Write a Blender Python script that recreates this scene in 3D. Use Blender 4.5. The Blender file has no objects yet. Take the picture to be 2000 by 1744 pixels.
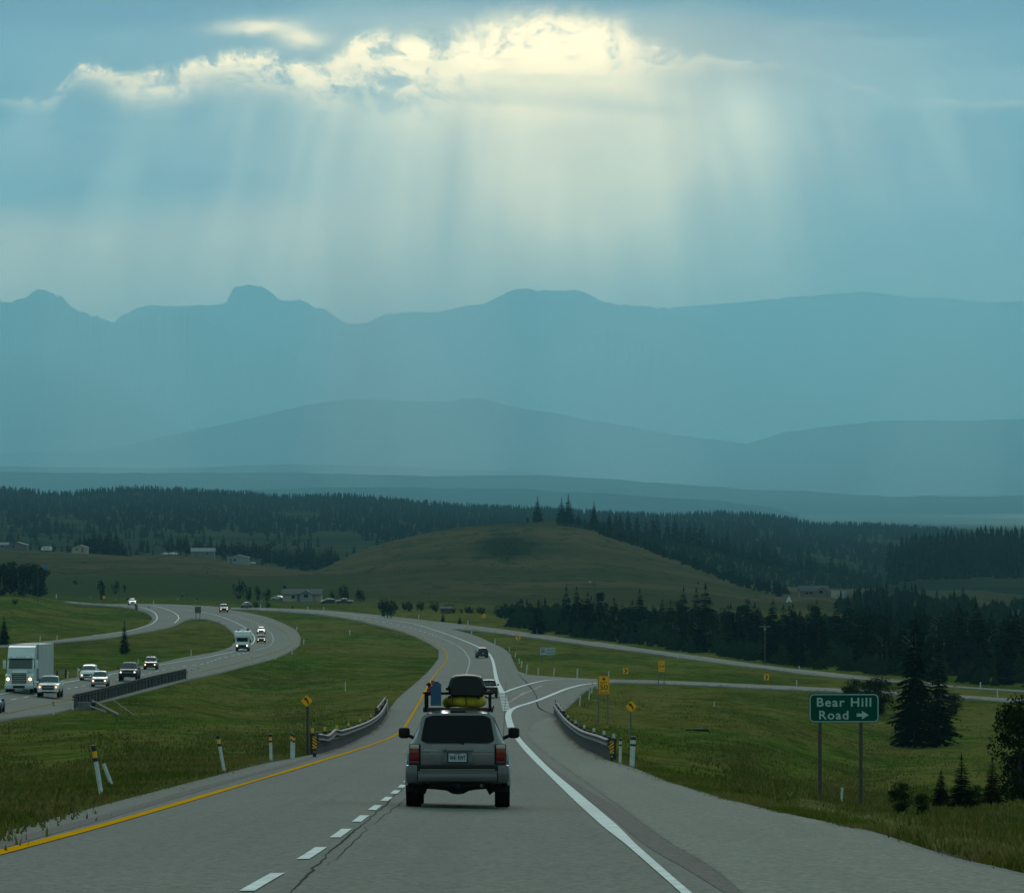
import bpy, bmesh, math, random
import numpy as np
from mathutils import Vector, Matrix
from mathutils.geometry import delaunay_2d_cdt
rad = math.radians
SC = bpy.context.scene
COL = SC.collection
# ------------------------------------------------------------------ camera
F = 8500.0; YH = 940.0           # focal length in photo pixels, eye level row
cam_d = bpy.data.cameras.new("camera"); cam = bpy.data.objects.new("camera", cam_d)
COL.objects.link(cam); SC.camera = cam
cam.location = (0, 0, 0); cam.rotation_euler = (math.pi/2, 0, 0)
cam_d.sensor_width = 36; cam_d.sensor_fit = 'HORIZONTAL'; cam_d.lens = F/2000*36
cam_d.shift_y = (YH-872)/2000
cam_d.clip_start = 0.5; cam_d.clip_end = 90000

# ------------------------------------------------------------------ node helper
class NT:
    def __init__(s, tree): s.t = tree; s.n = tree.nodes; s.l = tree.links
    def node(s, typ, **kw):
        n = s.n.new(typ)
        for k, v in kw.items(): setattr(n, k, v)
        return n
    def put(s, sock, v):
        if isinstance(v, bpy.types.NodeSocket): s.l.new(v, sock)
        elif v is not None:
            if isinstance(v, (tuple, list)) and len(v) == 3 and sock.type == 'RGBA': v = (*v, 1)
            sock.default_value = v
    def m(s, op, a, b=None, c=None, clamp=False):
        n = s.node('ShaderNodeMath', operation=op, use_clamp=clamp)
        s.put(n.inputs[0], a)
        if b is not None: s.put(n.inputs[1], b)
        if c is not None: s.put(n.inputs[2], c)
        return n.outputs[0]
    def add(s, a, b): return s.m('ADD', a, b)
    def sub(s, a, b): return s.m('SUBTRACT', a, b)
    def mul(s, a, b): return s.m('MULTIPLY', a, b)
    def ramp(s, x, a, b, lo=0.0, hi=1.0):
        n = s.node('ShaderNodeMapRange', interpolation_type='SMOOTHSTEP')
        s.put(n.inputs[0], x); n.inputs[1].default_value = a; n.inputs[2].default_value = b
        n.inputs[3].default_value = lo; n.inputs[4].default_value = hi
        return n.outputs[0]
    def mix(s, f, a, b, blend='MIX'):
        n = s.node('ShaderNodeMix', data_type='RGBA', blend_type=blend)
        s.put(n.inputs[0], f); s.put(n.inputs[6], a); s.put(n.inputs[7], b)
        return n.outputs[2]
    def xyz(s, x, y, z=0.0):
        n = s.node('ShaderNodeCombineXYZ')
        s.put(n.inputs[0], x); s.put(n.inputs[1], y); s.put(n.inputs[2], z)
        return n.outputs[0]
    def noise(s, vec, scale, detail=3, rough=.5, dist=0.0, dim='3D'):
        n = s.node('ShaderNodeTexNoise', noise_dimensions=dim)
        if vec is not None: s.put(n.inputs['Vector'], vec)
        n.inputs['Scale'].default_value = scale; n.inputs['Detail'].default_value = detail
        n.inputs['Roughness'].default_value = rough; n.inputs['Distortion'].default_value = dist
        return n.outputs[0]
    def gauss(s, dx, dy, sx, sy):   # exp(-(dx/sx)^2-(dy/sy)^2)
        a = s.m('POWER', s.m('ABSOLUTE', s.mul(dx, 1/sx)), 2.0)
        b = s.m('POWER', s.m('ABSOLUTE', s.mul(dy, 1/sy)), 2.0)
        return s.m('POWER', 2.718, s.mul(s.add(a, b), -1.0))
    def curve(s, x, pts, x0=-600., x1=2600.):   # float curve over x0..x1 -> value (0..1000 range)
        n = s.node('ShaderNodeFloatCurve')
        c = n.mapping.curves[0]
        P = [((px-x0)/(x1-x0), py/1000.) for px, py in pts]
        c.points[0].location = P[0]; c.points[1].location = P[-1]
        for p in P[1:-1]: c.points.new(*p)
        n.mapping.update()
        s.put(n.inputs['Value'], s.mul(s.sub(x, x0), 1/(x1-x0)))
        return s.mul(n.outputs[0], 1000.)

# ------------------------------------------------------------------ world: stormy sky lit from behind the clouds
W = bpy.data.worlds.new("World"); SC.world = W; W.use_nodes = True
W.node_tree.nodes.clear(); k = NT(W.node_tree)
SUN_EL, SUN_AZ = rad(24), rad(0.5)
tc = k.node('ShaderNodeTexCoord').outputs['Generated']
sp = k.node('ShaderNodeSeparateXYZ'); k.put(sp.inputs[0], tc)
px = k.add(k.mul(k.m('ARCTAN2', sp.outputs[0], sp.outputs[1]), F), 1000.)      # azimuth
py = k.sub(YH, k.mul(k.m('ARCSINE', sp.outputs[2]), F))                       # elevation
pv = k.xyz(k.mul(px, .001), k.mul(py, .001))
n1 = k.noise(pv, 3.2, 6, .62, .3)
n2 = k.noise(k.xyz(k.mul(px, .001), k.mul(py, .0026)), 2.1, 5, .6)
n3 = k.noise(pv, 9, 8, .72, .6)
n4 = k.noise(k.xyz(k.mul(px, .001), k.mul(py, .0016)), 22, 5, .7, .3)
# soft background by elevation
lo = k.ramp(k.add(py, k.mul(k.sub(n2, .5), 120)), 340, 590)
base = k.mix(lo, (.145, .35, .47), (.62, .68, .54))
base = k.mix(k.ramp(py, 260, -250), base, (.13, .29, .42))
left_low = k.mul(k.ramp(k.add(k.add(py, k.mul(n2, 190)), k.mul(px, .07)), 470, 590), k.ramp(px, 1500, 300))
base = k.mix(k.mul(left_low, .55), base, (1.35, 1.05, .68))
# darker cloud shelves
dark = k.mul(k.gauss(k.sub(px, 420), k.sub(k.add(py, k.mul(k.sub(n1, .5), 120)), 315), 560, 105), k.ramp(n2, .32, .62))
base = k.mix(k.mul(dark, .70), base, (.05, .25, .43))
dark2 = k.gauss(k.sub(px, 1980), k.sub(py, 470), 520, 190)
base = k.mix(k.mul(dark2, .75), base, (.04, .21, .37))
dark3 = k.mul(k.gauss(k.sub(px, 1480), k.sub(k.add(py, k.mul(n1, 60)), 125), 420, 85), .95)
base = k.mix(dark3, base, (.10, .23, .36))
# warm glow under the opening
glow = k.gauss(k.sub(px, 1080), k.sub(py, 285), 520, 250)
glow2 = k.gauss(k.sub(px, 1165), k.sub(py, 300), 150, 170)
# light shafts fanning down from the hidden sun
th = k.m('DIVIDE', k.sub(px, 1080), k.add(py, 1900.))
th = k.mul(th, 2.0)
rn = k.noise(k.xyz(th, k.mul(py, .00012), 3.3), 6.5, 2, .5)
rn2 = k.noise(k.xyz(th, k.mul(py, .0003), 9.1), 19, 2, .5)
ray = k.add(k.mul(k.sub(rn, .5), 1.3), k.mul(k.sub(rn2, .5), .28))
raym = k.mul(k.mul(k.ramp(py, 110, 250), k.ramp(py, 760, 480)), k.ramp(k.m('ABSOLUTE', k.sub(px, 1000)), 1500, 500))
gl = k.add(k.mul(glow, .80), k.mul(glow2, .95))
gl = k.mul(gl, k.add(1.0, k.mul(k.mul(ray, raym), .85)))
raycol = k.mul(k.m('MAXIMUM', k.mul(ray, raym), -0.3), 1.1)
col = k.mix(1.0, base, k.mix(k.m('MAXIMUM', k.m('MINIMUM', gl, 1.4), 0.0), (0, 0, 0), (1.25, .86, .30)), 'ADD')
sunny = k.mix(k.m('MAXIMUM', raycol, 0.0), (0, 0, 0), (.95, .95, .60))
shade = k.m('MAXIMUM', k.mul(raycol, -1.0), 0.0)
col = k.mix(1.0, col, sunny, 'ADD')
col = k.mix(k.mul(shade, 1.6), col, (.10, .30, .42))
# lit torn edges of the cloud opening
warp = k.add(k.add(k.mul(k.sub(n1, .5), 95), k.mul(k.sub(n3, .5), 80)), k.mul(k.sub(n4, .5), 26))
edge = k.curve(px, [(-600, 215), (0, 203), (90, 196), (170, 128), (260, 148), (330, 138), (450, 118), (560, 122), (640, 128), (710, 72), (800, 84), (900, 78), (980, 42), (1100, 30), (1200, 48), (1290, 92), (1400, 120), (1500, 125), (1700, 182), (1900, 206), (2600, 215)])
hgt = k.curve(px, [(-600, 8), (0, 8), (90, 11), (200, 24), (300, 32), (450, 26), (640, 36), (710, 56), (900, 62), (1030, 84), (1200, 62), (1290, 30), (1450, 10), (1900, 8), (2600, 8)])
dyn = k.m('DIVIDE', k.sub(k.add(py, warp), k.add(edge, k.mul(hgt, .45))), hgt)
dyn = k.mul(dyn, k.ramp(dyn, -.15, .15, 1.9, .62))
band = k.m('POWER', 2.718, k.mul(k.m('POWER', k.m('ABSOLUTE', dyn), 2.0), -1.0))
amp = k.curve(px, [(-600, 0), (-50, 40), (40, 130), (110, 300), (200, 620), (420, 700), (700, 860), (950, 920), (1150, 900), (1270, 600), (1380, 190), (1480, 130), (1600, 30), (1700, 90), (1780, 30), (1900, 90), (2100, 40), (2600, 0)])
tx_ = k.add(k.add(k.mul(n1, .35), k.mul(n3, .40)), k.mul(n4, .25))
tear = k.ramp(tx_, .40, .54)
tear2 = k.m('MAXIMUM', tear, k.mul(k.mul(k.ramp(px, 820, 1000), k.ramp(px, 1350, 1200)), k.ramp(tx_, .30, .52, .30, .90)))
patch = k.mul(k.gauss(k.sub(px, 505), k.sub(k.add(py, k.mul(warp, .4)), 60), 75, 13), .55)
patch = k.add(patch, k.mul(k.gauss(k.sub(px, 592), k.sub(k.add(py, k.mul(warp, .5)), 82), 46, 16), .5))
patch = k.add(patch, k.mul(k.gauss(k.sub(px, 845), k.sub(k.add(py, k.mul(warp, .35)), 133), 100, 17), .8))
bf = k.add(k.mul(k.mul(band, k.mul(amp, .001)), tear2), k.mul(patch, k.ramp(tx_, .34, .5, .4, 1.)))
col = k.mix(k.m('MINIMUM', bf, 1.0), col, (2.9, 2.2, 1.15))
holes = k.mul(k.mul(band, k.ramp(tx_, .50, .40)), k.mul(amp, .001))
col = k.mix(k.mul(holes, .75), col, (.45, .62, .66))
# shelf clouds: layered bands with brighter lower lips
lay = k.noise(k.xyz(k.mul(px, .0011), k.mul(py, .0075), 4.4), 1.0, 6, .55, .4)
col = k.mix(k.mul(k.ramp(lay, .50, .66), k.mul(k.ramp(py, 380, 150), .30)), col, (.10, .28, .40))
col = k.mix(k.mul(k.ramp(lay, .46, .34), k.mul(k.ramp(py, 520, 200), .22)), col, (.62, .78, .74))
top = k.ramp(k.add(k.add(py, k.mul(k.sub(n2, .5), 110)), k.mul(k.ramp(k.m('ABSOLUTE', k.sub(px, 1000)), 300, 800), -38)), 48, -14)
col = k.mix(k.mul(top, .85), col, (.09, .24, .37))
# flat wisps
wisp = k.mul(k.ramp(n2, .60, .74), k.mul(k.ramp(py, 40, 200), k.ramp(py, 620, 300)))
col = k.mix(k.mul(wisp, .22), col, (.95, .98, .72))
wisp2 = k.mul(k.mul(k.ramp(n1, .56, .70), k.ramp(k.m('ABSOLUTE', k.sub(py, 465)), 70, 10)), k.ramp(px, 950, 100))
col = k.mix(k.mul(wisp2, .45), col, (1.6, 1.35, .85))
# rest of the dome: even overcast
away = k.m('MAXIMUM', k.ramp(py, -50, -1500), k.ramp(k.m('ABSOLUTE', k.sub(px, 1000)), 1500, 5500))
over = k.mix(k.ramp(n1, .3, .7), (.27, .46, .46), (.35, .53, .51))
col = k.mix(away, col, over)
below = k.ramp(py, 1000, 1500)
col = k.mix(below, col, (.05, .08, .06))
sky = k.node('ShaderNodeTexSky', sky_type='NISHITA'); sky.sun_disc = False
sky.sun_elevation = SUN_EL; sky.sun_rotation = SUN_AZ
bg1 = k.node('ShaderNodeBackground'); k.put(bg1.inputs[0], sky.outputs[0]); bg1.inputs[1].default_value = .08
bg2 = k.node('ShaderNodeBackground'); k.put(bg2.inputs[0], col); bg2.inputs[1].default_value = 1.0
mx = k.node('ShaderNodeMixShader'); mx.inputs[0].default_value = .95
k.l.new(bg1.outputs[0], mx.inputs[1]); k.l.new(bg2.outputs[0], mx.inputs[2])
wo = k.node('ShaderNodeOutputWorld'); k.l.new(mx.outputs[0], wo.inputs[0])

sun_d = bpy.data.lights.new("sun", 'SUN'); sun_d.energy = 1.05; sun_d.angle = rad(25); sun_d.color = (1, .95, .90)
sun = bpy.data.objects.new("sun", sun_d); COL.objects.link(sun)
sun.rotation_euler = (Vector((math.sin(SUN_AZ)*math.cos(SUN_EL), math.cos(SUN_AZ)*math.cos(SUN_EL), math.sin(SUN_EL)))).to_track_quat('Z', 'Y').to_euler()

SC.view_settings.view_transform = 'Standard'; SC.view_settings.look = 'None'
SC.view_settings.exposure = 0; SC.view_settings.gamma = 1
SC.cycles.use_denoising = True
SC.cycles.max_bounces = 5; SC.cycles.diffuse_bounces = 2; SC.cycles.glossy_bounces = 2
SC.cycles.transmission_bounces = 2; SC.cycles.volume_bounces = 0; SC.cycles.transparent_max_bounces = 4
SC.cycles.caustics_reflective = False; SC.cycles.caustics_refractive = False

# ------------------------------------------------------------------ materials
MATS = {}
def mat(name, col, rough=.6, metal=0., var=0., scale=8., col2=None, emit=None, estr=0., bump=0., bscale=60., spec=.5, coat=0., coords='Object', detail=4):
    if name in MATS: return MATS[name]
    M = bpy.data.materials.new(name); M.use_nodes = True
    q = NT(M.node_tree); b = q.n['Principled BSDF']
    b.inputs['Roughness'].default_value = rough; b.inputs['Metallic'].default_value = metal
    b.inputs['Specular IOR Level'].default_value = spec
    if coat: b.inputs['Coat Weight'].default_value = coat; b.inputs['Coat Roughness'].default_value = .08
    t = q.node('ShaderNodeTexCoord').outputs[coords]
    if var > 0 or col2:
        c2 = col2 if col2 else tuple(c*(1-var) for c in col)
        f = q.ramp(q.noise(t, scale, detail, .6), .3, .7)
        q.put(b.inputs['Base Color'], q.mix(f, col, c2))
    else: q.put(b.inputs['Base Color'], col)
    if emit:
        q.put(b.inputs['Emission Color'], emit); b.inputs['Emission Strength'].default_value = estr
    if bump:
        bn = q.node('ShaderNodeBump'); bn.inputs['Strength'].default_value = bump; bn.inputs['Distance'].default_value = .02
        q.put(bn.inputs['Height'], q.noise(t, bscale, 3)); q.l.new(bn.outputs[0], b.inputs['Normal'])
    MATS[name] = M
    return M

# ------------------------------------------------------------------ object helpers
def tag(o, label=None, cat=None, group=None, kind=None):
    if label: o['label'] = label
    if cat: o['category'] = cat
    if group: o['group'] = group
    if kind: o['kind'] = kind
    return o
def empty(name, loc=(0, 0, 0), rot=(0, 0, 0)):
    o = bpy.data.objects.new(name, None); COL.objects.link(o)
    o.location = loc; o.rotation_euler = rot; o.empty_display_size = .2
    return o
def mesh_obj(name, V, Fc, material=None, parent=None, smooth=False, sharp=None):
    me = bpy.data.meshes.new(name); me.from_pydata([tuple(v) for v in V], [], [tuple(f) for f in Fc])
    if material is not None: me.materials.append(material)
    if smooth:
        me.polygons.foreach_set('use_smooth', [True]*len(me.polygons))
        if sharp is not None:
            try: me.set_sharp_from_angle(angle=sharp)
            except Exception: pass
    o = bpy.data.objects.new(name, me); COL.objects.link(o)
    if parent is not None: o.parent = parent
    return o
def np_mesh(name, V, Fc, material=None, smooth=False):   # fast numpy path, faces all the same size
    V = np.asarray(V, dtype=np.float32); Fc = np.asarray(Fc, dtype=np.int32)
    me = bpy.data.meshes.new(name); n = Fc.shape[1]
    me.vertices.add(len(V)); me.vertices.foreach_set('co', V.ravel())
    me.loops.add(Fc.size); me.loops.foreach_set('vertex_index', Fc.ravel())
    me.polygons.add(len(Fc)); me.polygons.foreach_set('loop_start', np.arange(0, Fc.size, n, dtype=np.int32))
    me.polygons.foreach_set('loop_total', np.full(len(Fc), n, dtype=np.int32))
    me.update(calc_edges=True)
    if smooth: me.polygons.foreach_set('use_smooth', np.ones(len(Fc), dtype=bool))
    if material is not None: me.materials.append(material)
    return me
def link(name, me, parent=None, loc=None, rot=None):
    o = bpy.data.objects.new(name, me); COL.objects.link(o)
    if parent is not None: o.parent = parent
    if loc is not None: o.location = loc
    if rot is not None: o.rotation_euler = rot
    return o
def copy_tree(o, parent=None):
    c = o.copy(); COL.objects.link(c); c.parent = parent
    for ch in list(o.children): copy_tree(ch, c)
    return c
class MB:
    """collects boxes, tubes and prisms into ONE mesh"""
    def __init__(s): s.V = []; s.F = []
    def raw(s, V, Fc):
        n = len(s.V); s.V += [tuple(v) for v in V]; s.F += [tuple(i+n for i in f) for f in Fc]; return s
    def box(s, x0, x1, y0, y1, z0, z1, tx=0., ty=0.):
        return s.raw([(x0, y0, z0), (x1, y0, z0), (x1, y1, z0), (x0, y1, z0), (x0+tx, y0+ty, z1), (x1-tx, y0+ty, z1), (x1-tx, y1-ty, z1), (x0+tx, y1-ty, z1)],
                     [(0, 3, 2, 1), (4, 5, 6, 7), (0, 1, 5, 4), (1, 2, 6, 5), (2, 3, 7, 6), (3, 0, 4, 7)])
    def cbox(s, x0, x1, y0, y1, z0, z1, c=.02):
        """box with chamfered edges"""
        bm = bmesh.new(); bmesh.ops.create_cube(bm, size=1)
        for v in bm.verts: v.co = Vector(((x0+x1)/2+v.co.x*(x1-x0), (y0+y1)/2+v.co.y*(y1-y0), (z0+z1)/2+v.co.z*(z1-z0)))
        c = min(c, .45*min(abs(x1-x0), abs(y1-y0), abs(z1-z0)))
        bmesh.ops.bevel(bm, geom=bm.edges[:], offset=c, segments=2, affect='EDGES', profile=.5)
        bm.verts.index_update()
        s.raw([v.co.copy() for v in bm.verts], [[v.index for v in f.verts] for f in bm.faces]); bm.free(); return s
    def tube(s, p, q, r0, r1=None, n=8, caps=True):
        r1 = r0 if r1 is None else r1
        p = Vector(p); q = Vector(q); d = (q-p); L = d.length
        if L < 1e-6: return s
        R = d.normalized().to_track_quat('Z', 'Y').to_matrix()
        V = []
        for c, r in ((p, r0), (q, r1)):
            for i in range(n):
                a = 2*math.pi*i/n; V.append(c+R@Vector((math.cos(a)*r, math.sin(a)*r, 0)))
        Fc = [(i, (i+1) % n, n+(i+1) % n, n+i) for i in range(n)]
        if caps: Fc += [tuple(range(n-1, -1, -1)), tuple(range(n, 2*n))]
        return s.raw(V, Fc)
    def path(s, P, r, n=6):
        for a, b in zip(P[:-1], P[1:]): s.tube(a, b, r, r, n)
        return s
    def prism(s, pts, y0, y1):
        """polygon in XZ extruded along Y"""
        n = len(pts)
        V = [(x, y0, z) for x, z in pts]+[(x, y1, z) for x, z in pts]
        return s.raw(V, [tuple(range(n)), tuple(range(2*n-1, n-1, -1))]+[(i, n+i, n+(i+1) % n, (i+1) % n) for i in range(n)])
    def prismx(s, pts, x0, x1):
        """polygon in YZ extruded along X"""
        n = len(pts)
        V = [(x0, y, z) for y, z in pts]+[(x1, y, z) for y, z in pts]
        return s.raw(V, [tuple(range(n)), tuple(range(2*n-1, n-1, -1))]+[(i, n+i, n+(i+1) % n, (i+1) % n) for i in range(n)])
    def build(s, name, material, parent=None, smooth=False, sharp=rad(35)):
        o = mesh_obj(name, s.V, s.F, material, parent, smooth, sharp)
        bm = bmesh.new(); bm.from_mesh(o.data); bmesh.ops.recalc_face_normals(bm, faces=bm.faces[:]); bm.to_mesh(o.data); bm.free()
        if smooth:
            o.data.polygons.foreach_set('use_smooth', [True]*len(o.data.polygons))
            try: o.data.set_sharp_from_angle(angle=sharp)
            except Exception: pass
        return o
def rrect(w, h, r, n=5, cx=0, cz=0):
    P = []
    for sx, sz, a0 in ((1, 1, 0), (-1, 1, 90), (-1, -1, 180), (1, -1, 270)):
        for i in range(n+1):
            a = rad(a0+90*i/n); P.append((cx+sx*(w/2-r)+r*math.cos(a), cz+sz*(h/2-r)+r*math.sin(a)))
    return P
def text(name, s, size, material, parent, loc, width=None, height=None, spacing=1.0, extrude=.003, rot=(math.pi/2, 0, 0), bold=0.0, align='CENTER'):
    cu = bpy.data.curves.new(name, 'FONT'); cu.body = s; cu.size = size; cu.align_x = align; cu.align_y = 'CENTER'
    cu.extrude = extrude; cu.space_character = spacing; cu.offset = bold
    tmp = bpy.data.objects.new(name, cu); COL.objects.link(tmp)
    dg = bpy.context.evaluated_depsgraph_get(); dg.update()
    me = bpy.data.meshes.new_from_object(tmp.evaluated_get(dg)); bpy.data.objects.remove(tmp)
    if width or height:
        co = np.zeros(len(me.vertices)*3); me.vertices.foreach_get('co', co); co = co.reshape(-1, 3)
        mn = co.min(0); mxx = co.max(0); c = (mn+mxx)/2
        co[:, :2] -= c[:2] if align == 'CENTER' else (mn[0], c[1])
        if width: co[:, 0] *= width/(mxx[0]-mn[0])
        if height: co[:, 1] *= height/(mxx[1]-mn[1])
        me.vertices.foreach_set('co', co.ravel())
    me.materials.clear(); me.materials.append(material)
    return link(name, me, parent, loc, rot)

# ------------------------------------------------------------------ the lie of the land
# control points: photo column, photo row, metres per photo pixel there (distance = that * F)
CP = [
 # travelled road, near to far
 (830,1527,.0124),(450,1527,.0124),(1060,1475,.0195),(820,1475,.0199),(660,1475,.0185),(900,1440,.0275),(900,1400,.0389),(900,1357,.048),(905,1331,.0565),(915,1301,.074),(900,1285,.083),
 (860,1255,.098),(780,1225,.109),(700,1205,.117),(600,1194,.122),(480,1188.5,.126),
 # left verge and median
 (0,1560,.0105),(0,1500,.0175),(0,1450,.0275),(-300,1600,.0075),(-300,1520,.016),(-300,1450,.030),(200,1545,.0112),(200,1480,.0185),(200,1430,.029),(350,1500,.0150),(350,1442,.0275),(350,1400,.038),
 (520,1475,.0185),(500,1442,.030),(500,1400,.0425),(500,1350,.055),(500,1300,.0665),(640,1440,.0295),(640,1400,.0415),(640,1350,.0535),(700,1400,.0395),(700,1350,.052),(700,1300,.070),(700,1250,.094),
 (750,1400,.0385),(800,1330,.057),(800,1280,.084),(640,1215,.112),(640,1260,.088),
 # oncoming carriageway
 (-300,1480,.027),(-300,1400,.036),(0,1407,.0365),(0,1380,.040),(100,1364,.0435),(100,1395,.038),(0,1350,.0445),(200,1342,.051),(255,1330,.0545),(295,1307,.063),(200,1370,.0440),(300,1345,.050),(365,1325,.056),(450,1302,.066),(475,1272,.0775),
 (540,1284,.0735),(590,1250,.0925),(510,1255,.0895),(510,1237,.100),(437,1196,.121),(340,1182,.127),(258,1181,.126),(128,1175,.130),
 (0,1262,.080),(-300,1285,.070),(100,1253,.085),(200,1244,.090),(281,1231,.1),(297,1208,.112),(243,1275,.074),(100,1300,.063),(0,1300,.059),(200,1300,.064),(380,1250,.088),(390,1215,.109),
 (-300,1220,.092),(0,1210,.099),(100,1222,.098),(50,1168,.120),(-300,1165,.115),(200,1210,.110),
 # right shoulder, exit ramp, slope below it
 (1013,1311,.067),(1031,1317,.064),(1150,1326,.0605),(1150,1340,.055),(1100,1380,.0430),(1080,1395,.0395),(1110,1431,.0295),(1168,1472,.0208),(1211,1490,.0178),(1311,1527,.0128),(1449,1567,.0096),
 (1550,1591,.0082),(1703,1623,.0069),(1855,1671,.0056),(2000,1705,.0049),
 (1179,1411,.0395),(1233,1440,.0290),(1300,1400,.0435),(1300,1450,.0290),(1300,1500,.0170),(1450,1400,.045),(1450,1450,.033),(1450,1500,.0225),(1450,1545,.0135),
 (1590,1560,.0195),(1680,1575,.0190),(1640,1592,.0110),(1500,1565,.0118),(1795,1460,.045),(1795,1520,.029),(1795,1580,.0185),(1795,1620,.0095),(2000,1460,.044),(2000,1520,.029),(2000,1580,.0180),(2000,1650,.0085),
 (2300,1460,.043),(2300,1540,.025),(2300,1620,.013),(2300,1700,.0062),(1600,1460,.040),(1600,1510,.030),
 (1200,1334,.0575),(1400,1338,.0605),(1600,1345,.063),(1800,1357,.0628),(2000,1368,.062),(2300,1385,.060),
 (911,1222,.110),(1000,1234,.105),(1150,1256,.097),(1350,1284,.088),(1550,1310,.080),(1854,1340,.0735),(2000,1349,.0715),(2300,1368,.069),(1300,1305,.076),(1050,1275,.085),
 (1600,1250,.110),(1600,1200,.140),(1600,1168,.170),(1900,1300,.090),(1900,1250,.115),(1900,1200,.150),(1900,1165,.190),(2300,1300,.088),(2300,1200,.150),
 (1400,1245,.108),(1400,1200,.135),(1400,1150,.180),
 # fields, grassy hill, left bench with the houses
 (1000,1195,.132),(1000,1165,.152),(1000,1100,.195),(1000,1022,.240),(800,1195,.124),(800,1160,.152),(800,1100,.195),(800,1046,.235),(600,1165,.150),(600,1135,.175),(620,1114,.200),
 (400,1155,.157),(400,1130,.180),(400,1105,.203),(400,1090,.225),(100,1150,.160),(100,1120,.185),(100,1082,.218),(0,1071,.225),(160,1079,.222),(500,1101,.220),(-300,1150,.150),(-300,1068,.225),
 (1150,1033,.240),(1250,1063,.236),(1350,1099,.226),(1450,1136,.212),(1550,1156,.200),(1650,1166,.195),(1800,1151,.225),(2000,1160,.225),(2300,1165,.225)]
for y_ in (1578, 1620, 1665, 1744, 1900, 2300, 3000):
    for x_ in (-300, 350, 1000, 1300) + ((1700, 2300) if y_ >= 1744 else ()):
        if y_ == 1578 and x_ == -300: continue
        CP.append((x_, y_, 1.39/(y_-1420)))
for x_, y_ in ((1450,1600),(1400,1580),(1550,1630),(1600,1650),(1500,1660),(1650,1700),(1780,1690),(1750,1660),(1900,1720),(1700,1640),(2000,1744),(2000,1800),(1850,1744),(1200,1520),(1250,1545),(1150,1500)):
    CP.append((x_, y_, 1.39/(y_-1420)))
CP = np.array(CP, float)
def _rb(a, b):
    d2 = ((a[:, None, 0]-b[None, :, 0])/1000)**2+((a[:, None, 1]-b[None, :, 1])/420)**2
    return d2*np.log(np.maximum(d2, 1e-12))*.5
_n = len(CP); _A = np.zeros((_n+3, _n+3)); _A[:_n, :_n] = _rb(CP, CP)+np.eye(_n)*4e-4
_P = np.c_[np.ones(_n), CP[:, 0]/1000, CP[:, 1]/420]; _A[:_n, _n:] = _P; _A[_n:, :_n] = _P.T
_w = np.linalg.solve(_A, np.r_[np.log(CP[:, 2]), 0, 0, 0])
def s_at(x, y):
    x = np.clip(np.atleast_1d(np.asarray(x, float)), -300, 2300); y = np.clip(np.atleast_1d(np.asarray(y, float)), 1015, 3000)
    q = np.c_[x, y]; out = np.empty(len(q))
    for i in range(0, len(q), 20000):
        c = q[i:i+20000]
        out[i:i+20000] = _rb(c, CP)@_w[:_n]+_w[_n]+_w[_n+1]*c[:, 0]/1000+_w[_n+2]*c[:, 1]/420
    return np.exp(out)
CREST = np.array([(-300,1066),(0,1069),(60,1072),(160,1078),(250,1084),(330,1081),(400,1086),(480,1099),(560,1108),(610,1115),(640,1103),(700,1074),(750,1058),(800,1046),(850,1035),(900,1027),(1000,1021),(1100,1025),(1150,1032),(1250,1062),(1350,1098),(1450,1135),(1550,1155),(1650,1165),(1720,1162),(1800,1151),(1900,1151),(2000,1160),(2300,1165)], float)
crest_y = lambda x: np.interp(x, CREST[:, 0], CREST[:, 1])
LD = np.linspace(math.log(7.5), math.log(60000), 900); XT = np.arange(-300, 2301, 10.)
ZT = np.zeros((len(XT), len(LD)))
_dd = np.exp(LD)
for _i, _x in enumerate(XT):
    _yc = crest_y(_x)
    _ys = np.concatenate([np.linspace(_yc, 1700, 700), np.geomspace(1702, 3000, 80)])
    _D = s_at(np.full(len(_ys), _x), _ys)*F
    _D = np.minimum.accumulate(_D*(1-np.arange(len(_ys))*1e-7))
    _Z = -(_ys-YH)*_D/F
    _z = np.interp(_dd, _D[::-1], _Z[::-1])
    _dc = _D[0]; _m = _dd > _dc
    _t = np.clip((_dd[_m]-_dc)/1300, 0, 1)
    _z[_m] = _Z[0]+(-62-_Z[0])*(_t*_t*(3-2*_t)) - 6*np.clip((_dd[_m]-_dc)/200, 0, 1)*(1-_t)
    _near = _dd < _D[-1]; _z[_near] = -1.40-.0640*_dd[_near]
    ZT[_i] = _z
def H(X, Y):
    """height of the traced ground at world X, Y"""
    X = np.atleast_1d(np.asarray(X, float)); Y = np.atleast_1d(np.asarray(Y, float))
    Yc = np.maximum(Y, 7.6); x = np.clip(1000+F*X/Yc, -300, 2300)
    fi = (x+300)/10; i = np.clip(fi.astype(int), 0, len(XT)-2); fx = fi-i
    fj = (np.log(Yc)-LD[0])/(LD[1]-LD[0]); j = np.clip(fj.astype(int), 0, len(LD)-2); fy = fj-j
    z = (ZT[i, j]*(1-fx)+ZT[i+1, j]*fx)*(1-fy)+(ZT[i, j+1]*(1-fx)+ZT[i+1, j+1]*fx)*fy
    return np.where(Y < 7.6, -1.40-.0640*Y, z)
def P3(x, y):
    s = s_at(x, y); x = np.atleast_1d(np.asarray(x, float)); y = np.atleast_1d(np.asarray(y, float))
    return np.c_[(x-1000)*s, s*F, -(y-YH)*s]
def pt(x, y):
    p = P3(x, y)[0]; return Vector((p[0], p[1], p[2]))
def sc_at(x, y): return float(s_at(x, y)[0])
def lift(Y): return .05+.00016*np.abs(Y)
def slope(X, Y, d=3.0):
    return float((H(X, Y+d)-H(X, Y-d))[0])/(2*d)
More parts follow.
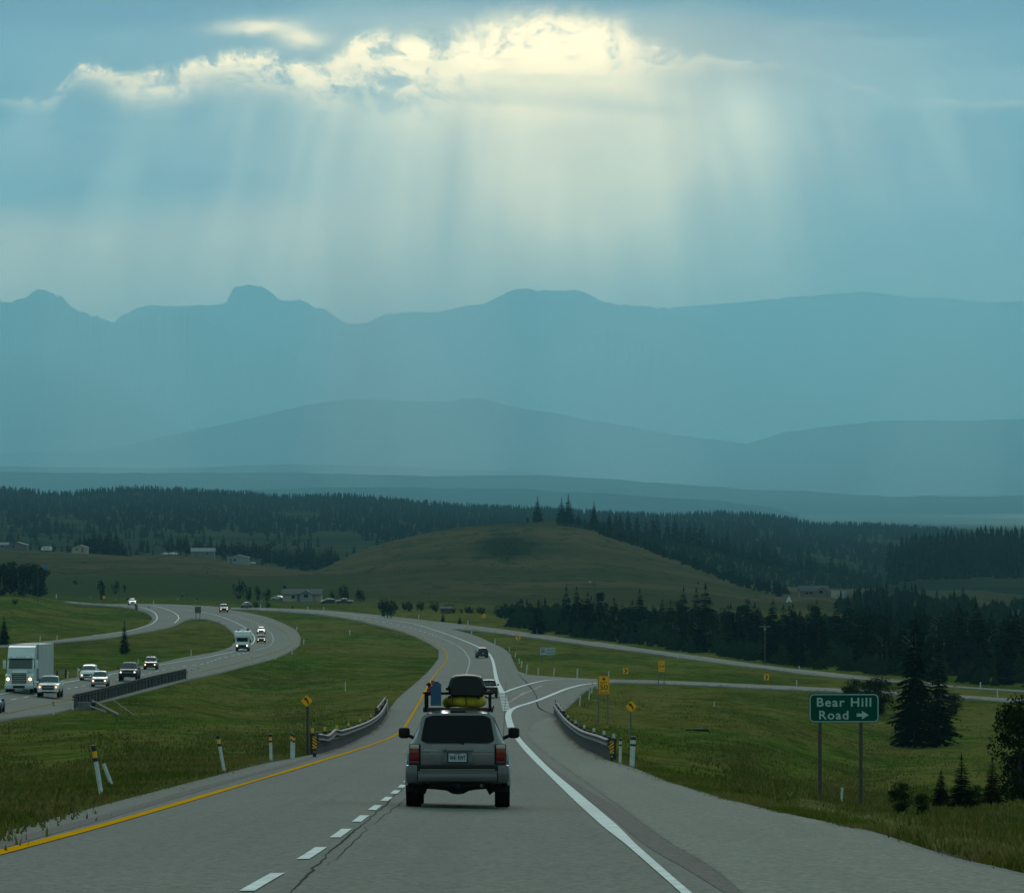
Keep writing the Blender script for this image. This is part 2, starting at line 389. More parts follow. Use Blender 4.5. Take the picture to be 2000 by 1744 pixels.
# ------------------------------------------------------------------ ground sheet
def ground_material():
    M = bpy.data.materials.new("grass_ground"); M.use_nodes = True; q = NT(M.node_tree); b = q.n['Principled BSDF']
    b.inputs['Roughness'].default_value = 1.; b.inputs['Specular IOR Level'].default_value = 0.
    t = q.node('ShaderNodeTexCoord').outputs['Object']
    s3 = q.node('ShaderNodeSeparateXYZ'); q.put(s3.inputs[0], t); X, Y = s3.outputs[0], s3.outputs[1]
    big = q.noise(t, .018, 4, .6, .6); mid = q.noise(t, .09, 4, .6, .8); sm = q.noise(t, .7, 4, .65); fine = q.noise(t, 6, 3, .7)
    band = q.noise(q.xyz(q.mul(X, .05), q.mul(Y, .013)), 1.0, 4, .6, 1.2)
    g = q.mix(q.ramp(mid, .42, .58), (0.042, 0.087, 0.005), (0.068, 0.120, 0.008))
    g = q.mix(q.mul(q.ramp(big, .44, .53), 1.0), g, (0.109, 0.095, 0.017))
    g = q.mix(q.mul(q.ramp(band, .51, .57), .75), g, (0.151, 0.128, 0.034))
    g = q.mix(q.mul(q.ramp(band, .48, .42), .75), g, (0.031, 0.057, 0.005))
    band2 = q.noise(q.xyz(q.mul(X, .25), q.mul(Y, .09)), 1.0, 5, .7, 1.0)
    g = q.mix(q.mul(q.ramp(band2, .52, .62), .6), g, (0.153, 0.156, 0.043))
    g = q.mix(q.mul(q.ramp(band2, .47, .38), .6), g, (0.021, 0.041, 0.004))
    g = q.mix(q.mul(q.ramp(sm, .52, .62), .55), g, (0.159, 0.163, 0.048))
    g = q.mix(q.mul(q.ramp(sm, .47, .38), .55), g, (0.017, 0.035, 0.004))
    sm2 = q.noise(t, 2.2, 4, .75)
    g = q.mix(q.mul(q.ramp(sm2, .53, .62), .5), g, (0.177, 0.184, 0.060))
    g = q.mix(q.mul(q.ramp(sm2, .47, .38), .6), g, (0.012, 0.027, 0.004))
    g = q.mix(q.mul(q.ramp(fine, .48, .60), .45), g, (0.019, 0.035, 0.004))
    # dry brown hill slopes farther out
    hillc = q.mix(q.ramp(q.noise(t, .006, 5, .65, .5), .42, .58), (.078, .066, .034), (.044, .048, .022))
    hillc = q.mix(q.mul(q.ramp(q.noise(t, .035, 4, .7), .52, .62), .5), hillc, (.080, .068, .032))
    hillc = q.mix(q.mul(q.ramp(q.noise(q.xyz(q.mul(X, .10), q.mul(Y, .022)), 1.0, 5, .75), .53, .62), .7), hillc, (.020, .030, .016))
    field = q.mix(q.ramp(q.noise(t, .004, 3), .42, .58), (.040, .054, .020), (.050, .052, .024))
    far = q.mix(q.m('MAXIMUM', q.ramp(q.add(Y, q.mul(big, 160)), 1560, 1700), q.ramp(q.add(X, q.mul(big, 60)), -60, 30)), field, hillc)
    g = q.mix(q.ramp(Y, 1050, 1300), g, far)
    # shrub-grown hollow on the grassy hill
    sh = q.gauss(q.sub(X, -2), q.sub(Y, 1810), 17, 150)
    g = q.mix(q.mul(q.ramp(q.add(sh, q.mul(q.sub(q.noise(q.xyz(q.mul(X, .09), q.mul(Y, .016)), 1.0, 5, .65), .5), 1.9)), .25, .85), .75), g, (0.008, 0.020, 0.009))
    # plain beyond the ridge
    pl = q.mix(q.ramp(q.noise(q.xyz(q.mul(X, .0011), q.mul(Y, .00035)), 1.0, 5, .6), .42, .58), (.12, .16, .11), (.62, .60, .42))
    pl = q.mix(q.ramp(X, 300, 1500), (.045, .065, .045), pl)
    g = q.mix(q.ramp(Y, 5200, 6500), g, pl)
    q.put(b.inputs['Base Color'], g)
    bn = q.node('ShaderNodeBump'); bn.inputs['Strength'].default_value = .5; bn.inputs['Distance'].default_value = .35
    q.put(bn.inputs['Height'], q.add(q.mul(sm, .6), q.mul(fine, .35))); q.l.new(bn.outputs[0], b.inputs['Normal'])
    return M
GM = ground_material()
tx = np.concatenate([[-9000, -5000, -3000, -1800, -1000, -600], np.arange(-300, 2301, 13.), [2600, 3000, 3800, 5000, 7000, 11000]])
rows = np.concatenate([[-400, -150, -40, -10, 3], np.geomspace(8, 3400, 620), [3700, 4200, 5000, 6500, 9000, 13000, 20000, 33000, 50000]])
XX = (tx[None, :]-1000)/F*(np.abs(rows)[:, None]+24)
YY = np.repeat(rows[:, None], len(tx), 1)
rng = np.random.default_rng(5)
ZZ = H(XX.ravel(), YY.ravel()).reshape(XX.shape)
ZZ = ZZ-lift(YY)
# gentle unevenness away from the pavement
nr, nc = XX.shape
idx = np.arange(nr*nc).reshape(nr, nc)
FQ = np.c_[idx[:-1, :-1].ravel(), idx[:-1, 1:].ravel(), idx[1:, 1:].ravel(), idx[1:, :-1].ravel()]
gme = np_mesh("ground", np.c_[XX.ravel(), YY.ravel(), ZZ.ravel()], FQ, GM, True)
ground = link("ground", gme); tag(ground, kind='structure')

# ------------------------------------------------------------------ roads
def resample(P, n):
    P = np.asarray(P, float); d = np.r_[0, np.cumsum(np.hypot(*np.diff(P, axis=0).T))]
    # Catmull-Rom through the points
    T = np.linspace(0, d[-1], n); out = []
    for t in T:
        i = min(max(np.searchsorted(d, t)-1, 0), len(P)-2); u = (t-d[i])/(d[i+1]-d[i])
        p0 = P[max(i-1, 0)]; p1 = P[i]; p2 = P[i+1]; p3 = P[min(i+2, len(P)-1)]
        h = d[i+1]-d[i]
        m1 = (p2-p0)/(d[i+1]-d[max(i-1, 0)])*h; m2 = (p3-p1)/(d[min(i+2, len(P)-1)]-d[i])*h
        out.append((2*u**3-3*u**2+1)*p1+(u**3-2*u**2+u)*m1+(-2*u**3+3*u**2)*p2+(u**3-u**2)*m2)
    return np.array(out)
def asphalt(name, c1, c2, streak=True, cracks=False):
    M = bpy.data.materials.new(name); M.use_nodes = True; q = NT(M.node_tree); b = q.n['Principled BSDF']
    b.inputs['Roughness'].default_value = .95; b.inputs['Specular IOR Level'].default_value = .12
    t = q.node('ShaderNodeTexCoord').outputs['Object']
    s3 = q.node('ShaderNodeSeparateXYZ'); q.put(s3.inputs[0], t)
    a = q.noise(t, .05, 4, .6); st = q.noise(q.xyz(q.mul(s3.outputs[0], 1.1), q.mul(s3.outputs[1], .012)), 1.0, 3, .6)
    grit = q.noise(t, 38, 2, .8); g2 = q.noise(t, 9, 3, .8); tr = q.noise(q.xyz(q.mul(s3.outputs[0], .05), q.mul(s3.outputs[1], .5)), 1.0, 3, .5)
    c = q.mix(q.ramp(a, .35, .65), c1, c2)
    if streak:
        c = q.mix(q.mul(q.ramp(st, .45, .68), .28), c, tuple(x*.62 for x in c1))
        c = q.mix(q.mul(q.ramp(tr, .62, .75), .18), c, tuple(x*.6 for x in c1))
    c = q.mix(q.mul(q.ramp(grit, .45, .72), .55), c, tuple(x*1.7 for x in c1))
    c = q.mix(q.mul(q.ramp(g2, .56, .44), .60), c, tuple(x*.45 for x in c1))
    q.put(b.inputs['Base Color'], c)
    bn = q.node('ShaderNodeBump'); bn.inputs['Strength'].default_value = .35; bn.inputs['Distance'].default_value = .02
    q.put(bn.inputs['Height'], grit); q.l.new(bn.outputs[0], b.inputs['Normal'])
    return M
ASPH = asphalt("aged_asphalt", (.154, .156, .134), (.175, .176, .150))
def area(name, outline, material, step=14, dz=0.0):
    """paved area inside an outline, laid on the land"""
    O = [Vector((p[0]/100, p[1]/40)) for p in outline]
    # densify outline
    D = []
    for a, b in zip(outline, outline[1:]+outline[:1]):
        n = max(1, int(math.hypot(b[0]-a[0], (b[1]-a[1])*2.5)/step))
        for i in range(n): D.append((a[0]+(b[0]-a[0])*i/n, a[1]+(b[1]-a[1])*i/n))
    A = np.array(D); x0, y0 = A.min(0); x1, y1 = A.max(0)
    gx = np.arange(x0, x1, step); gy = np.concatenate([np.arange(y0, min(y1, 1400), 3.0), np.arange(min(y1, 1400), y1, 9.0)]) if y0 < 1400 else np.arange(y0, y1, 9.)
    G = np.array([(a+(.5*step if j % 2 else 0), b) for j, b in enumerate(gy) for a in gx])
    ins = np.zeros(len(G), bool); px_, py_ = G[:, 0], G[:, 1]
    n = len(A)
    for i in range(n):
        xa, ya = A[i]; xb, yb = A[(i+1) % n]
        if ya == yb: continue
        c = ((ya > py_) != (yb > py_)) & (px_ < (xb-xa)*(py_-ya)/(yb-ya)+xa); ins ^= c
    G = G[ins]
    pts = [Vector((p[0]/100, p[1]/40)) for p in D]+[Vector((p[0]/100, p[1]/40)) for p in G]
    res = delaunay_2d_cdt(pts, [], [list(range(len(D)))], 1, 1e-5)
    V2 = np.array([(v.x*100, v.y*40) for v in res[0]])
    P = P3(V2[:, 0], V2[:, 1]); P[:, 2] += dz
    o = mesh_obj(name, P, res[2], material, None, True); tag(o, kind='structure')
    bm = bmesh.new(); bm.from_mesh(o.data); bmesh.ops.recalc_face_normals(bm, faces=bm.faces[:])
    if sum(f.normal.z for f in bm.faces) < 0: bmesh.ops.reverse_faces(bm, faces=bm.faces[:])
    be = [e for e in bm.edges if e.is_boundary]
    r_ = bmesh.ops.extrude_edge_only(bm, edges=be)
    for v in r_['geom']:
        if isinstance(v, bmesh.types.BMVert): v.co.z -= .12+.0004*abs(v.co.y)
    bm.to_mesh(o.data); bm.free(); return o
L_edge = [(-300,1712),(0,1626),(200,1572),(400,1520),(520,1490),(601,1475),(680,1449),(738,1417),(760,1385),(775,1365),(810,1335),(836,1311),(854,1289),(860,1275),(850,1263),(820,1247),(790,1235),(750,1224.5),(691,1210.5),(631,1201),(551,1194.3),(449,1190)]
top_edge = [(452,1186.2),(551,1188),(651,1193),(750,1202),(830,1211),(911,1220),(991,1230),(1071,1240.5),(1150,1252.5),(1350,1280),(1550,1307),(1700,1324),(1854,1338.5),(2000,1348),(2300,1367)]
onr_low = [(2300,1370),(2000,1350.8),(1854,1341.6),(1700,1328.5),(1550,1313.2),(1350,1287),(1150,1260),(1011,1241.5),(940,1232),(880,1228)]
R_edge = [(880,1228),(920,1238),(967,1258),(995,1274),(1005,1297),(1013,1311),(1031,1317),(1150,1325),(1270,1328),(1400,1333),(1550,1339.7),(1700,1347.5),(1854,1356),(2000,1365.3),(2300,1382)]
ex_low = [(2300,1390),(2000,1371.5),(1850,1361.5),(1700,1354),(1550,1347.5),(1351,1338),(1194,1332.5),(1165,1336),(1148,1345),(1134,1360),(1112,1377),(1096,1388),(1094,1410),(1110,1434),(1138,1460),(1170,1474),(1193,1485),(1237,1497),(1311,1527),(1449,1567),(1550,1591),(1703,1623),(1855,1671),(2000,1705),(2300,1790),(2300,2400),(1400,2900),(600,2900),(-300,2400)]
main_out = [tuple(p) for p in resample(L_edge, 90)]+[tuple(p) for p in resample(top_edge, 60)]+[tuple(p) for p in resample(onr_low, 50)][:-1]+[tuple(p) for p in resample(R_edge, 80)]+[tuple(p) for p in resample(ex_low[:26], 90)]+ex_low[26:]
area("highway_road", main_out, ASPH)
near2 = [(-300,1478),(0,1407),(96,1393),(140,1383),(200,1370),(300,1345),(365,1327),(401,1319.5),(450,1308),(515,1291),(540,1284),(566,1272),(585.6,1259),(588,1247),(579,1231),(557,1219),(532,1208),(498,1199),(446,1190.3)]
up2 = [(448,1186.3),(400,1183),(341,1180.2),(281,1179),(201,1179.2),(128,1174)]
loop_in = [(122,1176),(160,1180.5),(201,1182.5),(251,1187),(281,1194.5),(297,1204),(297,1212),(281,1222),(251,1230.5),(181,1240.5),(100,1250.5),(32,1257),(-150,1272)]
loop_out = [(-150,1277),(28,1261),(100,1255.5),(201,1246.5),(281,1234.5),(341,1222),(361,1211.5),(390,1208.5),(430,1216),(447,1228),(458,1240),(459,1251),(451,1262),(430,1270),(410,1275),(350,1285),(311,1294),(201,1313),(128,1326),(0,1347),(-300,1405)]
opp_out = [tuple(p) for p in resample(near2, 90)]+[tuple(p) for p in resample(up2, 30)]+[tuple(p) for p in resample(loop_in, 70)]+[tuple(p) for p in resample(loop_out, 110)]
area("oncoming_road", opp_out, ASPH, dz=-.006)

ASPL = asphalt("pale_shoulder_asphalt", (.184, .186, .158), (.206, .208, .176))
sh_l = [(1640,1900),(1500,1790),(1400,1702),(1310,1647),(1225,1586),(1148,1530),(1092,1491),(1052,1460),(1030,1440),(1030,1425),(1045,1412),(1065,1402)]
sh_r = [(1086,1402),(1093,1416),(1110,1437),(1138,1462.5),(1170,1476.5),(1193,1487.5),(1237,1499.5),(1311,1530),(1449,1571),(1550,1595),(1703,1628),(1855,1677),(2000,1712),(2300,1800),(2100,1900)]
area("road_shoulder", [tuple(p) for p in resample(sh_l, 50)]+[tuple(p) for p in resample(sh_r[:14], 70)]+[sh_r[14]], ASPL, dz=.012)
PAINT_W = mat("road_paint_white", (.80, .80, .78), .7, col2=(.62, .62, .60), scale=3., spec=0.)
PAINT_Y = mat("road_paint_yellow", (.66, .32, .008), .7, col2=(.55, .26, .01), scale=2., spec=0.)
PAINT_F = mat("road_paint_faded", (.46, .46, .43), .8, col2=(.3, .3, .28), scale=1.5, spec=0.)
PAINT_YF = mat("road_paint_yellow_faded", (.42, .31, .12), .8, col2=(.3, .24, .12), scale=1., spec=0.)
def line3(P, n=None, widths=None):
    P = np.asarray(P, float); n = n or max(12, len(P)*9)
    R = resample(P, n); return P3(R[:, 0], R[:, 1])
def ribbon(C, w):
    """3-D centreline (n,3) -> left, right points lying on the land"""
    T = np.gradient(C[:, :2], axis=0); T /= np.maximum(np.hypot(T[:, 0], T[:, 1]), 1e-9)[:, None]
    N = np.c_[-T[:, 1], T[:, 0]]; w = np.broadcast_to(np.asarray(w, float), (len(C),))
    out = []
    for s in (.5, -.5):
        XY = C[:, :2]+N*(w*s)[:, None]; z = C[:, 2].copy()
        # follow the cross slope of the land
        z = z+(H(XY[:, 0], XY[:, 1])-H(C[:, 0], C[:, 1]))
        out.append(np.c_[XY, z])
    return out
def stripe(name, P, w, material, dz=None, dash=None, n=None, ws=None, C=None):
    C = line3(P, n) if C is None else C
    if ws is not None: w = np.interp(np.linspace(0, 1, len(C)), np.linspace(0, 1, len(ws)), ws)
    L, R = ribbon(C, w)
    V = []; Fc = []
    def up(p): return (p[0], p[1], p[2]+(.008+.00004*abs(p[1]) if dz is None else dz))
    if dash is None:
        for i in range(len(C)): V += [up(L[i]), up(R[i])]
        for i in range(len(C)-1): Fc.append((2*i, 2*i+1, 2*i+3, 2*i+2))
    else:
        on, off, ph = dash
        d = np.r_[0, np.cumsum(np.linalg.norm(np.diff(C, axis=0), axis=1))]
        a = ph
        while a < d[-1]:
            b = min(a+on, d[-1]); ts = np.linspace(a, b, 4)
            for i, t_ in enumerate(ts):
                l = [np.interp(t_, d, L[:, q]) for q in range(3)]; r = [np.interp(t_, d, R[:, q]) for q in range(3)]
                V += [up(l), up(r)]
                if i: m = len(V); Fc.append((m-4, m-3, m-1, m-2))
            a += on+off
    o = mesh_obj(name, V, Fc, material); tag(o, kind='structure'); return o
stripe("road_line_yellow", [(-200,1719),(0,1665),(200,1612),(400,1554),(627,1486),(750,1446),(782,1429),(802,1401),(827,1357),(838,1335),(850,1317),(868,1296),(874,1282),(868,1270),(846,1255),(816,1241),(760,1224),(700,1211),(620,1201)], .20, PAINT_Y, n=240)
stripe("road_line_white", [(1480,1860),(1400,1795),(1340,1744),(1250,1665),(1190,1612),(1120,1550),(1060,1495),(1028,1462),(1010,1440),(998,1420)], .19, PAINT_W, n=120, ws=[.085,.088,.082,.09,.09,.10,.12,.22,.25,.27,.28,.30,.28])
stripe("exit_line_white", [(998,1421),(993.5,1405),(993,1395),(998,1387),(1012,1380),(1030,1374.5),(1050,1368),(1080,1356),(1105,1346),(1135,1338),(1165,1334)], .45, PAINT_W, n=80, dz=.03)
stripe("road_line_white_far", [(981,1354),(976,1342),(971,1331),(967,1313),(965,1301),(961,1287),(953,1275),(937,1265),(900,1249),(850,1231),(810,1219),(750,1209),(680,1200),(600,1194)], .4, PAINT_W, n=150, ws=[.52,.40,.30,.22,.20,.19,.18,.18])
stripe("gore_line_white", [(981,1354),(1000,1346.5),(1030,1337),(1060,1330),(1090,1327.3),(1150,1327)], .40, PAINT_W, n=60, dz=.03)
stripe("exit_dashes_white", [(989.5,1388),(986,1374),(983,1362),(981,1355)], .62, PAINT_W, dash=(3.2, 3.2, 0), n=40)
stripe("lane_dashes_white", [(475,1745),(505,1727),(600,1673),(655,1635.5),(693,1607.5),(722,1585.5),(748,1566),(770,1549),(790,1531),(850,1465),(885,1405),(905,1340),(912,1312)], .135, PAINT_W, dash=(4.2, 4.1, .45), n=200)
stripe("lane_dashes_white", [(912,1312),(916,1300),(917,1289),(912,1279),(903,1268),(888,1258),(862,1246.5),(824,1233),(782,1222),(744,1214),(690,1205)], .28, PAINT_W, dash=(4, 4.6, 0), n=200, ws=[.2, .2, .18, .17])
stripe("road_line_white", [(-100,1376),(0,1356),(128,1333),(221,1316),(311,1299),(399,1284.5),(430,1278),(462,1271),(484,1263),(495,1255),(497.5,1246.5),(493,1238),(486,1231),(464,1217.6),(430,1204),(396,1196),(350,1189),(310,1185)], .4, PAINT_W, n=220, ws=[.17, .18, .2, .22, .24, .24, .22, .22])
stripe("lane_dashes_white", [(-60,1383),(12,1369),(52,1361),(140,1344),(220,1329),(291,1315),(331,1306),(399,1296),(430,1286),(464,1279),(506,1268.6),(523.5,1262.7),(532,1255),(533.7,1246.5),(528,1236),(519,1229.5),(502,1218.5),(489.5,1213),(472.5,1207),(450,1200)], .35, PAINT_W, dash=(4, 5.5, 0), n=300, ws=[.15, .16, .18, .22, .22, .2])
stripe("road_line_yellow", [(-80,1410),(0,1395),(80,1378),(140,1364),(200,1350),(300,1330),(365,1317),(420,1305),(481,1289.5),(540.5,1272),(562,1262),(569.5,1251.6),(564,1240),(549,1229),(515,1212.5),(481,1201.5)], .2, PAINT_YF, n=220)
stripe("ramp_line_white", [(250,1184.2),(277,1186.5),(301,1196),(307,1206),(303,1214),(290,1221.5),(251,1232),(181,1241.5)], .26, PAINT_W, n=90)
stripe("ramp_line_white", [(298,1183),(325,1190),(345,1200),(349,1208),(341,1217)], .26, PAINT_W, n=60)
stripe("ramp_line_pale", [(760,1203.5),(830,1212),(911,1221.4),(991,1231.4),(1071,1241.8),(1150,1253.8),(1350,1281.4),(1550,1308.2),(1854,1339.3),(2000,1348.6),(2200,1361)], .30, PAINT_F, n=140)
stripe("ramp_line_pale", [(900,1230),(1011,1240.7),(1150,1258.8),(1350,1285.7),(1550,1312.2),(1854,1340.9),(2000,1350.2),(2200,1362)], .25, PAINT_F, n=140)
stripe("ramp_line_pale", [(1150,1327),(1270,1329.3),(1400,1334.3),(1550,1341),(1854,1357.3),(2000,1366.5),(2200,1378)], .25, PAINT_F, n=100)
# milled rumble strips and tar joints
RUM = asphalt("milled_strip", (.118, .110, .098), (.135, .125, .11), streak=False)
stripe("rumble_strip", [(1480,1760),(1370,1696),(1290,1652),(1200,1585),(1130,1540),(1080,1505),(1040,1472),(1016,1445),(1006,1425)], .32, RUM, n=90, dz=.005)
stripe("rumble_strip", [(-100,1680),(0,1650),(200,1596),(400,1538),(560,1494),(650,1466)], .32, RUM, n=80, dz=.005)
TAR = mat("tar_seam", (.075, .072, .068), 1., spec=0.)
def wig(P, amp, n, seed):
    R = resample(P, n); g = np.random.default_rng(seed); R[:, 0] += np.convolve(g.normal(0, amp, n), [.3, .4, .3], 'same')*1.2; return P3(R[:, 0], R[:, 1])
stripe("tar_seam", None, .045, TAR, dz=.006, C=wig([(565,1744),(610,1700),(640,1668),(690,1625),(730,1592),(765,1560),(792,1532)], 3., 110, 1), ws=[.008, .03, .012, .034, .012, .028, .01])
stripe("tar_seam", None, .025, TAR, dz=.006, C=wig([(640,1690),(680,1655),(720,1615),(770,1578),(815,1540)], 4.5, 60, 2), ws=[0.003, .014, .005, .014, .003])
stripe("tar_seam", None, .06, TAR, dz=.02, C=wig([(1013,1316),(1030,1335),(1042,1350),(1048,1362),(1050,1378),(1062,1388),(1080,1394)], .5, 50, 3), ws=[.02, .16, .05, .16, .05])
for P_, sd in (([(1150,1507),(1230,1514),(1300,1526)], 4), ([(1550,1673),(1700,1676),(1870,1670)], 5), ([(1300,1560),(1380,1563),(1440,1568)], 6), ([(700,1500),(760,1496),(830,1497)], 7)):
    stripe("tar_seam", None, .03, TAR, dz=.006, C=wig(P_, .6, 30, sd), ws=[.004, .03, .004])
for P_, w_ in (([(1000,1366),(1030,1352),(1060,1338)], .25), ([(990,1374),(1010,1362),(1025,1350)], .2), ([(1010,1360),(1030,1363),(1050,1362)], .15)):
    stripe("tyre_mark", P_, w_, mat("tyre_mark", (.075, .072, .068), .8), dz=.012, n=20)
# gravel edge
GRAV = mat("gravel_grey", (.10, .096, .088), .9, spec=0., col2=(.07, .068, .064), scale=9, bump=.8, bscale=20)
stripe("gravel_verge", [(2200,1752),(2000,1694),(1855,1659),(1703,1613),(1550,1582),(1449,1560),(1311,1523),(1250,1500)], .75, GRAV, n=80, dz=-.045, ws=[.42, .42, .38, .34, .36, .34, .2])
stripe("gravel_verge", [(-200,1684),(0,1624),(200,1570),(400,1518),(520,1488),(596,1474)], .22, GRAV, n=80, dz=-.03)
DIRT = mat("pale_dirt", (.22, .20, .15), .95, col2=(.12, .12, .08), scale=.08)
stripe("dirt_track", [(1160,1253),(1350,1279.5),(1550,1306),(1854,1337.5)], 1.6, mat("dry_verge", (.13, .12, .06), .95, col2=(.08, .09, .035), scale=.3), dz=-.03, n=80)

# ------------------------------------------------------------------ ridges, foothills, mountains
def ridge(name, crest, base_y, dc, db, material, ny=26, nx=220, rough=0., seed=0, back=.25, floor=-75, x0=None, x1=None, kind='structure', bulge=1.0):
    """crest: photo outline at distance dc; the slope runs down toward the viewer to (base_y, db); a back side falls away behind"""
    C = np.array(crest, float); xs = np.linspace(C[0, 0] if x0 is None else x0, C[-1, 0] if x1 is None else x1, nx)
    g = np.random.default_rng(seed)
    yc = np.interp(xs, C[:, 0], C[:, 1])
    if rough:
        nz = np.zeros(nx)
        for o_, a_ in ((6, .7), (14, .6), (34, .6), (80, .6), (150, .5)):
            nz += a_*np.interp(np.linspace(0, o_, nx), np.arange(o_+1), g.normal(0, 1, o_+1))
        yc = yc+nz*rough
    dcx = dc(xs) if callable(dc) else np.full(nx, float(dc)); dbx = db(xs) if callable(db) else np.full(nx, float(db))
    by = base_y(xs) if callable(base_y) else np.full(nx, float(base_y))
    V = []
    zc = -(yc-YH)*dcx/F; zb = np.minimum(-(by-YH)*dbx/F, 1e9)
    if dbx.min() > 6000: zb = np.full(nx, -68.)
    for i in range(nx): V.append(((xs[i]-1000)/F*dbx[i]*.985, dbx[i]*.985, zb[i]-14))
    for j in range(ny+1):
        t = j/ny
        d = dbx+(dcx-dbx)*t; z = zb+(zc-zb)*(t**bulge)
        if rough and 0 < j < ny:
            nz = np.interp(np.linspace(0, 50, nx), np.arange(51), g.normal(0, 1, 51))
            z = z+nz*rough*dcx/F*1.2*math.sin(math.pi*t)
        for i in range(nx): V.append(((xs[i]-1000)/F*d[i], d[i], z[i]))
    for j in range(1, 6):
        t = j/5
        d = dcx*(1+back*t); z = zc+(floor-zc)*t
        for i in range(nx): V.append(((xs[i]-1000)/F*d[i], d[i], z[i]))
    R = ny+7; idx = np.arange(R*nx).reshape(R, nx)
    FQ = np.c_[idx[:-1, :-1].ravel(), idx[:-1, 1:].ravel(), idx[1:, 1:].ravel(), idx[1:, :-1].ravel()]
    o = link(name, np_mesh(name, V, FQ, material, True)); tag(o, kind=kind)
    def onridge(x, t):
        d0 = np.interp(x, xs, dbx); d1 = np.interp(x, xs, dcx); d = d0+(d1-d0)*t
        z0 = np.interp(x, xs, zb); z1 = np.interp(x, xs, zc)
        return np.c_[(x-1000)/F*d, d, z0+(z1-z0)*t**bulge]
    return onridge
ROCK = mat("hazy_rock", (.09, .10, .10), 1., spec=0., col2=(.06, .07, .065), scale=.0006)
FORF = mat("far_forest", (.020, .034, .022), 1., spec=0., col2=(.012, .024, .018), scale=.002)
SLOPE = mat("wooded_slope", (.012, .024, .012), 1., spec=0., col2=(.045, .048, .022), scale=.006)
ridge("mountain_range_far", [(200,640),(255,620),(290,603),(320,597),(350,599),(400,597),(435,600),(445,612),(480,620),(560,640)], 945, 33500, 31500, ROCK, seed=1, rough=.8, back=.02)
ridge("mountain_range_far", [(1150,640),(1300,604),(1450,590),(1560,580),(1690,572),(1780,582),(1850,581),(1920,590),(2000,588),(2300,596)], 945, 33500, 31500, ROCK, seed=2, rough=1.2, back=.02)
ridge("mountain_range", [(180,640),(215,630),(250,614),(270,603),(295,595),(325,604),(375,596),(400,598),(440,594),(448,580),(455,563),(480,559),(510,561),(530,575),(555,592),(585,589),(630,600),(675,629),(720,632),(760,612),(800,616),(900,607),(945,598),(975,582),(1000,570),(1030,565),(1075,572),(1135,570),(1170,582),(1210,597),(1290,600),(1320,612),(1360,628),(1400,632),(1435,662),(1500,708),(1600,780),(1700,850)], 948, 28000, 24000, ROCK, seed=3, rough=3.2, back=.1, nx=520)
ridge("mountain_near", [(-300,610),(-100,600),(0,590),(20,590),(50,572),(75,564),(100,582),(120,588),(145,605),(190,617),(215,631),(260,660),(330,720)], 948, 24500, 20000, ROCK, seed=4, rough=4.2, back=.1, nx=420)
ridge("mountain_near", [(120,660),(215,633),(280,625),(310,610),(340,608),(380,620),(450,655),(500,657),(550,677),(590,710),(605,730),(700,760),(725,780),(800,820),(900,880)], 948, 22500, 19000, ROCK, seed=5, rough=3.6, back=.1, nx=420)
ridge("mountain_near", [(980,760),(1050,712),(1100,686),(1160,655),(1210,645),(1250,668),(1300,662),(1345,678),(1400,720),(1480,780),(1560,830),(1640,880)], 948, 25000, 20000, ROCK, seed=6, rough=3.6, back=.1, nx=420)
ridge("mountain_spur", [(-300,720),(-100,700),(40,690),(120,705),(200,740),(300,800),(380,870)], 948, 19500, 17500, ROCK, seed=16, rough=2.6, back=.1, nx=300)
ridge("mountain_spur", [(330,800),(420,740),(480,722),(530,735),(600,775),(690,830)], 948, 20500, 18000, ROCK, seed=17, rough=2.6, back=.1, nx=300)
ridge("mountain_spur", [(700,830),(800,770),(880,735),(930,728),(1000,750),(1100,800),(1180,850)], 948, 21500, 18500, ROCK, seed=18, rough=2.6, back=.1, nx=300)
ridge("mountain_spur", [(1150,800),(1210,735),(1255,700),(1300,690),(1360,725),(1430,790),(1500,860)], 948, 21000, 18500, ROCK, seed=19, rough=2.6, back=.1, nx=300)
ridge("foothill", [(-300,900),(200,880),(500,815),(600,790),(690,781),(800,785),(870,784),(940,779),(1000,795),(1080,808),(1150,821),(1300,848),(1450,868),(1600,905),(1750,940)], 950, 17500, 13500, FORF, seed=7, rough=1.0, back=.1)
ridge("foothill", [(1250,925),(1350,895),(1450,868),(1540,845),(1600,834),(1700,824),(1800,822),(1900,824),(2000,818),(2300,815)], 952, 16000, 12500, FORF, seed=8, rough=1.0, back=.1)
ridge("low_hill", [(-300,905),(0,912),(300,915),(450,909),(560,905),(700,908),(850,915),(1000,920),(1150,935),(1300,945)], 962, 12500, 10500, FORF, seed=9, rough=.8, back=.1)
ridge("low_hill", [(-300,930),(0,922),(300,926),(600,924),(850,930),(1050,928),(1250,940),(1450,955),(1750,970),(2300,965)], 985, 9800, 8200, FORF, seed=10, rough=1.0, back=.1)
ridge("low_hill", [(-300,955),(200,960),(700,952),(1000,955),(1200,965),(1400,978),(1500,990),(1560,1003)], 1010, 7600, 6600, FORF, seed=11, rough=1.0, back=.1)
FR = [(-300,955),(0,960),(60,964),(100,969),(130,969),(200,961),(270,958),(380,962),(450,967),(560,975),(640,973),(700,973),(800,984),(900,993),(1000,996),(1100,1001),(1200,1008),(1300,1011),(1400,1007),(1480,1008),(1540,1018),(1600,1031),(1650,1029),(1700,1030),(1780,1035),(1850,1039),(1900,1046),(1950,1054),(2000,1052),(2300,1050)]
r_far = ridge("forested_ridge", FR, lambda x: np.interp(x, [-300, 600, 1000, 1700, 2300], [1108, 1112, 1100, 1160, 1160]), 5100, 2250, SLOPE, ny=40, seed=12, back=.2, floor=-80)
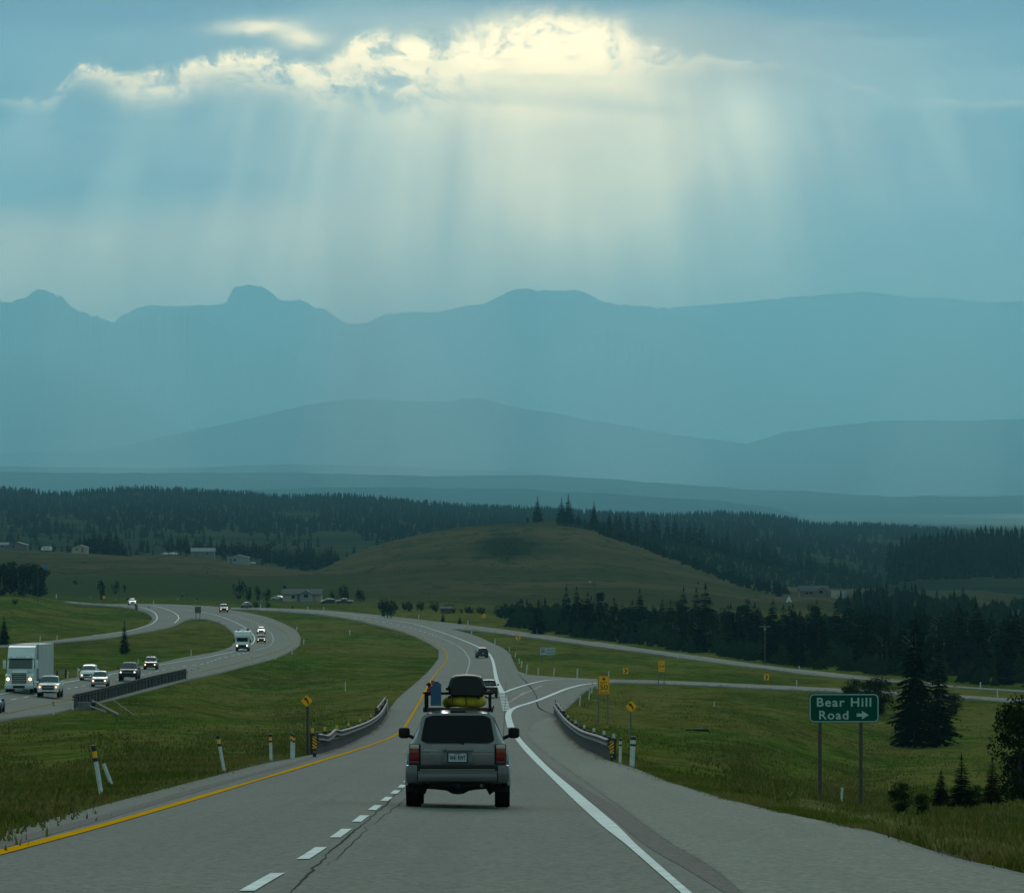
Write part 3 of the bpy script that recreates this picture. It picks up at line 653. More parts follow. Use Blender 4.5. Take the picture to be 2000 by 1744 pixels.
FB = [(960,1030),(1000,1026),(1040,1016),(1100,1012),(1150,1026),(1200,1035),(1250,1045),(1300,1053),(1350,1063),(1400,1076),(1450,1090),(1500,1101),(1550,1110),(1620,1116),(1700,1130),(1780,1150),(1850,1175)]
r_flank = ridge("wooded_flank", FB, lambda x: crest_y(x)+22, 2400, 2080, SLOPE, ny=20, seed=13, back=.12, floor=-60)
FD = [(1690,1150),(1740,1092),(1790,1072),(1850,1068),(1900,1063),(1950,1058),(2000,1058),(2300,1052)]
r_block = ridge("wooded_rise", FD, lambda x: np.interp(x, [1690, 1800, 2300], [1168, 1152, 1156]), 2700, 2060, SLOPE, ny=20, seed=14, back=.12, floor=-60)

# ------------------------------------------------------------------ air
hz = MB().box(-14000, 14000, -2500, 36500, -90, 1290).build("haze", None)
HM = bpy.data.materials.new("haze"); HM.use_nodes = True; q = NT(HM.node_tree); q.n.clear()
vp = q.node('ShaderNodeVolumePrincipled'); vp.inputs['Color'].default_value = (.29, .77, .96, 1); vp.inputs['Density'].default_value = 3.9e-5
vp.inputs['Anisotropy'].default_value = .45
vo = q.node('ShaderNodeOutputMaterial'); q.l.new(vp.outputs[0], vo.inputs['Volume'])
hz.data.materials.append(HM); tag(hz, kind='stuff')

# added veils of rain and haze, shaped and tinted to imitate light shafts
def curtain(x0, x1, d, thick, dens, colr, lean=0., g=.6):
    a = (x0-1000)/F*d; b = (x1-1000)/F*d; m = (a+b)/2; z0, z1 = -85, 1285
    V = []
    th0 = thick
    for z, sh, kt in ((z0, 0, 1.), (z1, lean, .08)):
        thick = th0*kt
        V += [(a+sh, d, z), ((a+m)/2+sh, d-thick*.36, z), (m+sh, d-thick*.5, z), ((b+m)/2+sh, d-thick*.36, z), (b+sh, d, z), ((b+m)/2+sh, d+thick*.36, z), (m+sh, d+thick*.5, z), ((a+m)/2+sh, d+thick*.36, z)]
    o = MB().raw(V, [tuple(range(8)), tuple(range(15, 7, -1))]+[(i, 8+i, 8+(i+1) % 8, (i+1) % 8) for i in range(8)]).build("added_haze_veil", None)
    M = bpy.data.materials.new("added_haze_air"); M.use_nodes = True; q = NT(M.node_tree); q.n.clear()
    vp = q.node('ShaderNodeVolumePrincipled'); vp.inputs['Color'].default_value = (*colr, 1); vp.inputs['Density'].default_value = dens; vp.inputs['Anisotropy'].default_value = g
    vo = q.node('ShaderNodeOutputMaterial'); q.l.new(vp.outputs[0], vo.inputs['Volume']); o.data.materials.append(M); tag(o, kind='stuff')
curtain(-3000, 5000, 11600, 9000, 7.5e-5, (.42, .88, .98))  # broad added veils, fading the hills and ranges like deeper haze
curtain(-3500, 5500, 18900, 2600, 3.6e-4, (.42, .88, .98))
curtain(-4000, 6000, 6250, 1500, 3.0e-4, (.33, .81, .98))
curtain(1150, 2700, 18900, 3000, 3.2e-4, (.42, .88, 1.0))
curtain(560, 1080, 11000, 2200, 2.2e-4, (.90, 1., 1.), -60)  # narrow pale columns from here on, tinted to read as sunlit shafts
curtain(1000, 1420, 11400, 1600, 1.6e-4, (.8, .98, 1.), 40)
curtain(60, 420, 10600, 1500, 1.6e-4, (.75, .95, .9), -80)
curtain(620, 800, 9000, 900, 2.4e-4, (.85, 1., .98), -30)
curtain(1680, 1960, 10200, 1400, 1.8e-4, (.6, .95, 1.), 60)
# ------------------------------------------------------------------ vehicles
GLASS = mat("tinted_glass", (.008, .011, .012), .12, spec=.25)
GLASSF = mat("windscreen_glass", (.03, .04, .042), .08, spec=.6)
TYRE = mat("tyre_rubber", (.006, .006, .006), .95, spec=.1)
RIM = mat("alloy_rim", (.25, .25, .25), .4, metal=.8)
TRIM = mat("black_trim", (.010, .010, .010), .7, spec=.2)
CHROME = mat("chrome", (.5, .5, .5), .2, metal=1)
HEAD = mat("headlight_lit", (.9, .85, .7), .3, emit=(1, .66, .36), estr=5)
HEADW = mat("headlight_amber_lit", (.9, .7, .4), .3, emit=(1, .50, .10), estr=4)
LENS = mat("lamp_lens_dim", (.35, .33, .30), .25)
LENSG = mat("lamp_lens_glowing", (.35, .2, .12), .3, emit=(1, .30, .12), estr=.40)
TAILR = mat("tail_red", (.16, .004, .006), .4, spec=.2)
TAILW = mat("tail_clear", (.42, .34, .30), .3)
TAILA = mat("tail_amber", (.20, .05, .03), .4, spec=.2)
PLATE = mat("plate_white", (.40, .43, .47), .6, spec=.2)
PLATET = mat("plate_blue_letters", (.02, .035, .10), .5)
def paint(name, c, metal=.3, rough=.35, coat=.5): return mat("paint_"+name, c, rough, metal=metal, coat=coat, var=.12, scale=2)
SILVER = paint("silver", (.150, .146, .150), .35)
SILVERD = paint("silver_bumper", (.075, .075, .078), .3)
WHITE = paint("white", (.62, .63, .64), 0)
PALE = paint("pale_silver", (.42, .43, .44), .2)
BLACK = paint("black", (.006, .007, .008), .0, .5, .08)
DGREY = paint("dark_grey", (.018, .021, .024), .1, .45, .15)
DRED = paint("dark_red", (.05, .012, .012), .1)
CREAM = paint("cream", (.55, .53, .46), 0)

class Loft:
    """body shell: stations along Y, each a ring of half points mirrored"""
    def __init__(s, st):
        s.st = st; s.R = []
        for (y, zb, zbelt, zr, wb, wm, wbelt, wr) in st:
            gh = zr-zbelt
            hp = [(0, zb), (wb*.86, zb), (wb, zb+.05), (wm, zb+(zbelt-zb)*.38), (wm, zb+(zbelt-zb)*.72), (wbelt, zbelt)]
            if gh > .2: hp += [(wbelt-.035, zbelt+.03), (wr+.02, zr-.10), (wr-.05, zr-.03), (wr*.62, zr), (0, zr+.012)]
            else: hp += [(wbelt-.03, zbelt+gh*.25), (wbelt-.07, zbelt+gh*.6), (wbelt*.86, zbelt+gh*.85), (wbelt*.55, zr), (0, zr+.01)]
            s.R.append([Vector((x, y, z)) for x, z in hp])
    def at(s, i, j, side=1):
        i = min(max(i, 0), len(s.R)-1.0001); j = min(max(j, 0), len(s.R[0])-1.0001)
        a, b = int(i), int(j); u, v = i-a, j-b
        p = (s.R[a][b]*(1-v)+s.R[a][b+1]*v)*(1-u)+(s.R[a+1][b]*(1-v)+s.R[a+1][b+1]*v)*u
        return Vector((p.x*side, p.y, p.z))
    def norm(s, i, j, side=1):
        e = .05; du = s.at(i+e, j, side)-s.at(i-e, j, side); dv = s.at(i, j+e, side)-s.at(i, j-e, side)
        n = du.cross(dv)
        if n.length < 1e-9: return Vector((0, 0, 1))
        n.normalize(); c = s.at(i, j, side); ctr = Vector((0, c.y, c.z-.6))
        return n if n.dot(c-ctr) > 0 else -n
    def body(s, name, material, parent):
        m = len(s.R[0]); full = []
        for r in s.R: full.append([Vector(p) for p in r]+[Vector((-p.x, p.y, p.z)) for p in r[-2:0:-1]])
        n = len(full[0]); V = [p for r in full for p in r]; Fc = []
        for i in range(len(full)-1):
            for j in range(n): Fc.append((i*n+j, i*n+(j+1) % n, (i+1)*n+(j+1) % n, (i+1)*n+j))
        for base in (0, (len(full)-1)*n):
            for j in range(m-1):
                a, b = j, j+1; c, d = (n-b) % n, (n-a) % n
                f = [base+a, base+b, base+c, base+d]; f2 = []
                for v in f:
                    if v not in f2: f2.append(v)
                if len(f2) > 2: Fc.append(tuple(f2))
        B = MB().raw(V, Fc); return B.build(name, material, parent, True, rad(28))
    def patch(s, B, i0, i1, j0, j1, side=1, off=.008, nu=4, nv=3, mirror=False, i0b=None, i1b=None, thick=.006):
        """a curved pane lying on the shell; with mirror it runs across the centre line"""
        i0b = i0 if i0b is None else i0b; i1b = i1 if i1b is None else i1b
        js = [j0+(j1-j0)*t/nv for t in range(nv+1)]
        cols = [(j, 1) for j in js]
        if mirror: cols = [(j, 1) for j in js]+[(j, -1) for j in js[-2::-1]]
        else: cols = [(j, side) for j in js]
        V = []
        for a in range(nu+1):
            for j, sd in cols:
                t = (j-j0)/(j1-j0) if j1 != j0 else 0
                i = (i0+(i1-i0)*a/nu)*(1-t)+(i0b+(i1b-i0b)*a/nu)*t
                p = s.at(i, j, sd); V.append(p+s.norm(i, j, sd)*off)
        n = len(cols); Fc = [(a*n+c, a*n+c+1, (a+1)*n+c+1, (a+1)*n+c) for a in range(nu) for c in range(n-1)]
        B.raw(V, Fc)
def wheel(parent, x, y, r, w, mrim=None):
    T = MB(); n = 20
    V = []; prof = [(-w/2, r*.62), (-w/2, r*.93), (-w*.36, r), (w*.36, r), (w/2, r*.93), (w/2, r*.62)]
    for (a, b) in prof:
        for i in range(n):
            t = 2*math.pi*i/n; V.append((x+a, y+b*math.cos(t), r+b*math.sin(t)))
    Fc = [(k_*n+i, k_*n+(i+1) % n, (k_+1)*n+(i+1) % n, (k_+1)*n+i) for k_ in range(5) for i in range(n)]
    T.raw(V, Fc); wh = T.build("wheel", TYRE, parent, True, rad(40))
    Rm = MB(); sx = 1 if x > 0 else -1
    Rm.tube((x+sx*w*.18, y, r), (x+sx*w*.42, y, r), r*.62, r*.60, 16)
    for i in range(5):
        t = 2*math.pi*i/5; Rm.tube((x+sx*w*.44, y, r), (x+sx*w*.44, y+.5*r*math.cos(t), r+.5*r*math.sin(t)), .03, .022, 5)
    Rm.build("rim", mrim or RIM, wh, True)
    return wh
KINDS_V = {
 # y, zb, zbelt, zroof, wb, wm, wbelt, wroof  (rear to front)
 'suv': dict(L=4.6, st=[(-2.30, .45, .98, 1.02, .74, .86, .82, .78), (-2.22, .32, 1.02, 1.10, .80, .89, .85, .78), (-2.02, .30, 1.05, 1.62, .82, .90, .86, .60), (-1.2, .28, 1.06, 1.70, .83, .91, .87, .63), (0, .28, 1.04, 1.72, .83, .91, .87, .64), (.55, .28, 1.03, 1.66, .83, .91, .87, .62), (1.22, .28, 1.02, 1.10, .83, .91, .86, .72), (1.9, .30, .97, 1.04, .82, .90, .83, .7), (2.2, .34, .86, .93, .76, .84, .74, .6), (2.30, .42, .74, .78, .70, .76, .68, .5)], R=.36, ax=1.38),
 'sedan': dict(L=4.6, st=[(-2.30, .45, .86, .90, .72, .84, .78, .7), (-2.2, .30, .93, 1.0, .78, .88, .82, .7), (-1.65, .26, .95, 1.06, .80, .89, .83, .68), (-.95, .25, .95, 1.40, .81, .90, .84, .56), (-.1, .25, .94, 1.45, .81, .90, .84, .58), (.45, .25, .93, 1.40, .81, .90, .84, .56), (1.2, .25, .90, .98, .81, .90, .82, .66), (1.9, .28, .82, .88, .80, .88, .78, .6), (2.2, .32, .74, .79, .74, .82, .7, .5), (2.30, .40, .64, .68, .66, .72, .62, .5)], R=.33, ax=1.38),
 'pickup': dict(L=5.8, st=[(-2.9, .50, 1.16, 1.18, .84, .96, .92, .9), (-2.8, .48, 1.20, 1.22, .90, .98, .95, .9), (-.95, .45, 1.22, 1.24, .90, .98, .95, .9), (-.88, .45, 1.24, 1.86, .90, .98, .93, .70), (-.1, .45, 1.24, 1.93, .90, .98, .93, .72), (.65, .45, 1.24, 1.90, .90, .98, .93, .70), (1.35, .45, 1.23, 1.30, .90, .98, .92, .8), (2.2, .45, 1.20, 1.27, .90, .98, .90, .8), (2.75, .48, 1.14, 1.20, .86, .94, .86, .7), (2.86, .55, 1.00, 1.04, .80, .88, .8, .6)], R=.42, ax=1.85),
 'van': dict(L=5.0, st=[(-2.5, .45, 1.0, 1.04, .8, .92, .88, .8), (-2.4, .30, 1.06, 1.15, .86, .96, .92, .8), (-2.2, .28, 1.08, 1.68, .87, .97, .92, .68), (-1, .28, 1.08, 1.76, .87, .97, .92, .70), (.2, .28, 1.06, 1.76, .87, .97, .92, .70), (.8, .28, 1.05, 1.66, .87, .97, .92, .66), (1.65, .28, 1.02, 1.12, .87, .97, .90, .76), (2.1, .30, .92, 1.0, .85, .95, .84, .7), (2.4, .36, .80, .86, .78, .88, .74, .6), (2.5, .42, .70, .74, .70, .78, .66, .5)], R=.35, ax=1.5)}
def make_car(name, kind, P, lit=HEAD, rear=False):
    """front along +Y"""
    K = KINDS_V[kind]; t = empty(name); Lf = Loft(K['st']); L = K['L']; st = K['st']
    Lf.body("body", P, t)
    # which stations carry the windscreen: last roofed station -> next
    top = [i for i, s_ in enumerate(st) if s_[3]-s_[2] > .2]; a, b = top[0], top[-1]
    B = MB(); Lf.patch(B, b+.10, b+.92, 7.1, 10, mirror=True, nu=4, nv=4, off=.012); B.build("windscreen", GLASSF, t, True)
    B = MB(); Lf.patch(B, a-.88, a-.10, 7.1, 10, mirror=True, nu=4, nv=4, off=.012); B.build("rear_window", GLASS, t, True)
    for sd in (1, -1):
        B = MB(); Lf.patch(B, a+.10, b-.02, 6.12, 6.93, side=sd, nu=6, nv=2, off=.010, i1=b+.55) if False else Lf.patch(B, a+.12, b+.50, 6.12, 6.93, side=sd, nu=6, nv=2, off=.010, i1b=b+.02)
        B.build("side_window", GLASS, t, True)
    yf = st[-1][0]; zf = st[-2][2]; zb = st[-2][1]; wf = st[-2][5]
    G = MB(); G.cbox(-wf*.55, wf*.55, yf-.03, yf+.035, zf-.26 if kind != 'pickup' else zf-.42, zf-.05, .02); gr = G.build("grille", TRIM, t)
    if kind in ('pickup',):
        MB().cbox(-wf*.5, wf*.5, yf+.02, yf+.05, zf-.26, zf-.20, .01).build("chrome_bar", CHROME, gr)
    for sd in (1, -1):
        hx = wf*.76; hz_ = zf-.17
        h = MB().cbox(sd*hx-.15, sd*hx+.13, yf-.14, yf+.03, hz_-.09, hz_+.07, .03).build("headlight", LENS if lit is None else LENSG, t, True)
        if lit is not None:
            MB().tube((sd*hx, yf+.02, hz_-.01), (sd*hx, yf+.05, hz_-.01), .066, .060, 12).build("bulb", lit, h)
    Bm = MB(); Bm.cbox(-wf*.97, wf*.97, yf-.25, yf+.06, zb-.02, zb+.2, .05); Bm.build("front_bumper", P if kind != 'pickup' else (CHROME if P is not BLACK else TRIM), t, True)
    MB().cbox(-wf*.6, wf*.6, yf-.1, yf+.07, zb+.02, zb+.12, .02).build("air_intake", TRIM, t)
    yr = st[0][0]
    Bm = MB(); Bm.cbox(-wf*.98, wf*.98, yr-.07, yr+.25, zb+.05, zb+.30, .05); Bm.build("rear_bumper", P if kind != 'pickup' else (CHROME if P is not BLACK else TRIM), t, True)
    for sd in (1, -1):
        MB().cbox(sd*.74*1-.09, sd*.74+.09, yr-.02, yr+.1, st[1][2]-.30, st[1][2]-.04, .02).build("tail_light", TAILR, t)
    p = MB().cbox(-.16, .16, yr-.035, yr, .70, .86, .01).build("licence_plate", PLATE, t)
    ym = st[b+1][0]-.28; zm = st[b][2]+.10; wm_ = st[b][6]
    for sd in (1, -1):
        MB().cbox(sd*(wm_+.14)-.11, sd*(wm_+.14)+.11, ym-.07, ym+.07, zm-.08, zm+.09, .03).build("mirror", P if P in (WHITE, PALE) else TRIM, t, True)
    for sx in (1, -1):
        for sy in (1, -1): wheel(t, sx*(st[3][5]-.12), sy*K['ax'], K['R'], .24)
    # flat black half-discs standing for shade in the wheel arches, plus underbody slab
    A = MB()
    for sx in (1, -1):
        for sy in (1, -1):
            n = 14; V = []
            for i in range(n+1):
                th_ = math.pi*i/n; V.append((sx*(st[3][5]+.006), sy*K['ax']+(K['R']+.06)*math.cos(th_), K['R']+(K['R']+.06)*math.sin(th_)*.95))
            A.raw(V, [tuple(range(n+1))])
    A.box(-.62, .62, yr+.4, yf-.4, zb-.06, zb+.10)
    A.build("arch_shade_underbody", TRIM, t)
    return t
def place(o, x, y, rot=0., sc=None):
    p = pt(x, y); sl = slope(p.x, p.y)
    o.location = (p.x, p.y, p.z); o.rotation_mode = 'ZXY' if False else 'XYZ'
    # tilt to the road: rotate about local X so that the car lies on the slope along world Y
    up = Vector((0, -sl, 1)).normalized(); f = Vector((-math.sin(rot), math.cos(rot), 0)); f = (f-up*f.dot(up)).normalized(); r = f.cross(up)
    M = Matrix((r, f, up)).transposed().to_4x4(); M.translation = p
    if sc: M = M @ Matrix.Scale(sc, 4)
    o.matrix_world = M
    return o
VEH = [
 # name, kind, paint, lamp, px, py, heading deg, target photo width px, label, category
 ("pickup_truck", 'pickup', WHITE, HEADW, 98, 1362, 182, 46, "white pickup truck with amber lamps lit driving beside the white lorry", "pickup truck"),
 ("minivan", 'van', WHITE, HEAD, 175, 1328.5, 181, 36, "white minivan with a lit headlight, half hidden by the silver car in front of it", "minivan"),
 ("oncoming_car", 'suv', PALE, HEAD, 196, 1341, 182, 35, "pale silver car with bright headlights driving in front of the white minivan", "car"),
 ("pickup_truck", 'pickup', BLACK, HEAD, 253, 1329.5, 181, 39, "black pickup truck with headlights on, between the silver car and the small dark car", "pickup truck"),
 ("oncoming_car", 'suv', DRED, HEAD, 295, 1307, 181, 28, "small dark red car with lit headlights behind the black pickup, just past the bridge barrier", "car"),
 ("oncoming_car", 'sedan', CREAM, HEAD, 510, 1237.5, 183.5, 18, "pale cream car with lit headlights on the bend behind the dark car", "car"),
 ("oncoming_car", 'suv', DGREY, HEAD, 510, 1255.5, 184, 18, "dark grey car with lit headlights on the bend just right of the motorhome", "car"),
 ("oncoming_car", 'suv', DRED, HEAD, 437, 1195.5, 185, 18, "dark maroon car with lit headlights at the far end of the bend", "car"),
 ("oncoming_car", 'sedan', WHITE, HEAD, 258, 1181, 188, 16, "white car with lit headlights entering the far left loop ramp", "car"),
 ("parked_car", 'van', BLACK, None, 481, 1187.5, 164, 13, "black van seen from its side at the far bend, left of the cream house", "van"),
 ("oncoming_car", 'sedan', DGREY, HEAD, -16, 1391, 181, 46, "dark car cut off by the left edge of the photo, in front of the lorry", "car"),
 ("leading_car", 'suv', BLACK, None, 941, 1284.5, 6, 23, "black car driving away alone in the distance in the right lane", "car"),
 ("leading_pickup", 'pickup', BLACK, None, 953.5, 1362, 1, 38, "dark grey pickup truck just ahead, mostly hidden behind the roof box", "pickup truck"),
]
for nm, kd, P_, lit, x_, y_, hd, wpx, lab, cat in VEH:
    o = make_car(nm, kd, P_, lit)
    wreal = 2*KINDS_V[kd]['st'][3][5]
    fac = max(.85, min(1.2, wpx*sc_at(x_, y_)/(wreal*1.06)))
    place(o, x_, y_, rad(hd), fac); tag(o, lab, cat, "oncoming cars with headlights on" if nm.startswith("oncoming") else None)
    if nm == "leading_pickup":
        c = MB(); c.cbox(-.62, .62, -1.0, -.92, 1.36, 1.62, .01).build("rear_screen", mat("sky_reflection_glass", (.10, .12, .12), .15, spec=.6), o)

# parked vehicles near the houses
PK = [(612, 1171.5, 'sedan', WHITE, 80, "small white car parked at the left end of the cream house"), (543, 1171.5, 'sedan', PALE, 70, "silver car parked left of the cream house among bushes"), (640, 1179, 'suv', DGREY, 110, "dark grey car parked under the cream house"), (672, 1180, 'pickup', DGREY, 100, "dark pickup parked right of the cream house"),
      (493, 1101.5, 'sedan', WHITE, 95, "white car parked right of the pale hut on the bench"), (322, 1083.5, 'sedan', PALE, 85, "silver car parked in the open field left of the brown barn"), (338, 1083.5, 'pickup', WHITE, 90, "white pickup parked in the open field left of the brown barn")]
for x_, y_, kd, P_, hd, lab in PK:
    o = make_car("parked_car", kd, P_, None); place(o, x_, y_, rad(hd), .62 if sc_at(x_, y_) > .2 else .8); tag(o, lab, "car", "parked cars by the houses")

# ---- semi truck
def semi():
    t = empty("lorry"); A = mat("truck_white", (.50, .56, .56), .4, var=.1, scale=1.); TRL = mat("trailer_grey", (.40, .43, .42), .5, var=.15, scale=.6); GR = mat("trailer_dark", (.06, .065, .07), .6)
    # front at y=0 pointing to -Y, width 2.5
    c = MB()
    c.prismx([(.05, .55), (.0, 1.0), (.12, 1.65), (.35, 1.85), (1.25, 2.02), (1.25, .55)], -.62, .62)           # bonnet centre
    cab = c.build("bonnet", A, t)
    for sd in (1, -1):
        f = MB(); f.prismx([(.12, .55), (.08, 1.05), (.25, 1.48), (.6, 1.62), (1.3, 1.66), (1.3, .95), (.98, 1.12), (.62, 1.12), (.38, .95), (.34, .55)], sd*.62, sd*1.17)
        f.build("fender", A, t)
        h = MB().cbox(sd*.93-.17, sd*.93+.17, .06, .2, 1.02, 1.36, .05).build("headlight", TRIM, t, True)
        MB().tube((sd*.93, .0, 1.2), (sd*.93, .06, 1.2), .13, .13, 14).build("bulb", HEAD, h)
        MB().cbox(sd*1.36-.14, sd*1.36+.14, 1.3, 1.42, 2.05, 2.75, .04).build("mirror", A, t, True)
        MB().cbox(sd*1.18-.03, sd*1.18+.03, .9, 3.2, .45, 1.0, .03).build("side_skirt", A, t)
    b = MB(); b.prismx([(1.2, 1.0), (1.2, 2.02), (1.62, 2.92), (1.75, 3.05), (2.45, 3.85), (2.9, 3.98), (3.7, 4.0), (3.7, 1.0)], -1.13, 1.13); b.build("cab", A, t, False)
    # windscreen follows the rake
    w = MB(); w.raw([(-1.0, 1.19, 2.06), (1.0, 1.19, 2.06), (.96, 1.585, 2.90), (-.96, 1.585, 2.90)], [(0, 1, 2, 3)]); w.build("windscreen", GLASSF, t)
    for sd in (1, -1):
        w = MB(); w.raw([(sd*1.14, 1.45, 2.1), (sd*1.14, 2.3, 2.1), (sd*1.14, 2.3, 2.85), (sd*1.14, 1.72, 2.85)], [(0, 1, 2, 3)]); w.build("side_window", GLASS, t)
    v = MB(); v.box(-1.12, 1.12, 1.42, 1.66, 2.93, 2.97); v.build("sun_visor", A, t)
    for x in (-.85, -.3, 0, .3, .85): MB().cbox(x-.05, x+.05, 1.62, 1.7, 3.03, 3.08, .01).build("marker_lamp", mat("marker_amber", (.5, .12, .03), .4), t)
    g = MB()
    g.box(-.60, .60, -.02, .02, .86, 1.72); gr = g.build("grille", TRIM, t)
    s = MB()
    for i in range(5): s.cbox(-.56, .56, -.05, -.02, .95+i*.155, 1.01+i*.155, .01)
    s.build("grille_bars", CHROME, gr)
    bp = MB(); bp.cbox(-1.2, 1.2, -.12, .25, .38, .80, .08); bp.build("bumper", A, t, True)
    MB().cbox(-.5, .5, -.14, -.1, .45, .66, .02).build("air_intake", TRIM, t)
    for y in (.8, 3.5, 4.7):
        for sd in (1, -1): wheel(t, sd*1.02, y, .5, .30, RIM)
    tr = MB(); tr.box(-1.29, 1.29, 4.1, 17.6, 1.15, 4.1); trl = tr.build("trailer", TRL, t)
    fr = MB()
    for x in (-1.29, 1.2): fr.box(x, x+.09, 4.06, 4.12, 1.1, 4.12)
    fr.box(-1.29, 1.29, 4.06, 4.12, 4.02, 4.12); fr.box(-1.29, 1.29, 4.06, 4.12, 1.1, 1.25); fr.build("trailer_frame", CHROME, trl)
    MB().box(-1.31, -1.29, 6.5, 12.0, 1.75, 1.95).raw([], []).build("side_stripe", WHITE, trl)
    MB().box(-1.0, 1.0, 5.5, 17.4, .85, 1.15).build("chassis", GR, t)
    for y in (15.2, 16.5):
        for sd in (1, -1): wheel(t, sd*1.02, y, .5, .30, RIM)
    MB().tube((-1.15, 3.9, .6), (-1.15, 3.9, 3.2), .09, .09, 10).build("exhaust_stack", CHROME, t)
    return t
lorry = semi(); tag(lorry, "big white articulated lorry with grey trailer and lit round headlights", "lorry")
p = pt(37, 1354); lorry.location = p
ang = rad(.8); fac = 61*sc_at(37, 1354)/2.62
lorry.rotation_euler = (math.atan(slope(p.x, p.y)), 0, ang); lorry.scale = (fac,)*3
# ---- motorhome
def motorhome():
    t = empty("motorhome"); A = mat("motorhome_white", (.60, .62, .62), .45, var=.06, scale=1.)
    MB().cbox(-1.17, 1.17, 1.9, 7.2, .55, 3.05, .10).build("living_box", A, t, True)
    b = MB(); b.prismx([(.35, 2.05), (.30, 2.35), (.55, 2.9), (.9, 3.05), (2.0, 3.05), (2.0, 2.05)], -1.17, 1.17); o = b.build("overcab_bunk", A, t)
    text("bunk_lettering", "COACHMAN" if False else "- - - - -", .3, TRIM, o, (0, .42, 2.62), width=1.0, height=.06, rot=(math.pi/2+.45, 0, 0))
    c = MB(); c.prismx([(-.45, .45), (-.5, .95), (-.35, 1.18), (.45, 1.30), (1.05, 2.06), (2.0, 2.06), (2.0, .45)], -.98, .98); c.build("cab", A, t)
    w = MB(); w.raw([(-.84, .50, 1.36), (.84, .50, 1.36), (.78, 1.0, 2.03), (-.78, 1.0, 2.03)], [(0, 1, 2, 3)]); w.build("windscreen", GLASS, t)
    MB().cbox(-.55, .55, -.54, -.46, .62, .98, .02).build("grille", TRIM, t)
    for sd in (1, -1):
        h = MB().cbox(sd*.76-.16, sd*.76+.16, -.53, -.4, .70, .98, .03).build("headlight", TAILA, t)
        MB().tube((sd*.76, -.57, .85), (sd*.76, -.52, .85), .11, .11, 12).build("bulb", HEAD, h)
        MB().cbox(sd*1.22-.10, sd*1.22+.10, .35, .45, 1.3, 1.75, .03).build("mirror", TRIM, t)
    MB().cbox(-.98, .98, -.6, -.3, .38, .60, .05).build("bumper", TRIM, t)
    for y in (.3, 5.2):
        for sd in (1, -1): wheel(t, sd*.86, y, .38, .24)
    MB().cbox(-.35, .35, 3, 3.7, 3.05, 3.32, .05).build("air_conditioner", A, t)
    MB().cbox(-.8, -.5, 2.2, 2.6, 3.05, 3.2, .03).build("roof_vent", TRIM, t)
    MB().cbox(.5, .9, 4.2, 4.6, 3.05, 3.35, .03).build("roof_vent", TRIM, t)
    return t
rv = motorhome(); tag(rv, "white motorhome with an over-cab bunk and lit headlights on the bend", "motorhome")
p = pt(473, 1271.5); rv.location = p; rv.rotation_euler = (math.atan(slope(p.x, p.y)), 0, rad(1.5)); rv.scale = (31*sc_at(473, 1272)/2.4,)*3
# ---- camper trailer near houses
def camper():
    t = empty("camping_trailer")
    b = MB(); b.prism([(-2.8, .6), (-3.0, 1.3), (-2.4, 2.5), (2.5, 2.6), (2.9, 1.8), (2.8, .6)], -1.1, 1.1); b.build("shell", WHITE, t)
    MB().box(-1.6, -.6, -1.12, -1.1, 1.3, 1.9).build("window", GLASS, t); MB().box(.4, 1.4, -1.12, -1.1, 1.3, 1.9).build("window", GLASS, t)
    for y in (-1, 1):
        o = MB().tube((0, y*1.0, .35), (0, y*1.15, .35), .35, .35, 12).build("wheel", TYRE, t)
    MB().tube((2.8, 0, .6), (3.9, 0, .5), .06, .06, 6).build("drawbar", TRIM, t)
    return t
cp = camper(); tag(cp, "white camping trailer parked on the bench between the two left houses", "trailer"); cp.location = pt(91, 1076)+Vector((0, 0, -.1)); cp.scale = (.8,)*3

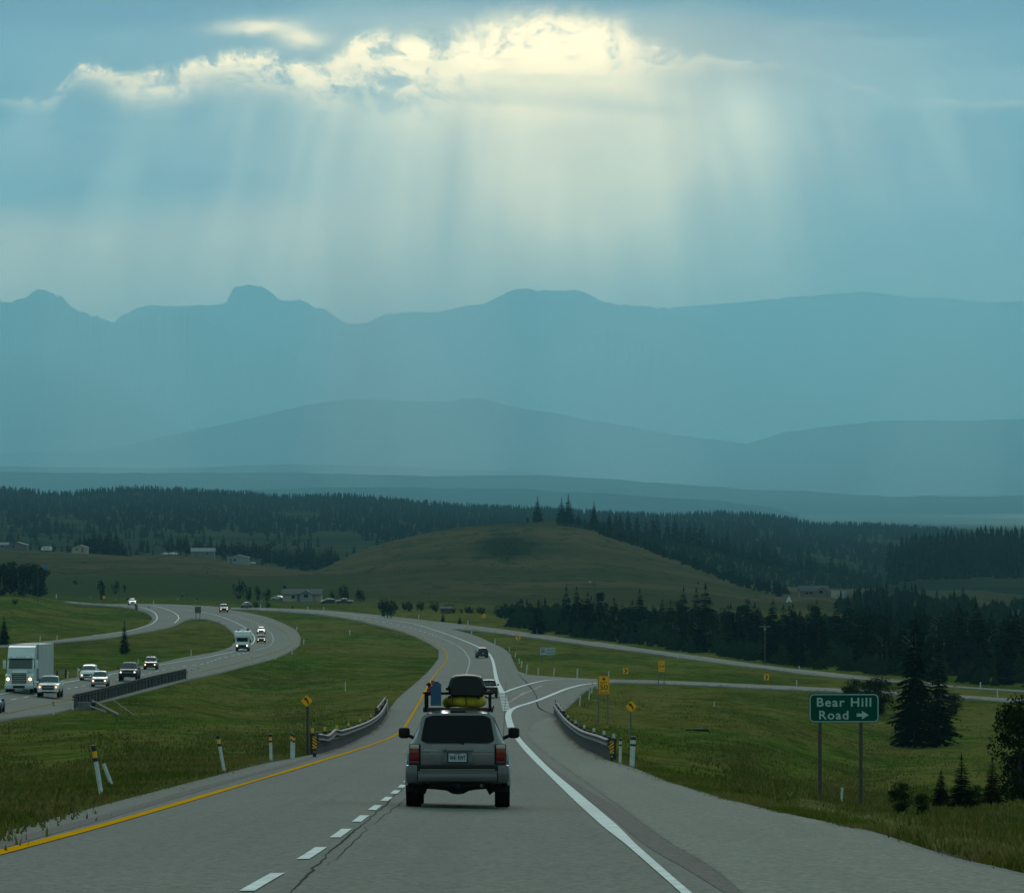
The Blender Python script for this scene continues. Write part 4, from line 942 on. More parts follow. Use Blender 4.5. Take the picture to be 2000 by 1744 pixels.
# ------------------------------------------------------------------ the silver off-roader ahead (main subject)
def main_suv():
    t = empty("silver_off_roader")
    st = [ # y, zb, zbelt, zroof, wb, wm, wbelt, wroof
     (-2.26, .50, 1.10, 1.13, .78, .865, .80, .70), (-2.21, .45, 1.13, 1.18, .84, .89, .82, .70), (-2.10, .42, 1.14, 1.40, .86, .895, .825, .66), (-1.93, .42, 1.145, 1.66, .86, .90, .83, .575), (-1.70, .42, 1.15, 1.715, .86, .90, .835, .585),
     (-.6, .42, 1.14, 1.735, .86, .90, .84, .60), (.35, .42, 1.12, 1.70, .86, .90, .84, .60), (1.15, .42, 1.09, 1.16, .86, .90, .83, .7), (1.9, .44, 1.05, 1.12, .85, .89, .82, .7), (2.3, .48, .95, 1.0, .80, .84, .76, .6), (2.38, .55, .8, .84, .74, .78, .7, .5)]
    Lf = Loft(st); S = SILVER
    Lf.body("body", S, t)
    # tailgate pane, sits on the sloping rear face
    def rear_y(z):   # rear face depth at a height
        return float(np.interp(z, [1.13, 1.18, 1.40, 1.66, 1.72], [-2.25, -2.205, -2.10, -1.925, -1.72]))
    rp = rrect(1, 1, .1, 5)
    def pane(name, x_bot, x_top, z0, z1, off, material, parent, r=.07, thick=.012, n=6):
        V = []; 
        P = []
        for x, z in rrect(2, 2, .28, n):   # -1..1 square with rounded corners
            zz = z0+(z1-z0)*(z+1)/2; ww = x_bot+(x_top-x_bot)*(z+1)/2
            bow = .012*(1-x*x)*(1 if z > 0 else -.3)
            P.append((x*ww, zz+bow))
        m = len(P); V = [(x, rear_y(z)-off, z) for x, z in P]+[(x, rear_y(z)-off+thick, z) for x, z in P]
        # fan with a few interior rows for curvature
        Fc = [tuple(range(m))]+[(i, m+i, m+(i+1) % m, (i+1) % m) for i in range(m)]
        return MB().raw(V, Fc).build(name, material, parent, False)
    gate = pane("tailgate_frame", .735, .62, 1.10, 1.66, .012, S, t, thick=.02)
    seal = pane("window_seal", .655, .565, 1.150, 1.622, .030, TRIM, t)
    win = pane("rear_window", .635, .548, 1.165, 1.608, .036, mat("rear_glass_dark", (.004, .006, .007), .35, spec=.10), t)
    wp = MB(); wp.tube((.09, rear_y(1.13)-.05, 1.135), (.09, rear_y(1.13)-.03, 1.135), .024, .024, 12); wp.tube((.09, rear_y(1.14)-.055, 1.14), (-.28, rear_y(1.17)-.06, 1.165), .010, .006, 6); wp.tube((-.30, rear_y(1.15)-.06, 1.155), (.05, rear_y(1.19)-.06, 1.175), .007, .007, 6)
    wp.build("rear_wiper", TRIM, t)
    # tailgate lower panel with creases
    g = MB(); g.cbox(-.655, .655, -2.295, -2.22, .74, 1.125, .02); tg = g.build("tailgate", S, t, True)
    l = MB(); l.box(-.66, .66, -2.300, -2.28, .985, .990); l.box(-.662, -.656, -2.30, -2.27, .75, 1.12); l.box(.656, .662, -2.30, -2.27, .75, 1.12); l.build("panel_gap", TRIM, tg)
    # plate recess
    rc = MB(); rc.cbox(-.285, .285, -2.315, -2.29, .775, 1.055, .015); r_ = rc.build("plate_surround", paint("silver_dull", (.11, .11, .115), .3), tg, True)
    MB().box(-.25, .25, -2.322, -2.314, .82, 1.00).build("plate_recess", mat("recess_grey", (.10, .10, .105), .5), r_)
    MB().cbox(-.27, .27, -2.345, -2.31, .995, 1.05, .012).build("tailgate_handle", S, tg, True)
    MB().tube((-.215, -2.352, 1.022), (-.215, -2.34, 1.022), .014, .014, 10).build("key_lock", TRIM, tg)
    fr = MB(); fr.cbox(-.178, .178, -2.335, -2.320, .800, .975, .006).build("plate_frame", TRIM, t)
    pl = MB().box(-.158, .158, -2.3385, -2.334, .815, .962).build("licence_plate", PLATE, t)
    text("plate_number", "W41 RWT", .1, PLATET, pl, (0, -2.341, .885), width=.285, height=.088, bold=.003)
    MB().box(-.06, .06, -2.3395, -2.3386, .945, .955).build("plate_band", PLATET, pl)
    text("badge_script", "4Runner", .08, CHROME, tg, (-.47, -2.300, 1.020), width=.25, height=.036)
    text("badge_letters", "LIMITED", .04, CHROME, tg, (-.415, -2.300, .972), width=.12, height=.018)
    # tail lamps: clear, amber, red stacked
    for sd in (1, -1):
        x0, x1 = (.675, .835)
        def lamp(z0, z1, m, nm, par):
            a, b = sorted((sd*x0, sd*x1)); return MB().cbox(a, b, -2.30, -2.10, z0, z1, .012).build(nm, m, par, True)
        L_ = MB().cbox(*sorted((sd*(x0-.012), sd*(x1+.012))), -2.288, -2.12, .765, 1.125, .012).build("tail_light", TRIM, t, True)
        lamp(1.04, 1.115, TAILW, "reversing_lens", L_); lamp(.955, 1.038, TAILA, "indicator_lens", L_); lamp(.83, .953, TAILR, "brake_lens", L_); lamp(.775, .828, mat("lens_dark_red", (.035, .01, .012), .3), "reflector", L_)
    # bumper
    b = MB()
    b.cbox(-.70, .70, -2.42, -2.15, .47, .62, .03); b.cbox(-.70, .70, -2.40, -2.15, .60, .655, .015)
    bp = b.build("rear_bumper", SILVERD, t, True)
    MB().cbox(-.705, .705, -2.39, -2.12, .64, .755, .02).build("bumper_step_pad", TRIM, bp, True)
    MB().box(-.66, .66, -2.402, -2.385, .672, .680).build("bumper_chrome_line", CHROME, bp)
    for sd in (1, -1):
        c = MB(); c.cbox(*sorted((sd*.695, sd*.905)), -2.41, -1.72, .44, .765, .045); c.build("bumper_corner", SILVERD, bp, True)
        m = MB(); m.cbox(*sorted((sd*.60, sd*.89)), -1.78, -1.74, .28, .52, .02); m.build("mud_flap", TRIM, t, True)
    # flared arches
    for sd in (1, -1):
        for yc in (-1.36, 1.40):
            V = []; n = 18
            for i in range(n+1):
                a = math.pi*i/n; c, s_ = math.cos(a), math.sin(a)
                for (r, xo) in ((.435, .86), (.43, .925), (.49, .93), (.56, .88)):
                    V.append((sd*xo, yc+r*c, .40+r*s_*.92))
            Fc = [(i*4+j, i*4+j+1, i*4+j+5, i*4+j+4) for i in range(n) for j in range(3)]
            MB().raw(V, Fc).build("wheel_arch", S, t, True, rad(50))
            V = [(sd*.905, yc+.43*math.cos(math.pi*i/n), .40+.43*math.sin(math.pi*i/n)*.92) for i in range(n+1)]
            MB().raw(V, [tuple(range(n+1))]).build("arch_liner", TRIM, t)
            wheel(t, sd*.785, yc, .375, .265)
    # mirrors
    for sd in (1, -1):
        m = MB(); m.cbox(*sorted((sd*.895, sd*1.10)), .55, .68, 1.22, 1.42, .05); mm = m.build("door_mirror", TRIM, t, True)
        MB().tube((sd*.80, .62, 1.22), (sd*.92, .62, 1.27), .035, .03, 8).build("mirror_arm", TRIM, mm)
    # side glass, windscreen
    for sd in (1, -1):
        B = MB(); Lf.patch(B, 4.1, 6.5, 6.15, 6.92, side=sd, nu=8, nv=2, off=.010, i1b=6.05); B.build("side_window", GLASS, t, True)
    B = MB(); Lf.patch(B, 6.1, 6.92, 7.1, 10, mirror=True, nu=4, nv=4, off=.012); B.build("windscreen", GLASSF, t, True)
    MB().cbox(-.135, .135, -1.93, -1.80, 1.69, 1.735, .01).build("high_brake_light", mat("brake_lens_brown", (.045, .018, .016), .4), t)
    # drain channels / roof rails
    for sd in (1, -1):
        r = MB(); r.path([(sd*.60, -1.70, 1.70), (sd*.60, -1.60, 1.755), (sd*.60, .1, 1.775), (sd*.60, .25, 1.72)], .018, 8)
        for y in (-1.6, -.7, .1): r.tube((sd*.60, y, 1.69), (sd*.60, y, 1.765), .016)
        r.build("roof_rail", TRIM, t, True)
    # underbody
    u = MB(); u.box(-.60, .60, -2.2, 2.0, .42, .56)
    u.prism([(-.62, .44), (.62, .44), (.66, .30), (.56, .22), (.50, .33), (.30, .315), (.18, .29), (.10, .245), (0, .235), (-.10, .245), (-.20, .30), (-.42, .325), (-.55, .33), (-.58, .24), (-.66, .24), (-.66, .44)], -1.55, -1.25)
    u.tube((-.65, -1.36, .375), (.65, -1.36, .375), .05, .05, 10); u.tube((0, -1.5, .36), (0, -1.2, .36), .13, .13, 14)
    u.build("rear_axle", mat("underbody_black", (.008, .008, .008), .8), t)
    e = MB(); e.tube((.42, -2.32, .40), (.42, -1.6, .40), .03, .03, 10); e.build("exhaust_pipe", mat("exhaust_steel", (.12, .11, .10), .5, metal=.6), t)
    h = MB(); h.cbox(-.05, .05, -2.36, -2.1, .36, .44, .01); h.cbox(-.5, .5, -2.22, -2.14, .38, .46, .01); h.build("tow_hitch", TRIM, t)
    aer = MB().tube((.60, -1.5, 1.69), (.635, -1.55, 1.80), .02, .008, 8).build("aerial_base", TRIM, t)
    MB().tube((.80, 1.05, 1.1), (.86, 1.0, 2.25), .004, .003, 5).build("aerial", TRIM, t)
    return t
suv = main_suv(); tag(suv, "dusty silver off-road car driving ahead in mid-picture, loaded rack, tinted rear window", "car")
sx, sy = 894.5, 1576.5
pS = pt(sx, sy); place(suv, sx, sy, rad(.2))
# the rear axle rests at that point: slide forward
MW = suv.matrix_world.copy(); suv.matrix_world = MW @ Matrix.Translation((0, 1.36, 0)); MW = suv.matrix_world.copy()
KS = 205*sc_at(sx, sy)/1.86; MW = MW @ Matrix.Scale(KS, 4); suv.matrix_world = MW
def on_suv(o): o.matrix_world = MW @ o.matrix_basis; return o
BLKM = mat("rack_black", (.006, .006, .007), .6, spec=.15)
# rack
rk = empty("roof_rack")
r = MB()
for z in (1.745,):
    r.path([(-.57, -1.55, z), (.575, -1.55, z), (.575, .0, z), (-.57, .0, z), (-.57, -1.55, z)], .016, 8)
r.build("basket_rails", BLKM, rk, True)
r = MB()
for i in range(8): r.box(-.56, .56, -1.5+i*.2, -1.46+i*.2, 1.735, 1.75)
r.build("basket_floor", BLKM, rk)
for sd, x in ((1, .565), (-1, -.57)):
    for y in (-1.5, -.1): MB().cbox(x-.025, x+.025, y-.025, y+.025, 1.70, 2.045, .008).build("upright", BLKM, rk)
for y in (-1.5, -.1): MB().cbox(-.62, .62, y-.025, y+.025, 2.005, 2.04, .008).build("cross_bar", BLKM, rk, True)
MB().cbox(-.56, .56, -1.575, -1.54, 1.69, 1.765, .01).build("rear_board", mat("rack_board", (.022, .012, .010), .7), rk)
on_suv(rk); tag(rk, "black steel roof rack on the silver car with uprights and cross bars", "roof rack")
# cargo box: rounded trunk shape
bx = empty("roof_cargo_box"); V = []; 
prof = [(0, 2.135), (.27, 2.135), (.315, 2.16), (.325, 2.27), (.335, 2.285), (.335, 2.30), (.322, 2.31), (.30, 2.40), (.27, 2.455), (.20, 2.485), (.10, 2.50), (0, 2.505)]
ring = prof+[(-x, z) for x, z in prof[-2:0:-1]]
ys = [(-1.62, .86, .90), (-1.58, .97, .97), (-1.5, 1., 1.), (-.2, 1., 1.), (.35, .95, .9), (.55, .7, .55)]
for y, kx, kz in ys:
    for x, z in ring: V.append((.15+x*kx, y, 1.985+(z-2.135)*kz+(2.3-2.135)*(1-kz)*.25))
n = len(ring); Fc = [(i*n+j, i*n+(j+1) % n, (i+1)*n+(j+1) % n, (i+1)*n+j) for i in range(len(ys)-1) for j in range(n)]+[tuple(range(n)), tuple(range((len(ys)-1)*n, len(ys)*n))]
MB().raw(V, Fc).build("shell", mat("box_black_plastic", (.006, .008, .009), .45, spec=.3), bx, True, rad(30))
s_ = MB()
for sd in (1, -1): s_.cbox(.15+sd*.335-.03, .15+sd*.335+.03, -1.56, -1.40, 2.07, 2.12, .01)
s_.build("latch", BLKM, bx)
s_ = MB(); s_.box(.15-.28, .15+.28, -1.618, -1.61, 2.112, 2.120); s_.build("seam", BLKM, bx)
for sd in (-.2, .27): MB().box(.15+sd-.02, .15+sd+.02, -1.52, -1.44, 1.95, 1.99).build("foot", BLKM, bx)
on_suv(bx); tag(bx, "black hard-shell cargo box strapped on top of the silver car's rack", "cargo box")
# yellow raft / float: squashed ring
rf = empty("inflatable_raft"); V = []; n1_, n2_ = 40, 14; cxr, cyr = .105, -.82
for i in range(n1_):
    a = 2*math.pi*i/n1_; ex = abs(math.cos(a))**.75*math.copysign(1, math.cos(a)); ey = abs(math.sin(a))**.75*math.copysign(1, math.sin(a))
    for j in range(n2_):
        b = 2*math.pi*j/n2_; rr = .095+.008*math.sin(9*a); V.append((cxr+ex*(.30+rr*math.cos(b)), cyr+ey*(.60+rr*math.cos(b)), 1.872+.098*math.sin(b)+.01*math.cos(3*a)))
Fc = [(i*n2_+j, i*n2_+(j+1) % n2_, ((i+1) % n1_)*n2_+(j+1) % n2_, ((i+1) % n1_)*n2_+j) for i in range(n1_) for j in range(n2_)]
YEL = mat("raft_yellow", (.52, .43, .03), .7, spec=.1, col2=(.28, .23, .02), scale=5, detail=5)
MB().raw(V, Fc).build("tube", YEL, rf, True, rad(80))
MB().cbox(cxr-.29, cxr+.29, cyr-.58, cyr+.58, 1.91, 1.985, .04).build("deck", mat("raft_deck", (.10, .10, .04), .6, col2=(.03, .03, .03), scale=4), rf, True)
for x0_, x1_ in ((-.12, -.24), (.0, .0), (.30, .40)):
    s_ = MB(); s_.path([(x0_+.1, -1.1, 1.995), (x0_+.12, -1.40, 1.995), (x1_+.14, -1.525, 1.94), (x1_+.15, -1.535, 1.80)], .008, 5)
    s_.build("lashing", BLKM, rf)
on_suv(rf); tag(rf, "yellow inflatable raft lashed down under the black cargo box", "raft")
# blue jerry can & red can
def can(name, x0, x1, z0, z1, y0, m, cap, lab):
    t = empty(name); c = MB(); c.prism([(x0, z0), (x1, z0), (x1, z1-.02), (x1-.02, z1), (x0+.07, z1), (x0, z1-.07)], y0, y0+.34); c.build("container", m, t)
    r = MB()
    for k_ in range(3): r.box(x0+.03, x1-.03, y0-.006, y0, z0+.10+k_*.1, z0+.115+k_*.1)
    r.build("ribs", m, t)
    MB().cbox((x0+x1)/2-.05, (x0+x1)/2+.05, y0+.05, y0+.25, z1, z1+.035, .012).build("handle", m, t)
    MB().tube((x0+.05, y0+.06, z1-.03), (x0+.03, y0+.06, z1+.045), .03, .028, 10).build("cap", cap, t)
    on_suv(t); tag(t, lab, "jerry can"); return t
BLU = mat("can_blue", (.008, .075, .17), .4, var=.2, scale=6); REDM = mat("can_red", (.42, .03, .03), .45)
can("jerry_can", -.485, -.30, 1.80, 2.20, -1.60, BLU, REDM, "upright blue plastic jerry can with a red cap at the left of the rack")
can("jerry_can", -.555, -.49, 1.98, 2.16, -1.45, REDM, TRIM, "small red can strapped outside the blue jerry can on the rack")
# ------------------------------------------------------------------ signs, posts, rails
STEEL = mat("galvanised_steel", (.125, .13, .13), .7, metal=.2, spec=.2, col2=(.065, .06, .055), scale=2.2, detail=6)
STEELD = mat("sign_post_steel", (.10, .11, .11), .6)
WOODP = mat("sign_post_timber", (.075, .062, .050), .85, col2=(.045, .038, .030), scale=6)
WOODD = mat("dark_timber", (.035, .032, .028), .9, col2=(.018, .016, .014), scale=5)
YSIGN = mat("sign_amber", (.95, .42, .006), .7, spec=.1, var=.08, scale=3)
KSIGN = mat("sign_black", (.010, .008, .008), .6)
GSIGN = mat("sign_green", (.002, .066, .047), .8, spec=.05, var=.1, scale=2)
WSIGN = mat("sign_white_reflective", (.36, .48, .44), .7, spec=.1)
PSTW = mat("post_white", (.56, .60, .58), .6, col2=(.42, .45, .42), scale=6)
PSTB = mat("post_black_band", (.008, .008, .010), .6)
PSTY = mat("post_amber_reflector", (.75, .36, .01), .5)
CONC = mat("concrete_grey", (.15, .16, .15), .9, col2=(.09, .10, .09), scale=2)
RUST = mat("rust_patch", (.14, .07, .03), .8, col2=(.22, .18, .13), scale=6)
def gz(X, Y): return float(H(X, Y)[0])-float(lift(Y))
def base(x, y):
    p = pt(x, y); p.z -= float(lift(p.y)); return p, p.y/F      # point on the ground, metres per photo pixel
# ---- big green sign
p, s = base(1600, 1560)
pr, _ = base(1680, 1572)
t = empty("road_sign", ((p.x+pr.x)/2, p.y, min(p.z, pr.z)))
tag(t, "green road sign reading Bear Hill Road with an arrow, on two timber posts", "road sign")
ox, oy, oz = t.location; s = oy/F
U = lambda x: (x-1000)*s-ox
Zp = lambda y: -(y-YH)*s-oz
cxs, czs = U(1648.5), Zp(1382.5); wS, hS = 137*s, 57*s
pl = MB(); pl.prism(rrect(wS, hS, .20, 6, cxs, czs), -.012, 0); plate = pl.build("sign_plate", GSIGN, t)
outer = rrect(wS-.05, hS-.05, .18, 6, cxs, czs); inner = rrect(wS-.12, hS-.12, .145, 6, cxs, czs); n = len(outer)
b = MB(); V = [(x, -.017, z) for x, z in outer]+[(x, -.017, z) for x, z in inner]+[(x, -.013, z) for x, z in outer]+[(x, -.013, z) for x, z in inner]
Fc = [(i, (i+1) % n, n+(i+1) % n, n+i) for i in range(n)]+[(i, 2*n+i, 2*n+(i+1) % n, (i+1) % n) for i in range(n)]+[(n+i, n+(i+1) % n, 3*n+(i+1) % n, 3*n+i) for i in range(n)]
b.raw(V, Fc).build("border", WSIGN, plate)
text("lettering", "Bear Hill", .5, WSIGN, plate, (U(1648.5), -.018, Zp(1371)), width=106*s, height=17.5*s, spacing=1.15, bold=.008)
text("lettering", "Road", .5, WSIGN, plate, (U(1628.5), -.018, Zp(1396)), width=57*s, height=17*s, spacing=1.15, bold=.008)
ar = MB(); ar.prism([(U(1673), Zp(1393)), (U(1684), Zp(1393)), (U(1683), Zp(1387.5)), (U(1697), Zp(1396)), (U(1683), Zp(1404.5)), (U(1684), Zp(1399)), (U(1673), Zp(1399))], -.018, -.014); ar.build("arrow", WSIGN, plate)
for x in (1601.5, 1681.5):
    MB().cbox(U(x)-.07, U(x)+.07, 0.0, .14, -1.6, Zp(1356), .01).build("post", WOODP, t)
# ---- amber exit signs
def exit_sign(xc, y0, y1, w, posts, arrow, lab):
    p, s = base(*posts[-1]); t = empty("exit_sign", p); U = lambda x: (x-1000)*s-p.x; Z = lambda y: -(y-YH)*s-p.z
    H_ = (y1-y0)*s; W_ = w*s
    pl = MB().prism(rrect(W_, H_, .05, 4, U(xc), Z((y0+y1)/2)), -.02, 0).build("sign_plate", YSIGN, t)
    h = y1-y0
    o = rrect(W_-.05*W_, H_-.05*W_, .05, 4, U(xc), Z((y0+y1)/2)); i_ = rrect(W_-.09*W_, H_-.09*W_, .04, 4, U(xc), Z((y0+y1)/2)); n = len(o)
    MB().raw([(x, -.022, z) for x, z in o]+[(x, -.022, z) for x, z in i_], [(i, (i+1) % n, n+(i+1) % n, n+i) for i in range(n)]).build("border", KSIGN, pl)
    if arrow:
        a = y0+2; MB().prism([(U(xc), Z(a)), (U(xc+.20*w), Z(a+.13*h)), (U(xc+.07*w), Z(a+.12*h)), (U(xc+.05*w), Z(a+.20*h)), (U(xc-.05*w), Z(a+.20*h)), (U(xc-.07*w), Z(a+.12*h)), (U(xc-.20*w), Z(a+.13*h))], -.026, -.021).build("arrow", KSIGN, pl)
        ys = (y0+.37*h, y0+.62*h, y0+.90*h)
    else: ys = (y0+.18*h, y0+.5*h, y0+.85*h)
    text("lettering", "EXIT", .4, KSIGN, pl, (U(xc), -.022, Z(ys[0])), width=.60*w*s, height=.11*h*s, bold=.004)
    text("lettering", "50", .6, KSIGN, pl, (U(xc), -.022, Z(ys[1])), width=.72*w*s, height=.27*h*s, bold=.006)
    text("lettering", "km/h", .4, KSIGN, pl, (U(xc), -.022, Z(ys[2])), width=.72*w*s, height=.11*h*s, bold=.004)
    MB().box(U(xc-.43*w), U(xc+.43*w), -.024, -.021, Z(y0+.795*h)-.008, Z(y0+.795*h)+.008).build("divider", KSIGN, pl)
    for (x, y) in posts:
        MB().box(U(x)-.045, U(x)+.045, 0, .09, Z(y)-.4, Z(y0+3)).build("post", STEELD, t)
    tag(t, lab, "road sign", "amber EXIT 50 signs"); return t
exit_sign(1179.5, 1320, 1355.5, 21, [(1169, 1408), (1187, 1411)], True, "nearer amber EXIT 50 km/h sign with an up arrow, beyond the right guard rail")
exit_sign(1292, 1290, 1312, 12.8, [(1286, 1335), (1297, 1341)], False, "farther, smaller amber EXIT 50 sign standing beside the exit ramp")
# ---- amber diamonds
def diamond(xc, yc, r, xb, yb, glyph, lab, post=True, name="warning_sign", over=None):
    p, s = base(xb, yb)
    if over: s = over; p = Vector(((xb-1000)*s, s*F, gz((xb-1000)*s, s*F)))
    t = empty(name, p); U = lambda x: (x-1000)*s-p.x; Z = lambda y: -(y-YH)*s-p.z
    c = .12*r; P = []
    for (dx, dy) in ((0, 1), (1, 0), (0, -1), (-1, 0)):
        P += [(U(xc+dx*(r-c)-dy*c*1.0), Z(yc-dy*(r-c)-dx*c)), (U(xc+dx*(r-c)+dy*c), Z(yc-dy*(r-c)+dx*c))]
    # order the clipped corners around
    P.sort(key=lambda q_: math.atan2(q_[1]-Z(yc), q_[0]-U(xc)))
    pl = MB().prism(P, -.015, 0).build("sign_plate", YSIGN, t)
    k_ = r/12.
    if glyph == 'left':
        g = [(2.6, 6.5), (4.4, 6.5), (4.0, 2.2), (2.6, -1.0), (.2, -3.9), (1.9, -5.6), (-5.2, -6.6), (-3.8, -.6), (-2.2, -2.2), (-.2, .2), (1.3, 3.0)]
        MB().prism([(U(xc+a*k_), Z(yc+b_*k_)) for a, b_ in g], -.020, -.0155).build("bend_arrow", KSIGN, pl)
    elif glyph == 'merge':
        MB().prism([(U(xc+a*k_), Z(yc+b_*k_)) for a, b_ in [(-1.2, 7), (1.2, 7), (1.2, 2), (4, 5), (5, 3.5), (1.2, 0), (1.2, -3), (3, -3), (0, -8), (-3, -3), (-1.2, -3)]], -.020, -.0155).build("merge_arrow", KSIGN, pl)
    elif glyph == 'two':
        MB().prism([(U(xc+a*k_), Z(yc+b_*k_)) for a, b_ in [(-7, 0), (-3.5, -3), (-3.5, -1), (3.5, -1), (3.5, -3), (7, 0), (3.5, 3), (3.5, 1), (-3.5, 1), (-3.5, 3)]], -.020, -.0155).build("double_arrow", KSIGN, pl)
    if post: MB().box(U(xb)-.045, U(xb)+.045, 0, .07, -.5, Z(yc-r*.6)).build("post", STEELD if xb > 800 else WOODP, t)
    tag(t, lab, "road sign", "amber diamond warning signs"); return t
diamond(599, 1368.5, 12, 600.5, 1471, 'left', "amber diamond sign with a left bend arrow, by the left guard rail end")
diamond(1233, 1379.5, 11.8, 1232, 1437, 'left', "amber diamond sign with a left bend arrow, right of the larger EXIT sign")
diamond(1012, 1245.5, 6, 1012, 1262, 'merge', "amber diamond sign with a merge arrow in the grass wedge between highway and ramp")
diamond(945, 1202.5, 5.3, 945, 1213, 'two', "small amber diamond sign against the dark trees above the ramp junction")
diamond(203, 1166.5, 3.4, 203, 1176, None, "tiny amber sign at the far left end of the loop ramp")
# ---- chevrons
def chevron(xc, yc, w, h, yb, lab):
    p, s = base(xc, yb); t = empty("chevron_sign", p); U = lambda x: (x-1000)*s-p.x; Z = lambda y: -(y-YH)*s-p.z
    pl = MB().prism(rrect(w*s, h*s, .04, 3, U(xc), Z(yc)), -.015, 0).build("sign_plate", YSIGN, t)
    MB().prism([(U(xc+a*w), Z(yc+b_*h)) for a, b_ in [(-.30, -.38), (.02, -.38), (.36, 0), (.02, .38), (-.30, .38), (.04, 0)]], -.020, -.0155).build("chevron", KSIGN, pl)
    MB().box(-.04, .04, 0, .07, -.3, Z(yc)).build("post", STEELD, t); tag(t, lab, "road sign", "amber chevron signs on the exit bend")
chevron(1221.8, 1309.5, 10.2, 11.6, 1327, "amber chevron sign pointing right, just left of the farther EXIT sign")
chevron(1497, 1322, 9.6, 11.4, 1337, "amber chevron sign pointing right, alone far along the exit ramp")
# ---- white information sign
p, s = base(1069.5, 1293); t = empty("information_sign", p); U = lambda x: (x-1000)*s-p.x; Z = lambda y: -(y-YH)*s-p.z
tag(t, "wide white sign reading Aircraft Patrolled in the grass between the ramps", "road sign")
WP = mat("sign_white_plain", (.34, .40, .40), .6, var=.1, scale=1)
pl = MB().prism(rrect(29.6*s, 14.5*s, .12, 3, U(1069.8), Z(1271.5)), -.02, 0).build("sign_plate", WP, t)
DKG = mat("sign_dark_lettering", (.03, .05, .05), .6)
text("lettering", "Aircraft", .5, DKG, pl, (U(1075.5), -.022, Z(1269)), width=14.2*s, height=3.4*s); text("lettering", "Patrolled", .5, DKG, pl, (U(1075), -.022, Z(1275)), width=16.6*s, height=3.4*s)
m = MB(); m.box(U(1057.5), U(1063.5), -.024, -.021, Z(1267.9), Z(1266.6)); 
for x in (1058, 1060.3, 1062.6): m.box(U(x)-.06, U(x)+.06, -.024, -.021, Z(1273.8), Z(1270.2))
m.build("plane_symbol", DKG, pl)
for x in (1059.5, 1080): MB().box(U(x)-.05, U(x)+.05, 0, .08, -.4, Z(1271)).build("post", STEELD, t)
# ---- sign backs and little roadside signs
BRN = mat("sign_back_brown", (.09, .065, .055), .7, var=.2, scale=1); BLUE = mat("sign_blue", (.01, .14, .26), .5); LGR = mat("sign_grey_small", (.16, .19, .18), .6)
def small_sign(name, x, y0, y1, w, yb, m, lab, legs=(0,), sx_=None):
    s = sc_at(x, yb); p = pt(x, yb); p.z -= float(lift(p.y)); t = empty(name, p); Z = lambda y: -(y-YH)*s-p.z
    MB().prism(rrect(w*s, (y1-y0)*s, .03, 2, 0, Z((y0+y1)/2)), -.03, 0).build("sign_plate", m, t)
    for l in legs: MB().box(l*s-.07, l*s+.07, 0, .1, -.4, Z(y1)+.3).build("post", STEELD, t)
    tag(t, lab, "sign")
small_sign("sign_back", 386.5, 1184.5, 1197, 12, 1209, BRN, "brown sign seen from behind on two legs at the tip of the grass island", (-3.8, 3.8))
small_sign("sign_back", 266.3, 1181, 1191, 5.5, 1199, BRN, "narrow brown sign back on one leg inside the loop ramp")
small_sign("blue_sign", 87, 1105, 1117, 8, 1160, BLUE, "bright blue sign at the right edge of the trees on the left bank", (-1,))
for x, y0, y1, w, yb, lab in ((177, 1164, 1169, 3.6, 1177, "small pale sign at the far edge of the loop road, leftmost of three"), (226, 1167, 1172, 3.6, 1179, "small pale sign left of the white car on the far road"), (347, 1168, 1172.5, 3.6, 1180, "small pale sign behind the far junction, right of the white car"), (382, 1172, 1176, 3.4, 1183, "small pale sign behind the brown sign back"), (511, 1172, 1176, 4, 1186, "small green sign by the bushes right of the black van")):
    small_sign("roadside_sign", x, y0, y1, w, yb, LGR, lab)
# ---- hazard markers
def hazard(x0, x1, y0, y1, yb, flip, plate_txt, lab):
    xc = (x0+x1)/2; p, s = base(xc, yb); t = empty("hazard_marker", p); U = lambda x: (x-1000)*s-p.x; Z = lambda y: -(y-YH)*s-p.z
    pl = MB().box(U(x0), U(x1), -.02, 0, Z(y1), Z(y0)).build("sign_plate", KSIGN, t)
    g = MB(); n = 4; h = (y1-y0); w = x1-x0; st = h/n
    for i in range(n+1):
        a = y0+(i-.6)*st; d = .75*w*(-1 if flip else 1); th = st*.5
        q4 = [(x0, a+(d if d > 0 else 0)), (x1, a+(0 if d > 0 else -d)), (x1, a+(0 if d > 0 else -d)+th), (x0, a+(d if d > 0 else 0)+th)]
        if flip: q4 = [(x0, a), (x1, a+.75*w), (x1, a+.75*w+th), (x0, a+th)]
        else: q4 = [(x0, a+.75*w), (x1, a), (x1, a+th), (x0, a+.75*w+th)]
        q4 = [(x, min(max(y, y0), y1)) for x, y in q4]
        if max(v[1] for v in q4)-min(v[1] for v in q4) > .5: g.prism([(U(x), Z(y)) for x, y in q4], -.024, -.0205)
    g.build("stripes", YSIGN, pl)
    MB().box(U(xc)-.06, U(xc)+.06, 0, .12, -.3, Z(y0+1)).build("post", WOODD, t)
    n_ = MB().box(U(xc-3), U(xc+3), -.02, 0, Z(y1+9), Z(y1+3)).build("number_plate", KSIGN, t)
    text("lettering", plate_txt, .1, PSTW, n_, (U(xc), -.023, Z(y1+6)), width=4*s, height=4*s)
    tag(t, lab, "hazard marker", "black and amber striped hazard markers")
hazard(610.3, 618.2, 1437, 1462, 1478, True, "51", "striped black and amber marker at the near end of the left guard rail")
hazard(1190.8, 1199, 1446, 1471, 1487, False, "51", "striped black and amber marker at the near end of the right guard rail")
